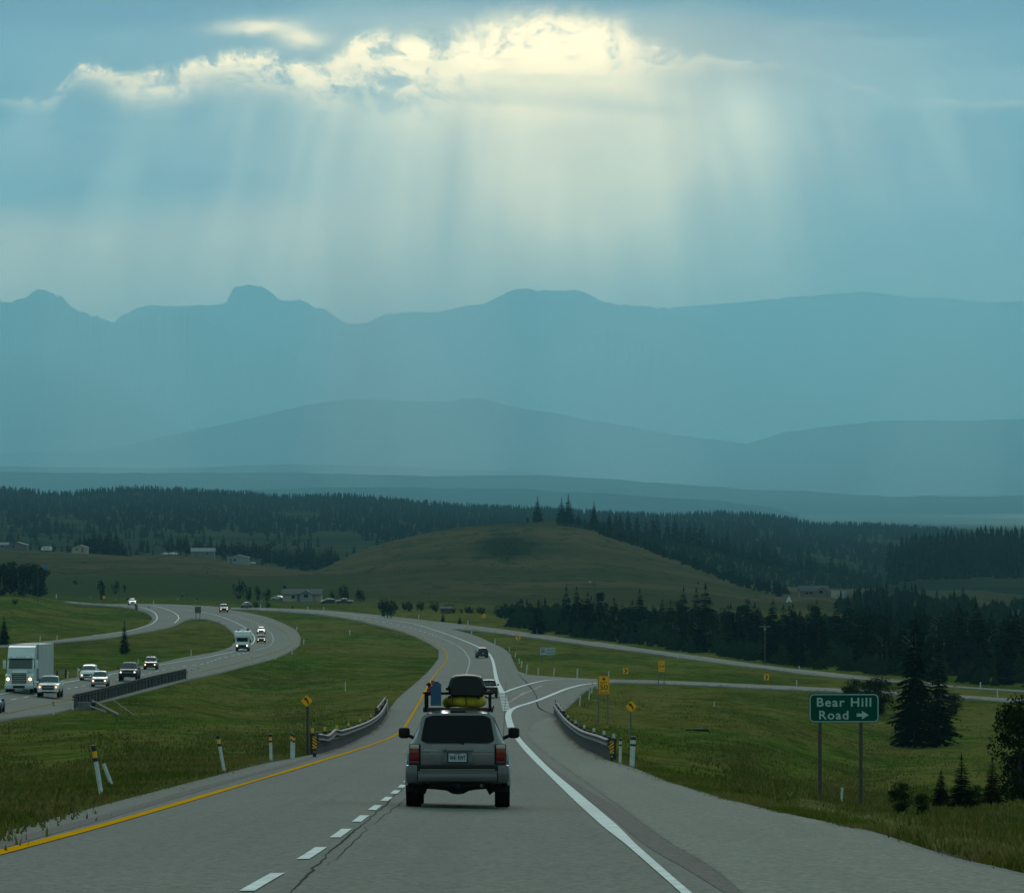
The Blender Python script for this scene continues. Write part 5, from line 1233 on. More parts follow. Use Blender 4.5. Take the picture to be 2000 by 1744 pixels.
# ---- delineator posts: (base x, base y, top x, top y, style, label)
def marker_post(xb, yb, xt, yt, band, lab, wpx=None, group="white marker posts along the road"):
    p, s = base(xb, yb); t = empty("marker_post", p)
    top = Vector(((xt-1000)*s-p.x, 0, -(yt-YH)*s-p.z)); L = top.length; r = (wpx*s/2 if wpx else .055)
    d = top.normalized(); r = max(r, .045)
    bot = -d*.25; f = .70 if band in ('y', 'w') else 1.0
    MB().tube(bot, d*L*f, r, r, 8).build("shaft", PSTW, t, True)
    if band in ('y', 'w'):
        mid = PSTY if band == 'y' else PSTW
        MB().tube(d*L*f, d*L*(f+.07), r*1.03, r*1.03, 8).build("lower_band", PSTB, t, True)
        MB().tube(d*L*(f+.07), d*L*.89, r*1.05, r*1.05, 8).build("reflector", mid, t, True)
        MB().tube(d*L*.89, d*L, r*1.08, r*1.04, 8).build("cap", PSTB, t, True)
    elif band == 's':
        MB().tube(d*L*.90, d*L, r*1.1, r*1.1, 6).build("cap", PSTB, t)
    tag(t, lab, "marker post", group)
MP = [(199.5,1555,182,1455,'y',"tall leaning marker post with amber band, nearest on the left verge",9),(438.5,1504,425,1435,'y',"leaning marker post with amber band, second from the left on the near verge",6.5),
 (529.5,1483,528,1433,'y',"upright marker post with amber band between the leaning post and the paired posts",6),(569.5,1479.5,570,1431,'y',"left one of the paired marker posts before the left guard rail",5.5),(573.5,1481,574,1434,'y',"right one of the paired marker posts before the left guard rail",4.5),
 (1211,1489,1212,1441,'w',"white post with black bands right beside the right hazard marker",5.5),(1232,1495,1234.5,1438,'w',"left post of the crossed white pair near the right guard rail end",5.5),(1236,1497,1239.5,1438,'w',"right post of the crossed white pair near the right guard rail end",5),
 (105,1393,104,1370,'y',"marker post with amber band left of the bridge barrier end, on the median edge",3.4),(142,1384,142.5,1359,'y',"marker post with amber band touching the bridge barrier end",3.6),
 (365.5,1325,366,1310,'y',"marker post at the far end of the bridge barrier",2.6),(374,1323,374.5,1307,'s',"first marker post beyond the bridge barrier",2.4),(386.5,1321,387,1304,'s',"second marker post beyond the bridge barrier",2.4),
 (490,1298,491.5,1283,'s',"marker post on the outer side of the bend, under the motorhome",2.2),(537.5,1286,538.5,1275,'p',"marker post on the outer side of the bend, below the dark car",2.),(570,1276,571.5,1265,'s',"marker post where the bend turns back, right of the motorhome",2.),
 (593,1256,593.5,1248,'p',"marker post at the outermost point of the bend",2.),(579,1231,579.5,1224,'p',"marker post on the upper outer side of the bend",2.),
 (373.5,1279.5,373,1270,'p',"marker post on the inner grass island left of the motorhome",2.),(269.5,1295,270,1286,'s',"marker post behind the black pickup",2.),(152,1320,152,1304,'p',"marker post left of the white minivan",2.4),(132,1323,132.5,1309,'s',"marker post at the end of the short rail by the lorry",2.6),
 (674.5,1348,674.5,1331,'p',"lone white post in the middle of the median grass",2.),(683,1238,683,1230,'p',"lone white post in the median beyond the bend",2.),(757,1392,756,1360,'s',"marker post at the far end of the left guard rail",2.4),
 (1084.5,1395,1085,1367,'s',"marker post at the far end of the right guard rail",2.6),(1132,1376,1134,1355,'s',"lowest marker post on the inside of the exit curve",2.4),(1150,1363.5,1152.5,1344,'s',"second marker post up the inside of the exit curve",2.4),
 (1155.5,1352,1157,1334,'s',"third marker post up the inside of the exit curve",2.2),(1166,1343,1168,1326,'s',"marker post just behind the nearer EXIT sign on the left",2.),(1189,1319,1189,1309,'s',"marker post just above the nearer EXIT sign",2.),
 (1127,1323.5,1128,1306,'p',"rightmost marker post along the grass edge of the gore",2.6),(1081.5,1318,1083,1304,'p',"second marker post from the right along the gore edge",2.4),(1051,1316,1051.5,1305,'p',"third marker post from the right along the gore edge",2.2),(1028,1313,1030,1298,'p',"marker post at the tip of the gore grass",2.6),
 (1018,1301,1019,1291,'p',"marker post just above the tip of the gore",2.2),(1014,1294,1014,1286,'p',"marker post along the highway edge, fifth from the ramp merge",2.),(1006.5,1282,1007,1274,'p',"marker post along the highway edge, fourth from the ramp merge",2.),(995,1271,995,1264,'p',"marker post along the highway edge, third from the ramp merge",2.),
 (966.5,1257,967,1248,'p',"marker post along the highway edge, second from the ramp merge",2.),(921,1238.5,921,1232,'p',"marker post at the tip of the wedge near the ramp merge",2.),(1049,1238,1049,1228,'p',"marker post on the far side of the ramp before the trees",2.),(914,1219,914,1212,'p',"marker post on the far side of the ramp near the merge",2.),(818,1207,818,1200,'p',"marker post beyond the highway right of the bush",2.),
 (632,1191,632,1185,'p',"marker post beyond the highway below the cream house, right one",1.8),(601,1190,601,1184,'p',"marker post beyond the highway below the cream house, left one",1.8),(509,1187,509,1180,'p',"marker post beyond the highway right of the black van",1.8),(300,1178.5,300,1173,'p',"marker post on the far side between the two far cars",1.8),
 (1325,1285,1325,1276,'p',"marker post on the ramp above the farther EXIT sign",2.),(1561,1308,1561,1300,'p',"marker post on the ramp above the green sign, upper",1.8),(1556,1339,1556,1328,'p',"marker post beside the exit ramp left of the green sign",1.8),(1915,1344,1915,1332,'p',"marker post behind the ramp right of the big spruce",2.2),(1948,1360,1948,1346,'p',"marker post between ramps right of the big spruce",2.2),
 (1394.5,1378,1395,1370,'p',"lone white post in the grass below the exit ramp",2.),(78,1250,79,1242,'p',"marker post left on the loop ramp",2.),(111,1248,112,1240,'p',"marker post right on the loop ramp",2.),(110,1167,110,1160,'p',"marker post on the left bank crest",1.8),
 (220,1532,202,1491,'p',"thin short leaning stake behind the nearest marker post",4.2),(1643,1568,1645,1538,'p',"short white stake under the green road sign",4.)]
for xb, yb, xt, yt, bd, lab, w in MP: marker_post(xb, yb, xt, yt, bd, lab, w)
# ---- guard rails
def wbeam(C, h0, name, parent, mat_=STEEL, flip=1, hh=.31, warp=None):
    """C: list of Vector along the rail at ground level"""
    prof = [(0, 0), (.05, .03), (.085, .06), (.05, .10), (.01, .155), (.05, .21), (.085, .25), (.05, .28), (0, .31)]
    V = []; n = len(prof)
    for i, c in enumerate(C):
        a = C[max(i-1, 0)]; b_ = C[min(i+1, len(C)-1)]; d = (b_-a); N = Vector((-d.y, d.x, 0)).normalized()*flip
        wz = warp(i/(len(C)-1)) if warp else 0
        for o_, z in prof: V.append(c+N*o_+Vector((0, 0, h0+z*hh/.31+wz)))
    Fc = [(i*n+j, i*n+j+1, (i+1)*n+j+1, (i+1)*n+j) for i in range(len(C)-1) for j in range(n-1)]
    o = MB().raw(V, Fc).build(name, mat_, parent, True, rad(60))
    m = o.modifiers.new('t', 'SOLIDIFY'); m.thickness = .006; return o
def pts_on(P, n):
    R = resample(P, n); return [Vector(p) for p in P3(R[:, 0], R[:, 1])]
def guard_rail(P, n, lab, flip, refl, postn, warp=None, over=None, backoff=.16):
    C = pts_on(P, n); t = empty("guard_rail", C[0]); L = [c-C[0] for c in C]
    wbeam(L, .46, "rail", t, flip=flip, warp=warp)
    R2 = pts_on(P, postn)
    for i, c in enumerate(R2):
        c = c-C[0]; k_ = min(int(i*(n-1)/(postn-1)), n-2); d = (L[k_+1]-L[k_]); N = Vector((-d.y, d.x, 0)).normalized()*-flip; q_ = c+N*backoff
        MB().box(q_.x-.09, q_.x+.09, q_.y-.09, q_.y+.09, q_.z-.5, q_.z+.80).build("post", WOODD, t)
        if refl is not None and i % 2 == 0:
            MB().box(q_.x-.055, q_.x+.055, q_.y-.13, q_.y-.10, q_.z+.83, q_.z+.97).build("reflector", refl, t)
    # timber kerb below the beam
    V = []; 
    for i, c in enumerate(L):
        k_ = min(i, n-2); d = (L[k_+1]-L[k_]); N = Vector((-d.y, d.x, 0)).normalized()*-flip
        V += [c+N*.03+Vector((0, 0, -.15)), c+N*.03+Vector((0, 0, .44)), c+N*.14+Vector((0, 0, .44)), c+N*.14+Vector((0, 0, -.15))]
    Fc = [(i*4+j, i*4+(j+1) % 4, (i+1)*4+(j+1) % 4, (i+1)*4+j) for i in range(n-1) for j in range(4)]
    MB().raw(V, Fc).build("timber_kerb", WOODD, t)
    tag(t, lab, "guard rail", "steel guard rails at the bridge"); return t
guard_rail([(619,1473),(640,1466.5),(666,1458.5),(700,1443),(722,1431),(740,1416),(750,1400),(756,1386)], 46, "dented steel guard rail curving along the left shoulder, right of the striped marker", -1, PSTY, 15, warp=lambda u: -.10*math.exp(-((u-.12)/.05)**2)+.10*math.exp(-((u-.22)/.035)**2))
guard_rail([(1190,1483.5),(1168,1472),(1138,1459),(1112,1437),(1096,1416),(1087,1402),(1081,1393.5)], 46, "steel guard rail curving along the exit shoulder on the right", 1, PSTW, 15)
# short rails behind
def back_rail(P, h, lab, flip, n=14, pn=4, zoff=0):
    C = pts_on(P, n); C = [c+Vector((0, 0, zoff)) for c in C]; t = empty("bridge_rail", C[0]); L = [c-C[0] for c in C]
    wbeam(L, h, "rail", t, flip=flip)
    for i in range(pn):
        c = L[int(i*(n-1)/max(pn-1, 1))]; MB().box(c.x-.1, c.x+.1, c.y+.02, c.y+.2, c.z-.8, c.z+h+.3).build("post", WOODD, t)
    tag(t, lab, "guard rail")
back_rail([(735,1407),(743,1396),(752,1382)], .62, "short second rail behind the far end of the left guard rail", -1)
back_rail([(1101,1415),(1094,1404),(1087,1393)], .62, "short second rail behind the far end of the right guard rail", 1)
back_rail([(96,1329),(112,1326),(128,1321)], .55, "short rail between the lorry and the marker post on the far side", 1, pn=3)
# ---- bridge parapet on the oncoming carriageway
C = pts_on([(146,1381.5),(172,1375),(200,1367),(240,1356),(300,1340),(362,1325)], 70); t = empty("bridge_barrier", C[0]); L = [c-C[0] for c in C]
tag(t, "long dark slatted bridge barrier along the oncoming lanes, above the median", "barrier")
PANM = mat("parapet_slats", (.034, .042, .042), .9, spec=.1, col2=(.018, .024, .024), scale=.8)
V = []; n = len(L)
for i, c in enumerate(L):
    k_ = min(i, n-2); d = (L[k_+1]-L[k_]); N = Vector((d.y, -d.x, 0)).normalized(); w_ = .05 if i % 2 else .0
    h = .95 if i > 6 else .80
    V += [c+N*(.0+w_)+Vector((0, 0, -.9)), c+N*(.0+w_)+Vector((0, 0, h)), c-N*.1+Vector((0, 0, h)), c-N*.1+Vector((0, 0, -.9))]
Fc = [(i*4+j, i*4+(j+1) % 4, (i+1)*4+(j+1) % 4, (i+1)*4+j) for i in range(n-1) for j in range(4)]
MB().raw(V, Fc).build("slatted_wall", PANM, t)
Rp = pts_on([(146,1381.5),(172,1375),(200,1367),(240,1356),(300,1340),(362,1325)], 34)
for i, c in enumerate(Rp):
    c = c-C[0]; MB().box(c.x-.10, c.x+.10, c.y-.12, c.y+.12, c.z-.9, c.z+1.02).build("post", WOODD if i % 3 else WOODP, t)
wbeam([c+Vector((0, 0, 0)) for c in L], .78, "rail", t, flip=-1, mat_=PANM)
# timber wing wall and fallen rails under its end
p, s = base(166, 1384); t = empty("wing_wall", p); tag(t, "low grey timber wing wall under the near end of the bridge barrier", "wall")
m = MB()
for i in range(4): m.cbox(-.55, .50, -.1, .1, -.35+i*.25, -.12+i*.25, .015)
m.build("planks", mat("weathered_timber", (.13, .15, .145), .8, col2=(.08, .09, .09), scale=3), t)
MB().cbox(.50, .82, -.12, .5, -.5, .65, .02).build("end_post", TRIM, t)
for (a, b_, r_, lab) in (((178, 1373), (233, 1396), .09, "pale fallen rail sloping down the bank from the bridge barrier, upper one"), ((176, 1385), (208, 1391), .07, "short pale fallen rail lying under the barrier end, lower one"), ((216, 1369), (262, 1396), .03, "thin stay cable running down the bank below the barrier")):
    A, _ = base(*a); B, _ = base(*b_); A.z += .35; B.z += .1; t = empty("fallen_rail", A); MB().tube((0, 0, 0), B-A, r_, r_, 8).build("bar", CONC, t); tag(t, lab, "rail")
# ---- poles
def pole(x, yb, yt, s, lab, arm=None, cross=False, r=.09, nm="street_lamp"):
    X = (x-1000)*s; Y = s*F; zb = min(gz(X, Y), -(yb-YH)*s); t = empty(nm, (X, Y, zb)); h = -(yt-YH)*s-zb
    MB().tube((0, 0, -.3), (0, 0, h), r*1.3, r*.8, 8).build("pole", mat("pole_wood", (.055, .05, .042), .9), t, True)
    if arm:
        MB().path([(0, 0, h-.3), (arm*.5, 0, h+.05), (arm, 0, h)], .04).build("arm", STEEL, t); MB().cbox(arm-.35, arm+.15, -.12, .12, h-.1, h+.05, .04).build("lamp_head", mat("lamp_head_pale", (.42, .45, .44), .4), t)
    if cross: MB().box(-.9, .9, -.06, .06, h-.35, h-.22).build("cross_arm", STEELD, t); MB().box(-.15, .15, -.1, .1, h-.9, h-.5).build("insulator_box", LGR, t)
    tag(t, lab, "pole")
pole(1162, 1262, 1136, .115, "tall street lamp pole rising above the spruces in front of the grassy hill", arm=-1.0)
pole(1494, 1300, 1220, .085, "utility pole with cross arm against the dark trees behind the ramp", cross=True, nm="utility_pole")
pole(74, 1168, 1098, .118, "thin bare pole in front of the trees on the left bank", nm="utility_pole", r=.06)
pole(531, 1099, 1071, .225, "utility pole on the bench right of the pale hut", nm="utility_pole", cross=True)
pole(333, 1083, 1062, .23, "utility pole in the field left of the brown barn", nm="utility_pole", r=.07)
pole(395, 1066, 1048, .26, "leaning thin mast among conifers above the brown barn", nm="utility_pole", r=.06)
pole(1648, 1163, 1144, .205, "utility pole beside the storage tanks right of the chalet", nm="utility_pole")
pole(839, 1192, 1150, .13, "utility pole in the field at the foot of the grassy hill", nm="utility_pole", r=.07)

# ------------------------------------------------------------------ buildings
WALLC = mat("wall_cream", (.30, .28, .19), .8, var=.08, scale=1); WALLG = mat("wall_grey", (.14, .145, .14), .8, var=.1, scale=1); WALLP = mat("wall_pale", (.22, .23, .22), .8, var=.1, scale=1); WALLB = mat("wall_brown", (.12, .10, .085), .8)
ROOFG = mat("roof_grey", (.13, .14, .145), .8, var=.15, scale=1); ROOFD = mat("roof_dark", (.045, .05, .052), .85); ROOFP = mat("roof_pale", (.20, .22, .23), .9, spec=.1)
def house(name, x, y, s, w, d, h, rh, wall, roof, lab, axis='x', rot=0, windows=(), door=None, wing=None, chimney=False):
    if y > crest_y(x)+.3:
        s2 = sc_at(x, y); f_ = s2/s; s = s2; w *= f_; h *= f_; rh *= f_; windows = [tuple(v*f_ for v in q_) for q_ in windows]
        if wing: wing = tuple(v*f_ for v in wing[:5])+(wing[5],)
        if door is not None: door *= f_
    p = Vector(((x-1000)*s, s*F, 0)); p.z = gz(p.x, p.y)
    t = empty(name, p, (0, 0, rad(rot)))
    # keep the house on the land and in place: base row from the photo
    zt = -(y-YH)*s
    t.location.z = zt if abs(zt-p.z) < 3.5 else p.z
    b = MB(); b.box(-w/2, w/2, -d/2, d/2, -2.0, h)
    if axis == 'x': b.prismx([(-d/2, h), (d/2, h), (0, h+rh)], -w/2, w/2)
    else: b.prism([(-w/2, h), (w/2, h), (0, h+rh)], -d/2, d/2)
    b.build("wall", wall, t)
    r = MB(); e = .35
    if axis == 'x':
        for sd in (1, -1): r.raw([(-w/2-e, sd*(d/2+e), h-e*rh/(d/2)+.02), (w/2+e, sd*(d/2+e), h-e*rh/(d/2)+.02), (w/2+e, 0, h+rh+.03), (-w/2-e, 0, h+rh+.03), (-w/2-e, sd*(d/2+e), h-e*rh/(d/2)+.14), (w/2+e, sd*(d/2+e), h-e*rh/(d/2)+.14), (w/2+e, 0, h+rh+.17), (-w/2-e, 0, h+rh+.17)], [(0, 1, 2, 3), (4, 5, 6, 7), (0, 1, 5, 4), (1, 2, 6, 5), (2, 3, 7, 6), (3, 0, 4, 7)])
    else:
        for sd in (1, -1): r.raw([(sd*(w/2+e), -d/2-e, h-e*rh/(w/2)+.02), (sd*(w/2+e), d/2+e, h-e*rh/(w/2)+.02), (0, d/2+e, h+rh+.03), (0, -d/2-e, h+rh+.03), (sd*(w/2+e), -d/2-e, h-e*rh/(w/2)+.14), (sd*(w/2+e), d/2+e, h-e*rh/(w/2)+.14), (0, d/2+e, h+rh+.17), (0, -d/2-e, h+rh+.17)], [(0, 1, 2, 3), (4, 5, 6, 7), (0, 1, 5, 4), (1, 2, 6, 5), (2, 3, 7, 6), (3, 0, 4, 7)])
    ro = r.build("roof", roof, t)
    if chimney: MB().box(w*.2, w*.2+.6, .2, .8, h+rh*.3, h+rh+.8).build("chimney", WALLB, ro)
    for (wx, wz, ww, wh) in windows:
        f = MB().box(wx-ww/2-.06, wx+ww/2+.06, -d/2-.05, -d/2, wz-wh/2-.06, wz+wh/2+.06).build("window", WALLP, t); MB().box(wx-ww/2, wx+ww/2, -d/2-.08, -d/2-.05, wz-wh/2, wz+wh/2).build("pane", GLASS, f)
    if door is not None: MB().box(door-.5, door+.5, -d/2-.06, -d/2, 0, 2.1).build("door", WALLB, t)
    if wing:
        x0, x1, dd, hh, rr, wl = wing; v = MB(); v.box(x0, x1, -d/2-dd, -d/2+.1, -2., hh); v.prism([(x0, hh), (x1, hh), ((x0+x1)/2, hh+rr)], -d/2-dd, 0); v.build("gabled_wing", wl, t)
        g = MB(); xm = (x0+x1)/2
        for sd, xe in ((1, x1+.3), (-1, x0-.3)):
            g.raw([(xm, -d/2-dd-.3, hh+rr+.02), (xe, -d/2-dd-.3, hh-.15), (xe, 0, hh-.15), (xm, 0, hh+rr+.02), (xm, -d/2-dd-.3, hh+rr+.16), (xe, -d/2-dd-.3, hh-.01), (xe, 0, hh-.01), (xm, 0, hh+rr+.16)], [(0, 1, 2, 3), (4, 5, 6, 7), (0, 1, 5, 4), (1, 2, 6, 5), (2, 3, 7, 6), (3, 0, 4, 7)])
        g.build("wing_roof", roof, t)
        f = MB().box(xm-.7, xm+.5, -d/2-dd-.06, -d/2-dd, 1.1, 2.1).build("window", GLASS, t)
    tag(t, lab, "house"); return t
house("house", 591, 1173.5, .152, 11.4, 7, 2.1, 1.35, WALLC, ROOFD, "long cream bungalow with a dark roof and gabled middle wing above the highway", windows=[(-2.6, 1.3, .8, .8)], door=-.9, wing=(-.6, 3.3, 1.2, 2.1, 1.0, WALLP), chimney=False)
house("house", 466, 1100, .225, 9.2, 6, 2.6, .9, WALLP, ROOFG, "small pale hut with grey roof on the bench, left of a white parked car", axis='y', windows=[(-1.5, 1.5, 1, .8)], door=-3.3)
house("barn", 397, 1087, .235, 10.6, 6, 2.5, 1.35, WALLG, ROOFP, "grey-brown barn with a pale sloping roof, middle of the bench", windows=[(2, 1.4, .8, .6)], door=-3)
house("house", 157, 1079, .228, 7.0, 5, 2.2, 1.1, WALLC, ROOFG, "small cream house with a low gable, left of the tall conifer clump", axis='y', windows=[(-1.4, 1.3, .8, .7)], door=1.2)
house("house", 36, 1072.5, .24, 8.6, 6, 2.0, 1.2, WALLB, ROOFG, "brown bungalow with dull roof near the left edge of the bench, right one", axis='y', windows=[(-2, 1.2, 1, .7)])
house("house", 6, 1071, .245, 5.5, 6, 1.7, 1.1, WALLG, ROOFG, "grey low house cut by the left edge of the photo", windows=[(0, 1.1, 1, .7)])
house("house", 699, 1061, .33, 8.5, 6, 2.2, 1.8, WALLG, ROOFG, "faint grey house among trees left of the grassy hill", axis='y', windows=[(0, 1.2, 1.2, .8)])
house("chalet", 1589, 1164, .208, 11.5, 6, 2.2, 1.9, WALLB, ROOFD, "brown wooden chalet with a wide gable roof at the foot of the wooded slope", windows=[(-3, 1.3, 1.2, .8), (-1.4, 1.3, 1.2, .8)], wing=(.5, 5, 1.5, 2.0, 1.6, WALLB))
for x, w, m_, lab, nm in ((1632, 3.1, WALLC, "cream storage tank right of the chalet, left one", "storage_tank"), (1648.5, 1.9, ROOFP, "pale grey storage tank right of the chalet, right one", "storage_tank")):
    s = sc_at(x, 1167); w *= s/.205; t = empty(nm, ((x-1000)*s, s*F, -(1167-YH)*s)); tag(t, lab, "tank", "storage tanks by the chalet")
    MB().cbox(-w/2, w/2, -1.2, 1.2, -1.2, 2.35, .12).build("body", m_, t, True); MB().cbox(-w/2-.05, w/2+.05, -1.25, 1.25, 2.2, 2.42, .03).build("lid", ROOFP, t); MB().box(w*.25, w*.25+.1, -1.3, -1.2, -.8, 2.2).build("ladder", TRIM, t)
s = sc_at(1541, 1174); t = empty("tipi", ((1541-1000)*s, s*F, -(1174-YH)*s)); tag(t, "white canvas tipi standing in the clearing left of the chalet", "tipi")
m = MB(); n = 14; m.raw([(1.15*math.cos(2*math.pi*i/n), 1.15*math.sin(2*math.pi*i/n), -.6) for i in range(n)]+[(.12*math.cos(2*math.pi*i/n), .12*math.sin(2*math.pi*i/n), 1.7) for i in range(n)], [(i, (i+1) % n, n+(i+1) % n, n+i) for i in range(n)]); m.build("canvas", mat("canvas_white", (.36, .38, .36), .8), t, True)
m = MB()
for i in range(6): a = i*1.05; m.tube((-.1*math.cos(a), -.1*math.sin(a), 1.6), (.25*math.cos(a), .25*math.sin(a), 2.15), .03)
m.build("poles", WOODD, t); MB().raw([(-.25, -1.17, -.6), (.25, -1.17, -.6), (0, -.65, .7)], [(0, 1, 2)]).build("door_flap", WOODP, t)
# red shed in the tree line, pale lumber piles
house("shed", 871, 1196, .128, 2.6, 2.5, 1.0, .4, mat("shed_red", (.10, .035, .025), .8), ROOFD, "small dull red shed against the low tree belt at the hill foot", windows=[(0, .7, .4, .3)])
for x, y, w, h, s, lab in ((1018+790, 1129, 4.6, 1.6, .26, "pale building glimpsed between trees on the right, left of the clearing"), (682, 1040, 2.2, 4., .36, "pale gable glimpsed in the trees above the faint grey house"),):
    house("house", x, y, s, w, 4, h, .9, WALLP, ROOFP, lab, windows=[(0, 1, .8, .6)])
# debris on the verge
p, s = base(1861, 1657); g_ = random.Random(3); bm = bmesh.new(); bmesh.ops.create_icosphere(bm, subdivisions=3, radius=.045)
for v in bm.verts: v.co = Vector((v.co.x*1.0, v.co.y*.8, v.co.z*.65))*(1+.35*math.sin(v.co.x*90)*math.cos(v.co.z*70+v.co.y*50))
me = bpy.data.meshes.new("tyre_debris"); bm.to_mesh(me); bm.free(); me.materials.append(TYRE); o = link("tyre_debris", me, None, p+Vector((0, 0, .10))); tag(o, "black lump of tyre debris lying in the grass at the right road edge", "debris")

p, s = base(1362, 1424); t = empty("culvert", p); tag(t, "dark culvert mouth with a pale lip in the right field grass", "culvert")
MB().cbox(-.85, .85, -.9, .25, -.25, .10, .08).build("mouth", mat("culvert_dark", (.010, .012, .009), 1., spec=0.), t)
MB().cbox(-.35, .5, .12, .3, .06, .16, .03).build("lip", CONC, t)
# ------------------------------------------------------------------ vegetation
BARK = mat("bark", (.040, .032, .026), .95, col2=(.022, .018, .015), scale=8)
BARKA = mat("bark_pale", (.14, .145, .125), .9, col2=(.07, .07, .06), scale=5)
def leafmat(name, c1, c2, sc_=.6):
    M = bpy.data.materials.new(name); M.use_nodes = True; q = NT(M.node_tree); b = q.n['Principled BSDF']
    b.inputs['Roughness'].default_value = 1.; b.inputs['Specular IOR Level'].default_value = 0.
    t = q.node('ShaderNodeTexCoord').outputs['Object']; oi = q.node('ShaderNodeObjectInfo').outputs['Random']
    c = q.mix(q.ramp(q.noise(t, sc_, 4, .7), .36, .64), c1, c2)
    c = q.mix(q.mul(oi, .45), c, tuple(x*.45 for x in c1)); q.put(b.inputs['Base Color'], c); return M
NEED = leafmat("spruce_needles", (.0028, .0085, .0045), (.0075, .0165, .007))
NEEDN = leafmat("spruce_needles_near", (.0025, .007, .004), (.006, .0145, .006), 1.2)
LEAF = leafmat("aspen_leaves", (.007, .017, .005), (.015, .029, .008), .5)
LEAFD = leafmat("bush_leaves", (.006, .015, .006), (.013, .026, .008), .8)
LEAFN = leafmat("near_leaves", (.008, .017, .004), (.017, .034, .006), 1.5)
def conifer_mesh(name, h, r, whorls, nb, seed, sub=0, droop=.35, shape=.85, gap=.0, material=NEED, top_bulge=0., kw=.30):
    g = np.random.default_rng(seed); V = []; Fc = []
    def kite(a, b, wd, nrm):
        d = b-a; L = np.linalg.norm(d); 
        s_ = np.cross(d/L, nrm); s_ /= max(np.linalg.norm(s_), 1e-6); m_ = a+d*.42
        k_ = len(V); V.extend([a, m_+s_*wd*.5-np.array([0, 0, wd*.12]), b, m_-s_*wd*.5-np.array([0, 0, wd*.12])]); Fc.append((k_, k_+1, k_+2, k_+3))
    for w in range(whorls):
        t = (w+g.uniform(-.2, .2))/whorls; t = min(max(t, 0), .985)
        z = h*(.05+.93*t**.92)
        rr = r*((1-t)**shape)*(1 if t > .08 else .75+3*t)*g.uniform(.82, 1.12)+.02*r
        if top_bulge: rr = r*(top_bulge*math.sin(math.pi*min(t*1.15, 1))**.6*.5+(1-t)**.5*.6)*g.uniform(.7, 1.15)
        n = max(4, int(nb*(.55+.6*(1-t)))); a0 = g.uniform(0, 6.28)
        for i in range(n):
            if g.random() < gap: continue
            a = a0+6.283*i/n+g.uniform(-.28, .28); R_ = rr*g.uniform(.68, 1.18); dz = -droop*R_*g.uniform(.5, 1.3)+(.35*R_ if t > .85 else 0)
            dirv = np.array([math.cos(a), math.sin(a), 0.])
            A = np.array([0, 0, z])+dirv*.03*r; B = np.array([0, 0, z+dz])+dirv*R_
            nrm = np.array([0, 0, 1.])+dirv*g.uniform(-.4, .4)+np.cross(dirv, [0, 0, 1])*g.uniform(-.6, .6)
            kite(A, B, kw*R_*(1.25 if sub == 0 else .8)+.05*r, nrm)
            for s2 in range(sub):
                f = .30+.62*(s2+g.uniform(0, .8))/sub; sd = 1 if s2 % 2 else -1
                P0 = A+(B-A)*f; side = np.cross(dirv, [0, 0, 1])*sd
                P1 = P0+(side*.75+dirv*.7)*R_*(.36*(1.15-f))*g.uniform(.7, 1.2)+np.array([0, 0, -.10*R_*g.uniform(0, 1.6)])
                kite(P0, P1, .11*R_+.03, np.array([g.uniform(-.5, .5), g.uniform(-.5, .5), 1.]))
    # leader
    for i in range(3):
        a = 2.1*i; k_ = len(V); d_ = np.array([math.cos(a), math.sin(a), 0])*r*.07; V.extend([np.array([0, 0, h*.88])+d_, np.array([0, 0, h*.88])-d_, np.array([0, 0, h])+d_*.1, np.array([0, 0, h*1.01])]); Fc.append((k_, k_+1, k_+3, k_+2))
    return np_mesh(name, V, Fc, material)
def trunk_mesh(name, h, r, m=BARK):
    B = MB(); B.tube((0, 0, -.4), (0, 0, h*.5), r, r*.6, 7); B.tube((0, 0, h*.5), (0, 0, h*.95), r*.6, r*.12, 7)
    me = bpy.data.meshes.new(name); me.from_pydata(B.V, [], B.F); me.materials.append(m); return me
def leafy_mesh(name, h, r, n, seed, clumps=12, leaf=.16, z0=.25, material=LEAF, flat=1., tall=1.):
    g = np.random.default_rng(seed); cs = []
    for i in range(clumps):
        t = g.uniform(0, 1); zz = h*(z0+(1-z0)*t*.92); env = r*math.sin(math.pi*min(max((zz/h-z0*.8)/(1.06-z0*.8), 0), 1)**1.25)**.8
        a = g.uniform(0, 6.28); rr = env*math.sqrt(g.uniform(.05, 1))*.72
        cs.append((rr*math.cos(a), rr*math.sin(a), zz, r*g.uniform(.26, .46)))
    V = np.empty((n*4, 3)); Fc = np.arange(n*4).reshape(n, 4)
    for i in range(n):
        c = cs[g.integers(len(cs))]; d = g.normal(0, 1, 3); d /= np.linalg.norm(d); q_ = np.array(c[:3])+d*c[3]*g.uniform(.55, 1.08)*np.array([1, 1, flat])
        u = g.normal(0, 1, 3); u /= np.linalg.norm(u); v = np.cross(u, g.normal(0, 1, 3)); v /= np.linalg.norm(v); L_ = leaf*g.uniform(.6, 1.4)
        V[i*4:(i+1)*4] = [q_-u*L_, q_-v*L_*.5, q_+u*L_, q_+v*L_*.5]
    return np_mesh(name, V, Fc, material)
def limbs_mesh(name, h, r, seed, m=BARKA):
    g = random.Random(seed); B = MB(); B.tube((0, 0, -.4), (0, 0, h*.45), r*.06, r*.045, 7); B.tube((0, 0, h*.45), (0, 0, h*.85), r*.045, r*.012, 6)
    for i in range(6):
        z = h*(.25+.09*i); a = g.uniform(0, 6.28); B.tube((0, 0, z), (math.cos(a)*r*.6, math.sin(a)*r*.6, z+h*.16), r*.028, r*.008, 5)
    me = bpy.data.meshes.new(name); me.from_pydata(B.V, [], B.F); me.materials.append(m); return me
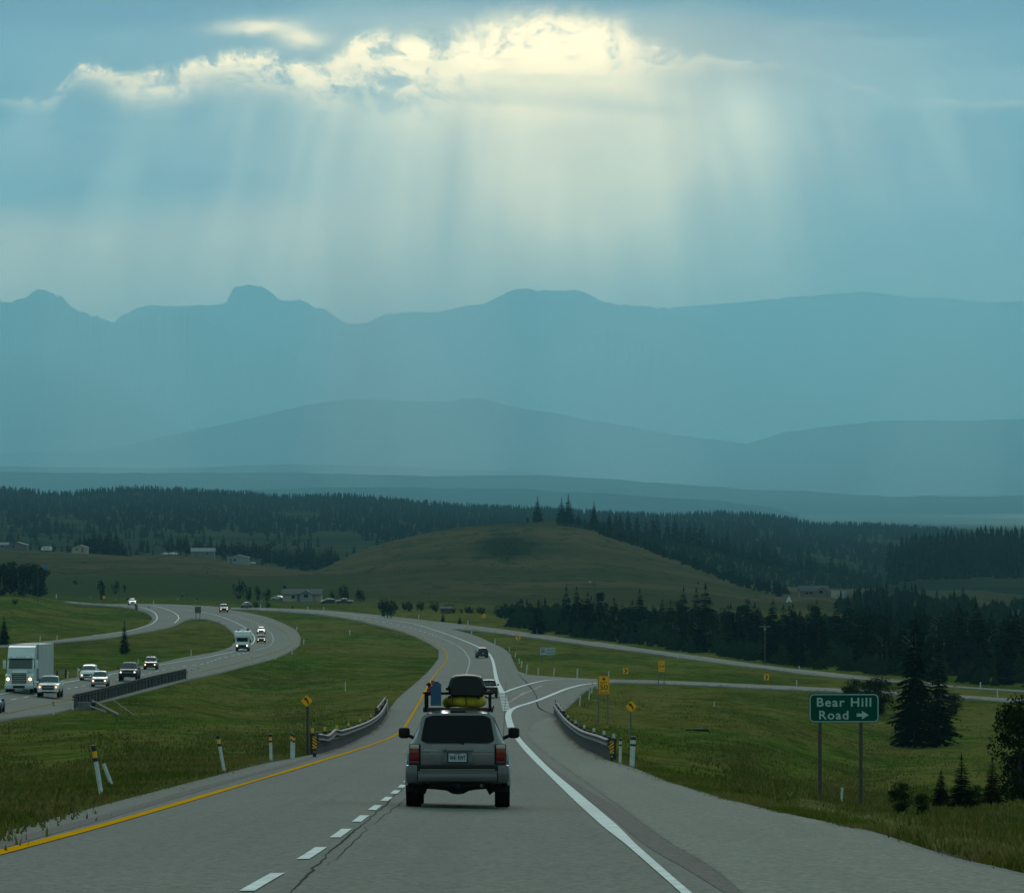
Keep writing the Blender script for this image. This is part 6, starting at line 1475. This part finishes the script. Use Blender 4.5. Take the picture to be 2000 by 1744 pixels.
# library meshes, unit height 1 -> scaled per tree via object scale
LIB_C = [(conifer_mesh("crown", 10, 2.35, 22, 10, 20+i, sub=0, shape=(.66, .74, .62, .80, .70, .58)[i], gap=.06, kw=.52), trunk_mesh("trunk", 10, .16)) for i in range(6)]
LIB_N = [(conifer_mesh("crown", 10, r_, 34, 13, 40+i, sub=6, shape=sh_, gap=.05, material=NEEDN, kw=.34), trunk_mesh("trunk", 10, .17)) for i, (r_, sh_) in enumerate(((2.2, .8), (2.5, .62), (1.9, .9)))]
LIB_P = [(conifer_mesh("crown", 10, 2.6, 18, 9, 60+i, sub=3, gap=.22, top_bulge=.9, droop=.1, kw=.5), trunk_mesh("trunk", 10, .2)) for i in range(3)]
LIB_A = [(leafy_mesh("crown", 10, 3.2, 900, 80+i, 14, .34, .18), limbs_mesh("trunk", 10, 3.2, i)) for i in range(4)]
LIB_B = [(leafy_mesh("crown", 10, 5.5, 900, 90+i, 14, .42, .05, material=LEAFD), limbs_mesh("trunk", 10, 5, i, BARK)) for i in range(3)]
def tree(name, lib, i, loc, h, lab, group=None, wid=1., cat="tree", rot=None):
    c, tr = lib[i % len(lib)]; o = empty(name, loc, (0, 0, (i*2.39) % 6.28 if rot is None else rot)); k_ = h/10.
    o.scale = (k_*wid, k_*wid, k_); link("crown", c, o); link("trunk", tr, o); tag(o, lab, cat, group); return o
def gbase(x, y):
    p = pt(x, y); return Vector((p.x, p.y, gz(p.x, p.y))), p.y/F
R = random.Random(11)
ORDS = "first second third fourth fifth sixth seventh eighth ninth tenth eleventh twelfth thirteenth fourteenth fifteenth sixteenth seventeenth eighteenth nineteenth twentieth".split()
def ordn(i): return ORDS[i] if i < 20 else ("twenty-"+ORDS[i-20] if i < 29 else ("thirtieth" if i == 29 else ("thirty-"+ORDS[i-30] if i < 39 else "fortieth")))
SEG = [(0, 1180, "left of the nearer EXIT sign"), (1180, 1292, "between the two EXIT signs"), (1292, 1494, "between the farther EXIT sign and utility pole"), (1494, 1650, "between the utility pole and the green sign"), (1650, 1790, "between the green sign and tallest near spruce"), (1790, 2400, "right of the tallest near spruce")]
def seg(x): return [s_[2] for s_ in SEG if s_[0] <= x < s_[1]][0]
# --- named near and free-standing trees
def at_px(name, lib, i, x, yb, yt, lab, wid=1., s=None, group=None, cat="tree", loc=None):
    p, s_ = gbase(x, yb)
    h = (yb-yt)*s_; return tree(name, lib, i, p, h, lab, group, wid, cat)
at_px("spruce", LIB_N, 0, 1788, 1458, 1203, "tallest near spruce, right of the green road sign, wide drooping skirt", 1.12)
at_px("spruce", LIB_N, 2, 1834, 1454, 1246, "slimmer near spruce merged to the right side of the tallest spruce", 1.1)
at_px("spruce", LIB_N, 2, 1878, 1578, 1466, "small young spruce on the right verge, tallest of the three", 1.7)
at_px("spruce", LIB_N, 0, 1838, 1576, 1497, "small young dark spruce on the right verge, left and shorter", 1.5)
at_px("spruce", LIB_N, 2, 1938, 1570, 1472, "thin young spruce on the right verge nearest the poplar", 1.5)
at_px("spruce", LIB_N, 2, 243, 1275, 1207, "lone small spruce on the grass island left of the motorhome", .98)
at_px("spruce", LIB_N, 0, 8, 1259, 1201, "small spruce at the left edge of the photo by the loop ramp", 1.15)
# near deciduous on the right edge
LN = [(leafy_mesh("crown", 10, 4.2, 5200, 120+i, 26, .20, .02, material=LEAFN), limbs_mesh("trunk", 10, 4, i+5, BARK)) for i in range(2)]
at_px("poplar", LN, 0, 1992, 1560, 1362, "dark leafy poplar at the right edge of the photo", .95)
at_px("bush", LN, 1, 1760, 1585, 1526, "round dark bush right of the green sign's posts", 1.25, cat="bush")
at_px("bush", LN, 0, 1800, 1590, 1545, "low green bush between the round dark bush and young spruces", 1.2, cat="bush")
at_px("bush", LN, 1, 1905, 1575, 1530, "low green bush between the young spruces at right", 1.3, cat="bush")
at_px("bush", LN, 0, 1712, 1392, 1322, "leafy willow bush behind the green road sign", 1.65, cat="bush")
at_px("bush", LN, 1, 1668, 1385, 1326, "smaller willow bush behind the top left of the green road sign", 1.2, cat="bush")
at_px("bush", LN, 0, 1862, 1392, 1352, "low bush at the right foot of the tallest spruce", 1.5, cat="bush")
at_px("bush", LIB_B, 0, 30, 1178, 1166, "small dark shrub on the left bank below its trees", 1.2, cat="bush")
# left bank grove
for i, (x, yb, yt, w) in enumerate([(4, 1162, 1108, 1.), (20, 1160, 1096, .9), (36, 1162, 1103, 1.), (50, 1163, 1094, .85), (62, 1163, 1100, .9), (72, 1163, 1112, .9), (82, 1163, 1110, .9), (-14, 1160, 1100, 1.1)]):
    at_px("broadleaf_tree", [(leafy_mesh("crown", 10, 3.6, 1500, 140+i, 16, .3, .08, material=LEAFD), LIB_A[0][1])], 0, x, yb, yt, ordn(i if i < 7 else 0)+" dark leafy tree from the left in the left bank grove" if i < 7 else "dark leafy tree of the left bank grove cut by the photo edge", w*1.5, group="grove trees on the left bank")
# field bushes and small trees
for x, yb, yt, w, lab in [(198, 1176, 1128, .75, "tall dark field tree right of the left bank"), (225, 1158, 1134, .9, "small round tree in the green field beside the tall field tree"), (243, 1158, 1138, .8, "smallest round tree in the green field, right of its neighbour"), (147, 1141, 1131, 1.2, "tiny shrub high in the green field on the left"),
    (466, 1168, 1133, .95, "dark bush left of the cream house, largest of its cluster"), (486, 1170, 1141, .9, "middle bush of the cluster left of the cream house"), (503, 1170, 1144, .9, "bush of the cluster left of the house, near the black van"), (521, 1172, 1149, .9, "rightmost bush of the cluster left of the cream house"), (556, 1160, 1139, .8, "small tree just behind the left end of the cream house"),
    (648, 1174, 1154, 1., "small bush at the right end of the cream house"), (672, 1174, 1142, 1., "round tree right of the cream house, left of a pair"), (704, 1176, 1149, 1., "round tree right of the cream house, right of a pair"), (757, 1206, 1169, 1.3, "dark bush standing behind the highway in mid picture"), (748, 1203, 1182, .9, "low bush at the left foot of the mid-picture bush"), (500, 1187, 1174, 1.3, "low hedge bush right of the black van"), (523, 1187, 1176, 1.3, "low hedge bush below the cream house's left end"),
    (135, 1074, 1060, 1.3, "rounded tree left of the small cream house"), (105, 1073, 1057, 1., "dark tree above the camping trailer"), (82, 1045+20, 1050, 1., "dark tree by the pale track on the left")]:
    at_px("broadleaf_tree", LIB_B if w >= .9 else LIB_A, R.randrange(9), x, yb, yt, lab, w*.8)
for x, yb, yt, lab in [(865, 1213, 1195, "small spruce in the field above the ramp merge, left one"), (898, 1218, 1201, "small spruce in the field above the ramp merge, right one"), (1052, 1262-24, 1168, "tall spruce at the left end of the dark tree belt")]:
    at_px("spruce", LIB_C, R.randrange(6), x, yb, yt, lab, 1.3)
# --- the dark belt behind the ramp (individual conifers and aspens)
def ramp_y(x): return float(np.interp(x, [880, 1000, 1150, 1350, 1550, 1854, 2000, 2300], [1212, 1226, 1248, 1275, 1302, 1334, 1342, 1360]))
BT = [(1058,1169),(1107,1180),(1130,1190),(1168,1167),(1199,1163),(1213,1188),(1229,1196),(1251,1181),(1263,1178),(1281,1182),(1310,1168),(1325,1180),(1378,1135),(1345,1205),(1360,1196),(1422,1178),(1441,1190),(1455,1184),(1478,1186),(1510,1168),(1530,1176),(1546,1190),(1585,1180),(1600,1186),(1633,1172),(1655,1180),(1695,1172),(1730,1196),(1760,1230),(1872,1172),(1906,1170),(1912,1184),(1974,1185),(1965,1215),(1575,1196)]
n_bel = 0
BT.sort(); cnt = {}
for x, yt in BT:
    sg = seg(x); cnt[sg] = cnt.get(sg, 0)+1; lab = ordn(cnt[sg]-1)+" tall belt spruce from the left, "+sg
    yb = ramp_y(x)-R.uniform(2, 10)-(22 if yt < 1185 else 8); p, s_ = gbase(x, yb)
    tree("spruce", LIB_C, R.randrange(6), p, (yb-yt)*s_*R.uniform(.98, 1.02), lab, "tall spruces of the ramp belt", R.uniform(1.05, 1.35)); n_bel += 1
for i in range(88):
    x = R.uniform(1010, 2040) if i < 66 else R.uniform(1650, 2060); depth = R.random()**1.2
    yb = ramp_y(x)-3-depth*(34+.045*max(x-1100, 0)); p, s_ = gbase(x, yb); h = R.uniform(6, 10.5)
    if x < 1090: h *= .5
    tree("spruce", LIB_C, R.randrange(6), p, h, "shorter dark spruce of the ramp belt, "+seg(x), "shorter spruces in the belt behind the ramp", R.uniform(.9, 1.25))
for i in range(80):
    x = R.uniform(960, 2060); depth = R.random()
    yb = ramp_y(x)-2-depth*(40+.07*max(x-1100, 0)); p, s_ = gbase(x, yb); h = R.uniform(3.6, 6.6)*(1+.25*(x > 1650))
    if x < 1090: h *= .42
    tree("aspen", LIB_A, R.randrange(4), p, h, "low green aspen of the ramp belt, "+seg(x), "aspens in the belt behind the ramp", R.uniform(.9, 1.4))
# --- trees on the grassy hill crest and its wooded flank
for x, yb, yt, w, lib, lab in [(1050, 1020, 967, 1.3, LIB_N, "tall ragged spruce on the hill crest, left of the three"), (1097, 1023, 971, 1.55, LIB_N, "broad pine on the hill crest, left half of the middle pair"), (1110, 1024, 964, 1.5, LIB_N, "tallest broad pine on the hill crest, right half of the middle pair"), (1160, 1034, 978, 1.0, LIB_N, "narrow pine with reddish tip on the hill crest, right of the three"), (1030, 1020, 1011, 1.3, LIB_B, "tiny bush on the hill crest beside the tall ragged spruce"), (1130, 1026, 998, .8, LIB_C, "small grey conifer between the crest pines"), (1190, 1040, 1000, .8, LIB_C, "small conifer on the crest just right of the narrow pine")]:
    s = .242; X = (x-1000)*s; Y = s*F; tree("pine" if "pine" in lab else ("bush" if lib is LIB_B else "spruce"), lib, R.randrange(3), Vector((X, Y, -(yb-YH)*s)), (yb-yt)*s, lab, None, w)
FLK = [(1190,1000),(1203,998),(1212,1000),(1227,995),(1244,1000),(1262,1008),(1275,1003),(1283,1001),(1303,1000),(1318,1006),(1330,1020),(1345,1016),(1357,1014),(1371,1018),(1385,1032),(1398,1034),(1410,1040),(1421,1035),(1434,1048),(1450,1052),(1463,1060),(1474,1056),(1492,1044),(1500,1060),(1513,1062),(1525,1070),(1550,1075),(1562,1072),(1580,1066),(1592,1080),(1624,1078),(1640,1086),(1650,1090),(1665,1100),(1680,1095),(1700,1105),(1718,1110),(1735,1108),(1748,1098),(1760,1110)]
for n_, (x, yt) in enumerate(FLK):
    t_ = .93; q_ = r_flank(np.array([float(x)]), t_)[0]; s_ = q_[1]/F; yb = YH-q_[2]/s_; h = max((yb-yt)*s_, 4)
    tree("spruce", LIB_C, R.randrange(6), Vector(q_)-Vector((0, 0, .3)), min(h, 15), ordn(n_)+" pointed spruce down the flank skyline, counted from the crest trees", "spruces on the wooded flank skyline", R.uniform(.8, 1.1))
for i in range(40):
    x = R.uniform(1140, 1760); t_ = R.uniform(.25, .9); q_ = r_flank(np.array([x]), t_)[0]
    tree("spruce", LIB_C, R.randrange(6), Vector(q_)-Vector((0, 0, .3)), R.uniform(4, 7.5), "spruce on the wooded flank right of the hill", "spruces on the wooded flank", R.uniform(.9, 1.25))
# --- clumps on the left bench
for n_, (x, yt, yb) in enumerate(sorted([(182,1028,1080),(197,1040,1082),(213,1025,1084),(227,1033,1086),(238,1050,1088),(205,1045,1084),(172,1044,1078),(157,1044,1068),(165,1043,1072),(148,1049,1066),(190,1046,1083),(232,1055,1090),(245,1062,1090)])):
    s = .236; X = (x-1000)*s; Y = s*F; tree("spruce", LIB_C, R.randrange(6), Vector((X, Y, -(yb-YH)*s)), (yb-yt)*s, ordn(n_)+" conifer from the left in the clump right of the small cream house", "conifer clump on the bench", 1.05)
BNCH = [(x_, R.uniform(1034, 1060)) for x_ in np.linspace(276, 660, 66)]
for x, yt in BNCH:
    yb = float(np.interp(x, [276, 350, 430, 500, 560, 610, 660], [1068, 1078, 1086, 1094, 1106, 1116, 1100]))+R.uniform(-8, 3); s = R.uniform(.245, .262)
    yt = max(yt, float(np.interp(x, [276, 330, 480, 560, 600, 660], [1034, 1038, 1046, 1056, 1058, 1068]))); X = (x-1000)*s; Y = s*F
    tree("spruce", LIB_C, R.randrange(6), Vector((X, Y, -(yb-YH)*s)), (yb-yt)*s*R.uniform(.7, 1.02), "spruce in the dark row behind the bench, "+("left of the barn" if x < 372 else "behind the barn" if x < 425 else "behind the pale hut" if x < 500 else "right of the pale hut" if x < 580 else "at the foot of the grassy hill"), "spruces behind the bench houses", R.uniform(.85, 1.2))
# --- low hedge belt at the hill foot
for i in range(46):
    x = R.uniform(735, 1045); yb = float(np.interp(x, [735, 900, 1045], [1189, 1194, 1216]))+R.uniform(-3, 2); p, s_ = gbase(x, yb)
    tree("bush", LIB_B, R.randrange(3), p, R.uniform(1.3, 2.3)*(1.5 if x > 960 else 1), "low bush of the hill-foot hedge belt, "+("left of the mid-picture bush" if x < 750 else "left of the red shed" if x < 870 else "between the red shed and small amber sign" if x < 945 else "right of the small amber sign"), "hedge belt bushes", R.uniform(.7, 1.1), "bush")
# --- masses of far forest: one object per wood
def forest(name, fn, n, hmin, hmax, seed, material=NEED, layers=3, clear=None, leafy=.15):
    g = np.random.default_rng(seed); V = []; Fq = []; k_ = 0; allV = []; allF = []
    pts = fn(g, n)
    for p in pts:
        h = g.uniform(hmin, hmax); r = h*g.uniform(.13, .24); m = 6
        rnd = g.random() < leafy
        if rnd: h *= .7; r *= 1.9
        for L in range(layers):
            z0 = h*(.02+.30*L); z1 = h*(.48+.26*L) if L < layers-1 else h; rr = r*(1-.27*L)
            if rnd: z0 = h*(.1+.25*L); z1 = h*(.75+.12*L); rr = r*(1, .95, .6)[L]
            a0 = g.uniform(0, 6.28); ring = [(p[0]+rr*(1 if i % 2 else .62)*math.cos(a0+i*math.pi/m)*g.uniform(.8, 1.2), p[1]+rr*(1 if i % 2 else .62)*math.sin(a0+i*math.pi/m), p[2]+z0+(0 if i % 2 else h*.05)) for i in range(2*m)]
            b = len(allV); allV.extend(ring); allV.append((p[0]+g.uniform(-.1, .1)*r, p[1], p[2]+z1))
            for i in range(2*m): allF.append((b+i, b+(i+1) % (2*m), b+2*m))
    o = link(name, np_mesh(name, allV, allF, material)); tag(o, kind='stuff'); return o
def clearing(x, t):   # openings in the far slope
    return (np.sin(x*.011+1.3)+np.sin(x*.027+t*9)+.8*np.sin(x*.0053+t*14+2) )
def f_far(g, n):
    xs = g.uniform(-260, 2300, n); t = g.uniform(.0, 1.0, n)**.85
    keep = (clearing(xs, t) < 1.35) | (t > .66); low = (t < .28) & (xs < 700) & (g.random(n) < .8); keep &= ~low
    xs, t = xs[keep], t[keep]; return r_far(xs, t)-np.array([0, 0, .5])
def f_crest(g, n):
    xs = g.uniform(-260, 2300, n); return r_far(xs, g.uniform(.93, 1.0, n))-np.array([0, 0, .5])
forest("far_forest", f_far, 15000, 5., 9, 31)
forest("far_forest_skyline", f_crest, 2600, 4.5, 9.5, 32, leafy=.05)
forest("flank_conifers", lambda g, n: r_flank(g.uniform(1120, 1840, n), g.uniform(.02, 1, n)**.8)-np.array([0, 0, .4]), 1100, 2.5, 5.5, 39, leafy=.02)
forest("flank_forest", lambda g, n: r_flank(g.uniform(1090, 1840, n), g.uniform(.02, 1, n))-np.array([0, 0, .4]), 1900, 1.8, 4.2, 33, leafy=.7, material=LEAFD)
forest("right_forest", lambda g, n: r_block(g.uniform(1735, 2290, n), g.uniform(.2, 1, n))-np.array([0, 0, .4]), 1500, 7, 13, 34, leafy=.05)
def f_under(g, n):
    xs = g.uniform(1000, 2250, n); d = g.uniform(0, 1, n); yb = np.interp(xs, [880, 1000, 1150, 1350, 1550, 1854, 2000, 2300], [1212, 1226, 1248, 1275, 1302, 1334, 1342, 1360])-2-d*(30+.09*np.maximum(xs-1000, 0)+.06*np.maximum(xs-1600, 0))
    P = P3(xs, yb); P[:, 2] -= .4; return P
forest("belt_undergrowth", f_under, 1900, 2.6, 5.6, 35, leafy=.9, material=LEAFD)
def f_right(g, n):
    xs = g.uniform(1640, 2280, n); yb = g.uniform(1178, 1270, n); P = P3(xs, yb); P[:, 2] -= .3; return P[(np.sin(xs*.03)+np.sin(yb*.15)) < 1.1]
forest("right_woodland", f_right, 900, 3.0, 6.5, 36, leafy=.7, material=LEAF)
def f_mid(g, n):
    xs = g.uniform(1668, 1810, n); yb = g.uniform(1168, 1262, n); P = P3(xs, yb); P[:, 2] -= .3; return P[(xs-1625)*.9+g.normal(0, 20, n) > (1200-yb)*.3]
forest("right_woodland", f_mid, 270, 3.5, 7.5, 46, leafy=.15)
def f_sho(g, n):
    xs = g.uniform(1170, 1535, n); ys = crest_y(xs)+1+(xs-1150)*.035*g.random(n)**1.5+g.uniform(0, 3, n); P = P3(xs, ys); P[:, 2] -= .4; return P
forest("shoulder_woods", f_sho, 240, 2., 5.5, 47, leafy=.45)
# shrubs in the hollow of the grassy hill, and scattered scrub
def f_hol(g, n):
    xs = g.normal(990, 24, n); ys = g.normal(1072, 15, n); P = P3(xs, ys); P[:, 2] -= .3; return P
forest("hillside_scrub", f_hol, 420, .3, .8, 37, leafy=1., material=LEAFD)
def f_scr(g, n):
    xs = g.uniform(-200, 1500, n); ys = crest_y(xs)+g.uniform(6, 105, n); k_ = (np.sin(xs*.02+ys*.05)+np.sin(xs*.047-ys*.11)+g.normal(0, .4, n)) > .9; P = P3(xs[k_], ys[k_]); P[:, 2] -= .25; return P
forest("hillside_scrub", f_scr, 420, .5, 1.1, 38, leafy=1., material=LEAFD)

# ------------------------------------------------------------------ grass
def grass(name, pts, hmin, hmax, seed, material, blades=5, wd=.012, spread=.12):
    g = np.random.default_rng(seed); n = len(pts); N = n*blades
    P = np.repeat(pts, blades, 0)+np.c_[g.normal(0, spread, N), g.normal(0, spread, N), np.zeros(N)]
    h = g.uniform(hmin, hmax, N); a = g.uniform(0, 6.28, N); lean = g.normal(0, .28, (N, 2))*h[:, None]
    w = wd*g.uniform(.6, 1.6, N); dx = np.c_[np.cos(a)*w, np.sin(a)*w*.5, np.zeros(N)]
    top = P+np.c_[lean, h]; mid = P+np.c_[lean*.35, h*.55]
    V = np.stack([P-dx, P+dx, mid+dx*.7, top, mid-dx*.7], 1).reshape(-1, 3)
    b = np.arange(N)*5; Fc = np.c_[b, b+1, b+2, b+4]; T = np.c_[b+4, b+2, b+3, b+3]
    me = bpy.data.meshes.new(name); 
    me.vertices.add(len(V)); me.vertices.foreach_set('co', V.astype(np.float32).ravel())
    L = np.concatenate([np.c_[b, b+1, b+2, b+4].ravel(), np.c_[b+4, b+2, b+3].ravel()]).astype(np.int32)
    me.loops.add(len(L)); me.loops.foreach_set('vertex_index', L); me.polygons.add(2*N)
    me.polygons.foreach_set('loop_start', np.concatenate([np.arange(N)*4, 4*N+np.arange(N)*3]).astype(np.int32)); me.polygons.foreach_set('loop_total', np.concatenate([np.full(N, 4), np.full(N, 3)]).astype(np.int32))
    me.update(calc_edges=True); me.materials.append(material); o = link(name, me); tag(o, kind='stuff'); return o
def grassmat(name, c1, c2, c3):
    M = bpy.data.materials.new(name); M.use_nodes = True; q = NT(M.node_tree); b = q.n['Principled BSDF']; b.inputs['Roughness'].default_value = 1.; b.inputs['Specular IOR Level'].default_value = 0.
    t = q.node('ShaderNodeTexCoord').outputs['Object']
    c = q.mix(q.ramp(q.noise(t, .16, 4, .7, .6), .42, .58), c1, c2); c = q.mix(q.ramp(q.noise(t, 5, 3, .7), .48, .62), c, c3); q.put(b.inputs['Base Color'], c); return M
G1 = grassmat("verge_grass", (.095, .130, .012), (.220, .170, .055), (.135, .130, .028))
G2 = grassmat("dry_verge_grass", (.380, .300, .130), (.220, .195, .060), (.095, .130, .020))
G3 = grassmat("tall_field_grass", (.095, .110, .018), (.210, .150, .052), (.090, .105, .018))
g = np.random.default_rng(3)
def gpts(x0, x1, yfun0, yfun1, n, bias=1.):
    xs = g.uniform(x0, x1, n); u = g.random(n)**bias; ya = yfun0(xs); yb = yfun1(xs); ys = ya+(yb-ya)*u
    P = P3(xs, ys); P[:, 2] -= lift(P[:, 1]); return P
ex = np.array(ex_low[13:24]); right_edge = lambda x: np.interp(x, [1180, 1211, 1237, 1311, 1449, 1550, 1703, 1855, 2000, 2300], [1480, 1490, 1498, 1528, 1568, 1591, 1622, 1667, 1697, 1770])
left_edge = lambda x: np.interp(x, [-300, 0, 200, 400, 520, 601, 680], [1706, 1621, 1568, 1517, 1487, 1472, 1447])
grass("roadside_grass", gpts(1560, 2150, lambda x: right_edge(x)-12, lambda x: right_edge(x)-30, 13000, 1.3), .06, .22, 1, G2, 6)
grass("roadside_grass", gpts(1700, 2200, lambda x: right_edge(x)-14, lambda x: right_edge(x)-22, 5000, 1.6), .06, .18, 2, G1, 6)
grass("roadside_grass", gpts(1190, 1700, lambda x: right_edge(x)-2, lambda x: right_edge(x)-22, 7000, 2.), .05, .14, 3, G1, 6, .014, .2)
grass("roadside_grass", gpts(-200, 640, lambda x: left_edge(x)-3, lambda x: left_edge(x)-28, 16000, 1.7), .03, .09, 4, G1, 6, .012, .16)
grass("roadside_grass", gpts(-200, 560, lambda x: left_edge(x)-2, lambda x: left_edge(x)-12, 9000, 1.3), .03, .08, 5, G2, 6, .012, .12)
def fpts(x0, x1, edge, a, b, n, seed):
    g2 = np.random.default_rng(seed); xs = g2.uniform(x0, x1, n); ys = edge(xs)-a-(b-a)*g2.random(n)**1.7
    k_ = np.sin(xs*.031+seed)+np.sin(xs*.013-ys*.09)+g2.normal(0, .7, n) > 0
    P = P3(xs[k_], ys[k_]); P[:, 2] -= lift(P[:, 1]); return P
grass("field_grass", fpts(1430, 2250, right_edge, 14, 120, 14000, 1), .08, .28, 6, G3, 5, .022, .35)
grass("field_grass", fpts(-250, 640, left_edge, 12, 90, 9000, 2), .06, .20, 7, G3, 5, .022, .4)
def tufts(n, poly, seed):
    g2 = np.random.default_rng(seed); out = []
    x0, x1, y0, y1 = poly; xs = g2.uniform(x0, x1, n); ys = y0+(y1-y0)*g2.random(n)**.8
    return xs, ys
mask_l = lambda x, y: (y < left_edge(x)-8) & (y > np.interp(x, [-300, 0, 140, 365, 450, 540, 590], [1480, 1410, 1388, 1330, 1312, 1290, 1262])+4) & ((x < 600) | (y > 1262)) & (x < np.interp(y, [1262, 1290, 1335, 1367, 1400, 1450], [845, 845, 798, 762, 735, 640]))
mask_r = lambda x, y: (y < right_edge(x)-10) & (y > np.interp(x, [1165, 1351, 1550, 2000], [1345, 1345, 1354, 1380])) & (x > np.interp(y, [1340, 1360, 1390, 1430, 1475], [1190, 1150, 1110, 1125, 1205]))
for nm_, mk, box_, n_, sd in (("median_weeds", mask_l, (-250, 850, 1262, 1600), 15000, 21), ("field_weeds", mask_r, (1100, 2250, 1345, 1640), 16000, 22)):
    xs, ys = tufts(n_, box_, sd); k_ = mk(xs, ys) & (np.sin(xs*.021+sd)+np.sin(ys*.09-xs*.017)+np.random.default_rng(sd).normal(0, .8, n_) > .1)
    P = P3(xs[k_], ys[k_]); P[:, 2] -= lift(P[:, 1])
    grass(nm_, P, .07, .20, sd, G3, 4, .035, .3)
# loose stones on the shoulder
V = []; Fs = []
for i in range(150):
    x = g.uniform(1350, 2000); ylo = float(right_edge(x))+4; y = min(ylo+abs(g.normal(0, 45)), 1745); p_ = P3(x, y)[0]; r_ = g.uniform(.004, .011)
    b = len(V); c_ = p_+np.array([0, 0, r_*.5])
    for d_ in ((1, 0, 0), (-1, 0, 0), (0, 1, 0), (0, -1, 0), (0, 0, 1), (0, 0, -1)): V.append(c_+np.array(d_)*r_*g.uniform(.6, 1.3))
    for f in ((0, 2, 4), (2, 1, 4), (1, 3, 4), (3, 0, 4), (2, 0, 5), (1, 2, 5), (3, 1, 5), (0, 3, 5)): Fs.append(tuple(b+q_ for q_ in f))
o = link("loose_gravel", np_mesh("loose_gravel", V, Fs, mat("stone_dark", (.03, .03, .03), .9))); tag(o, kind='stuff')
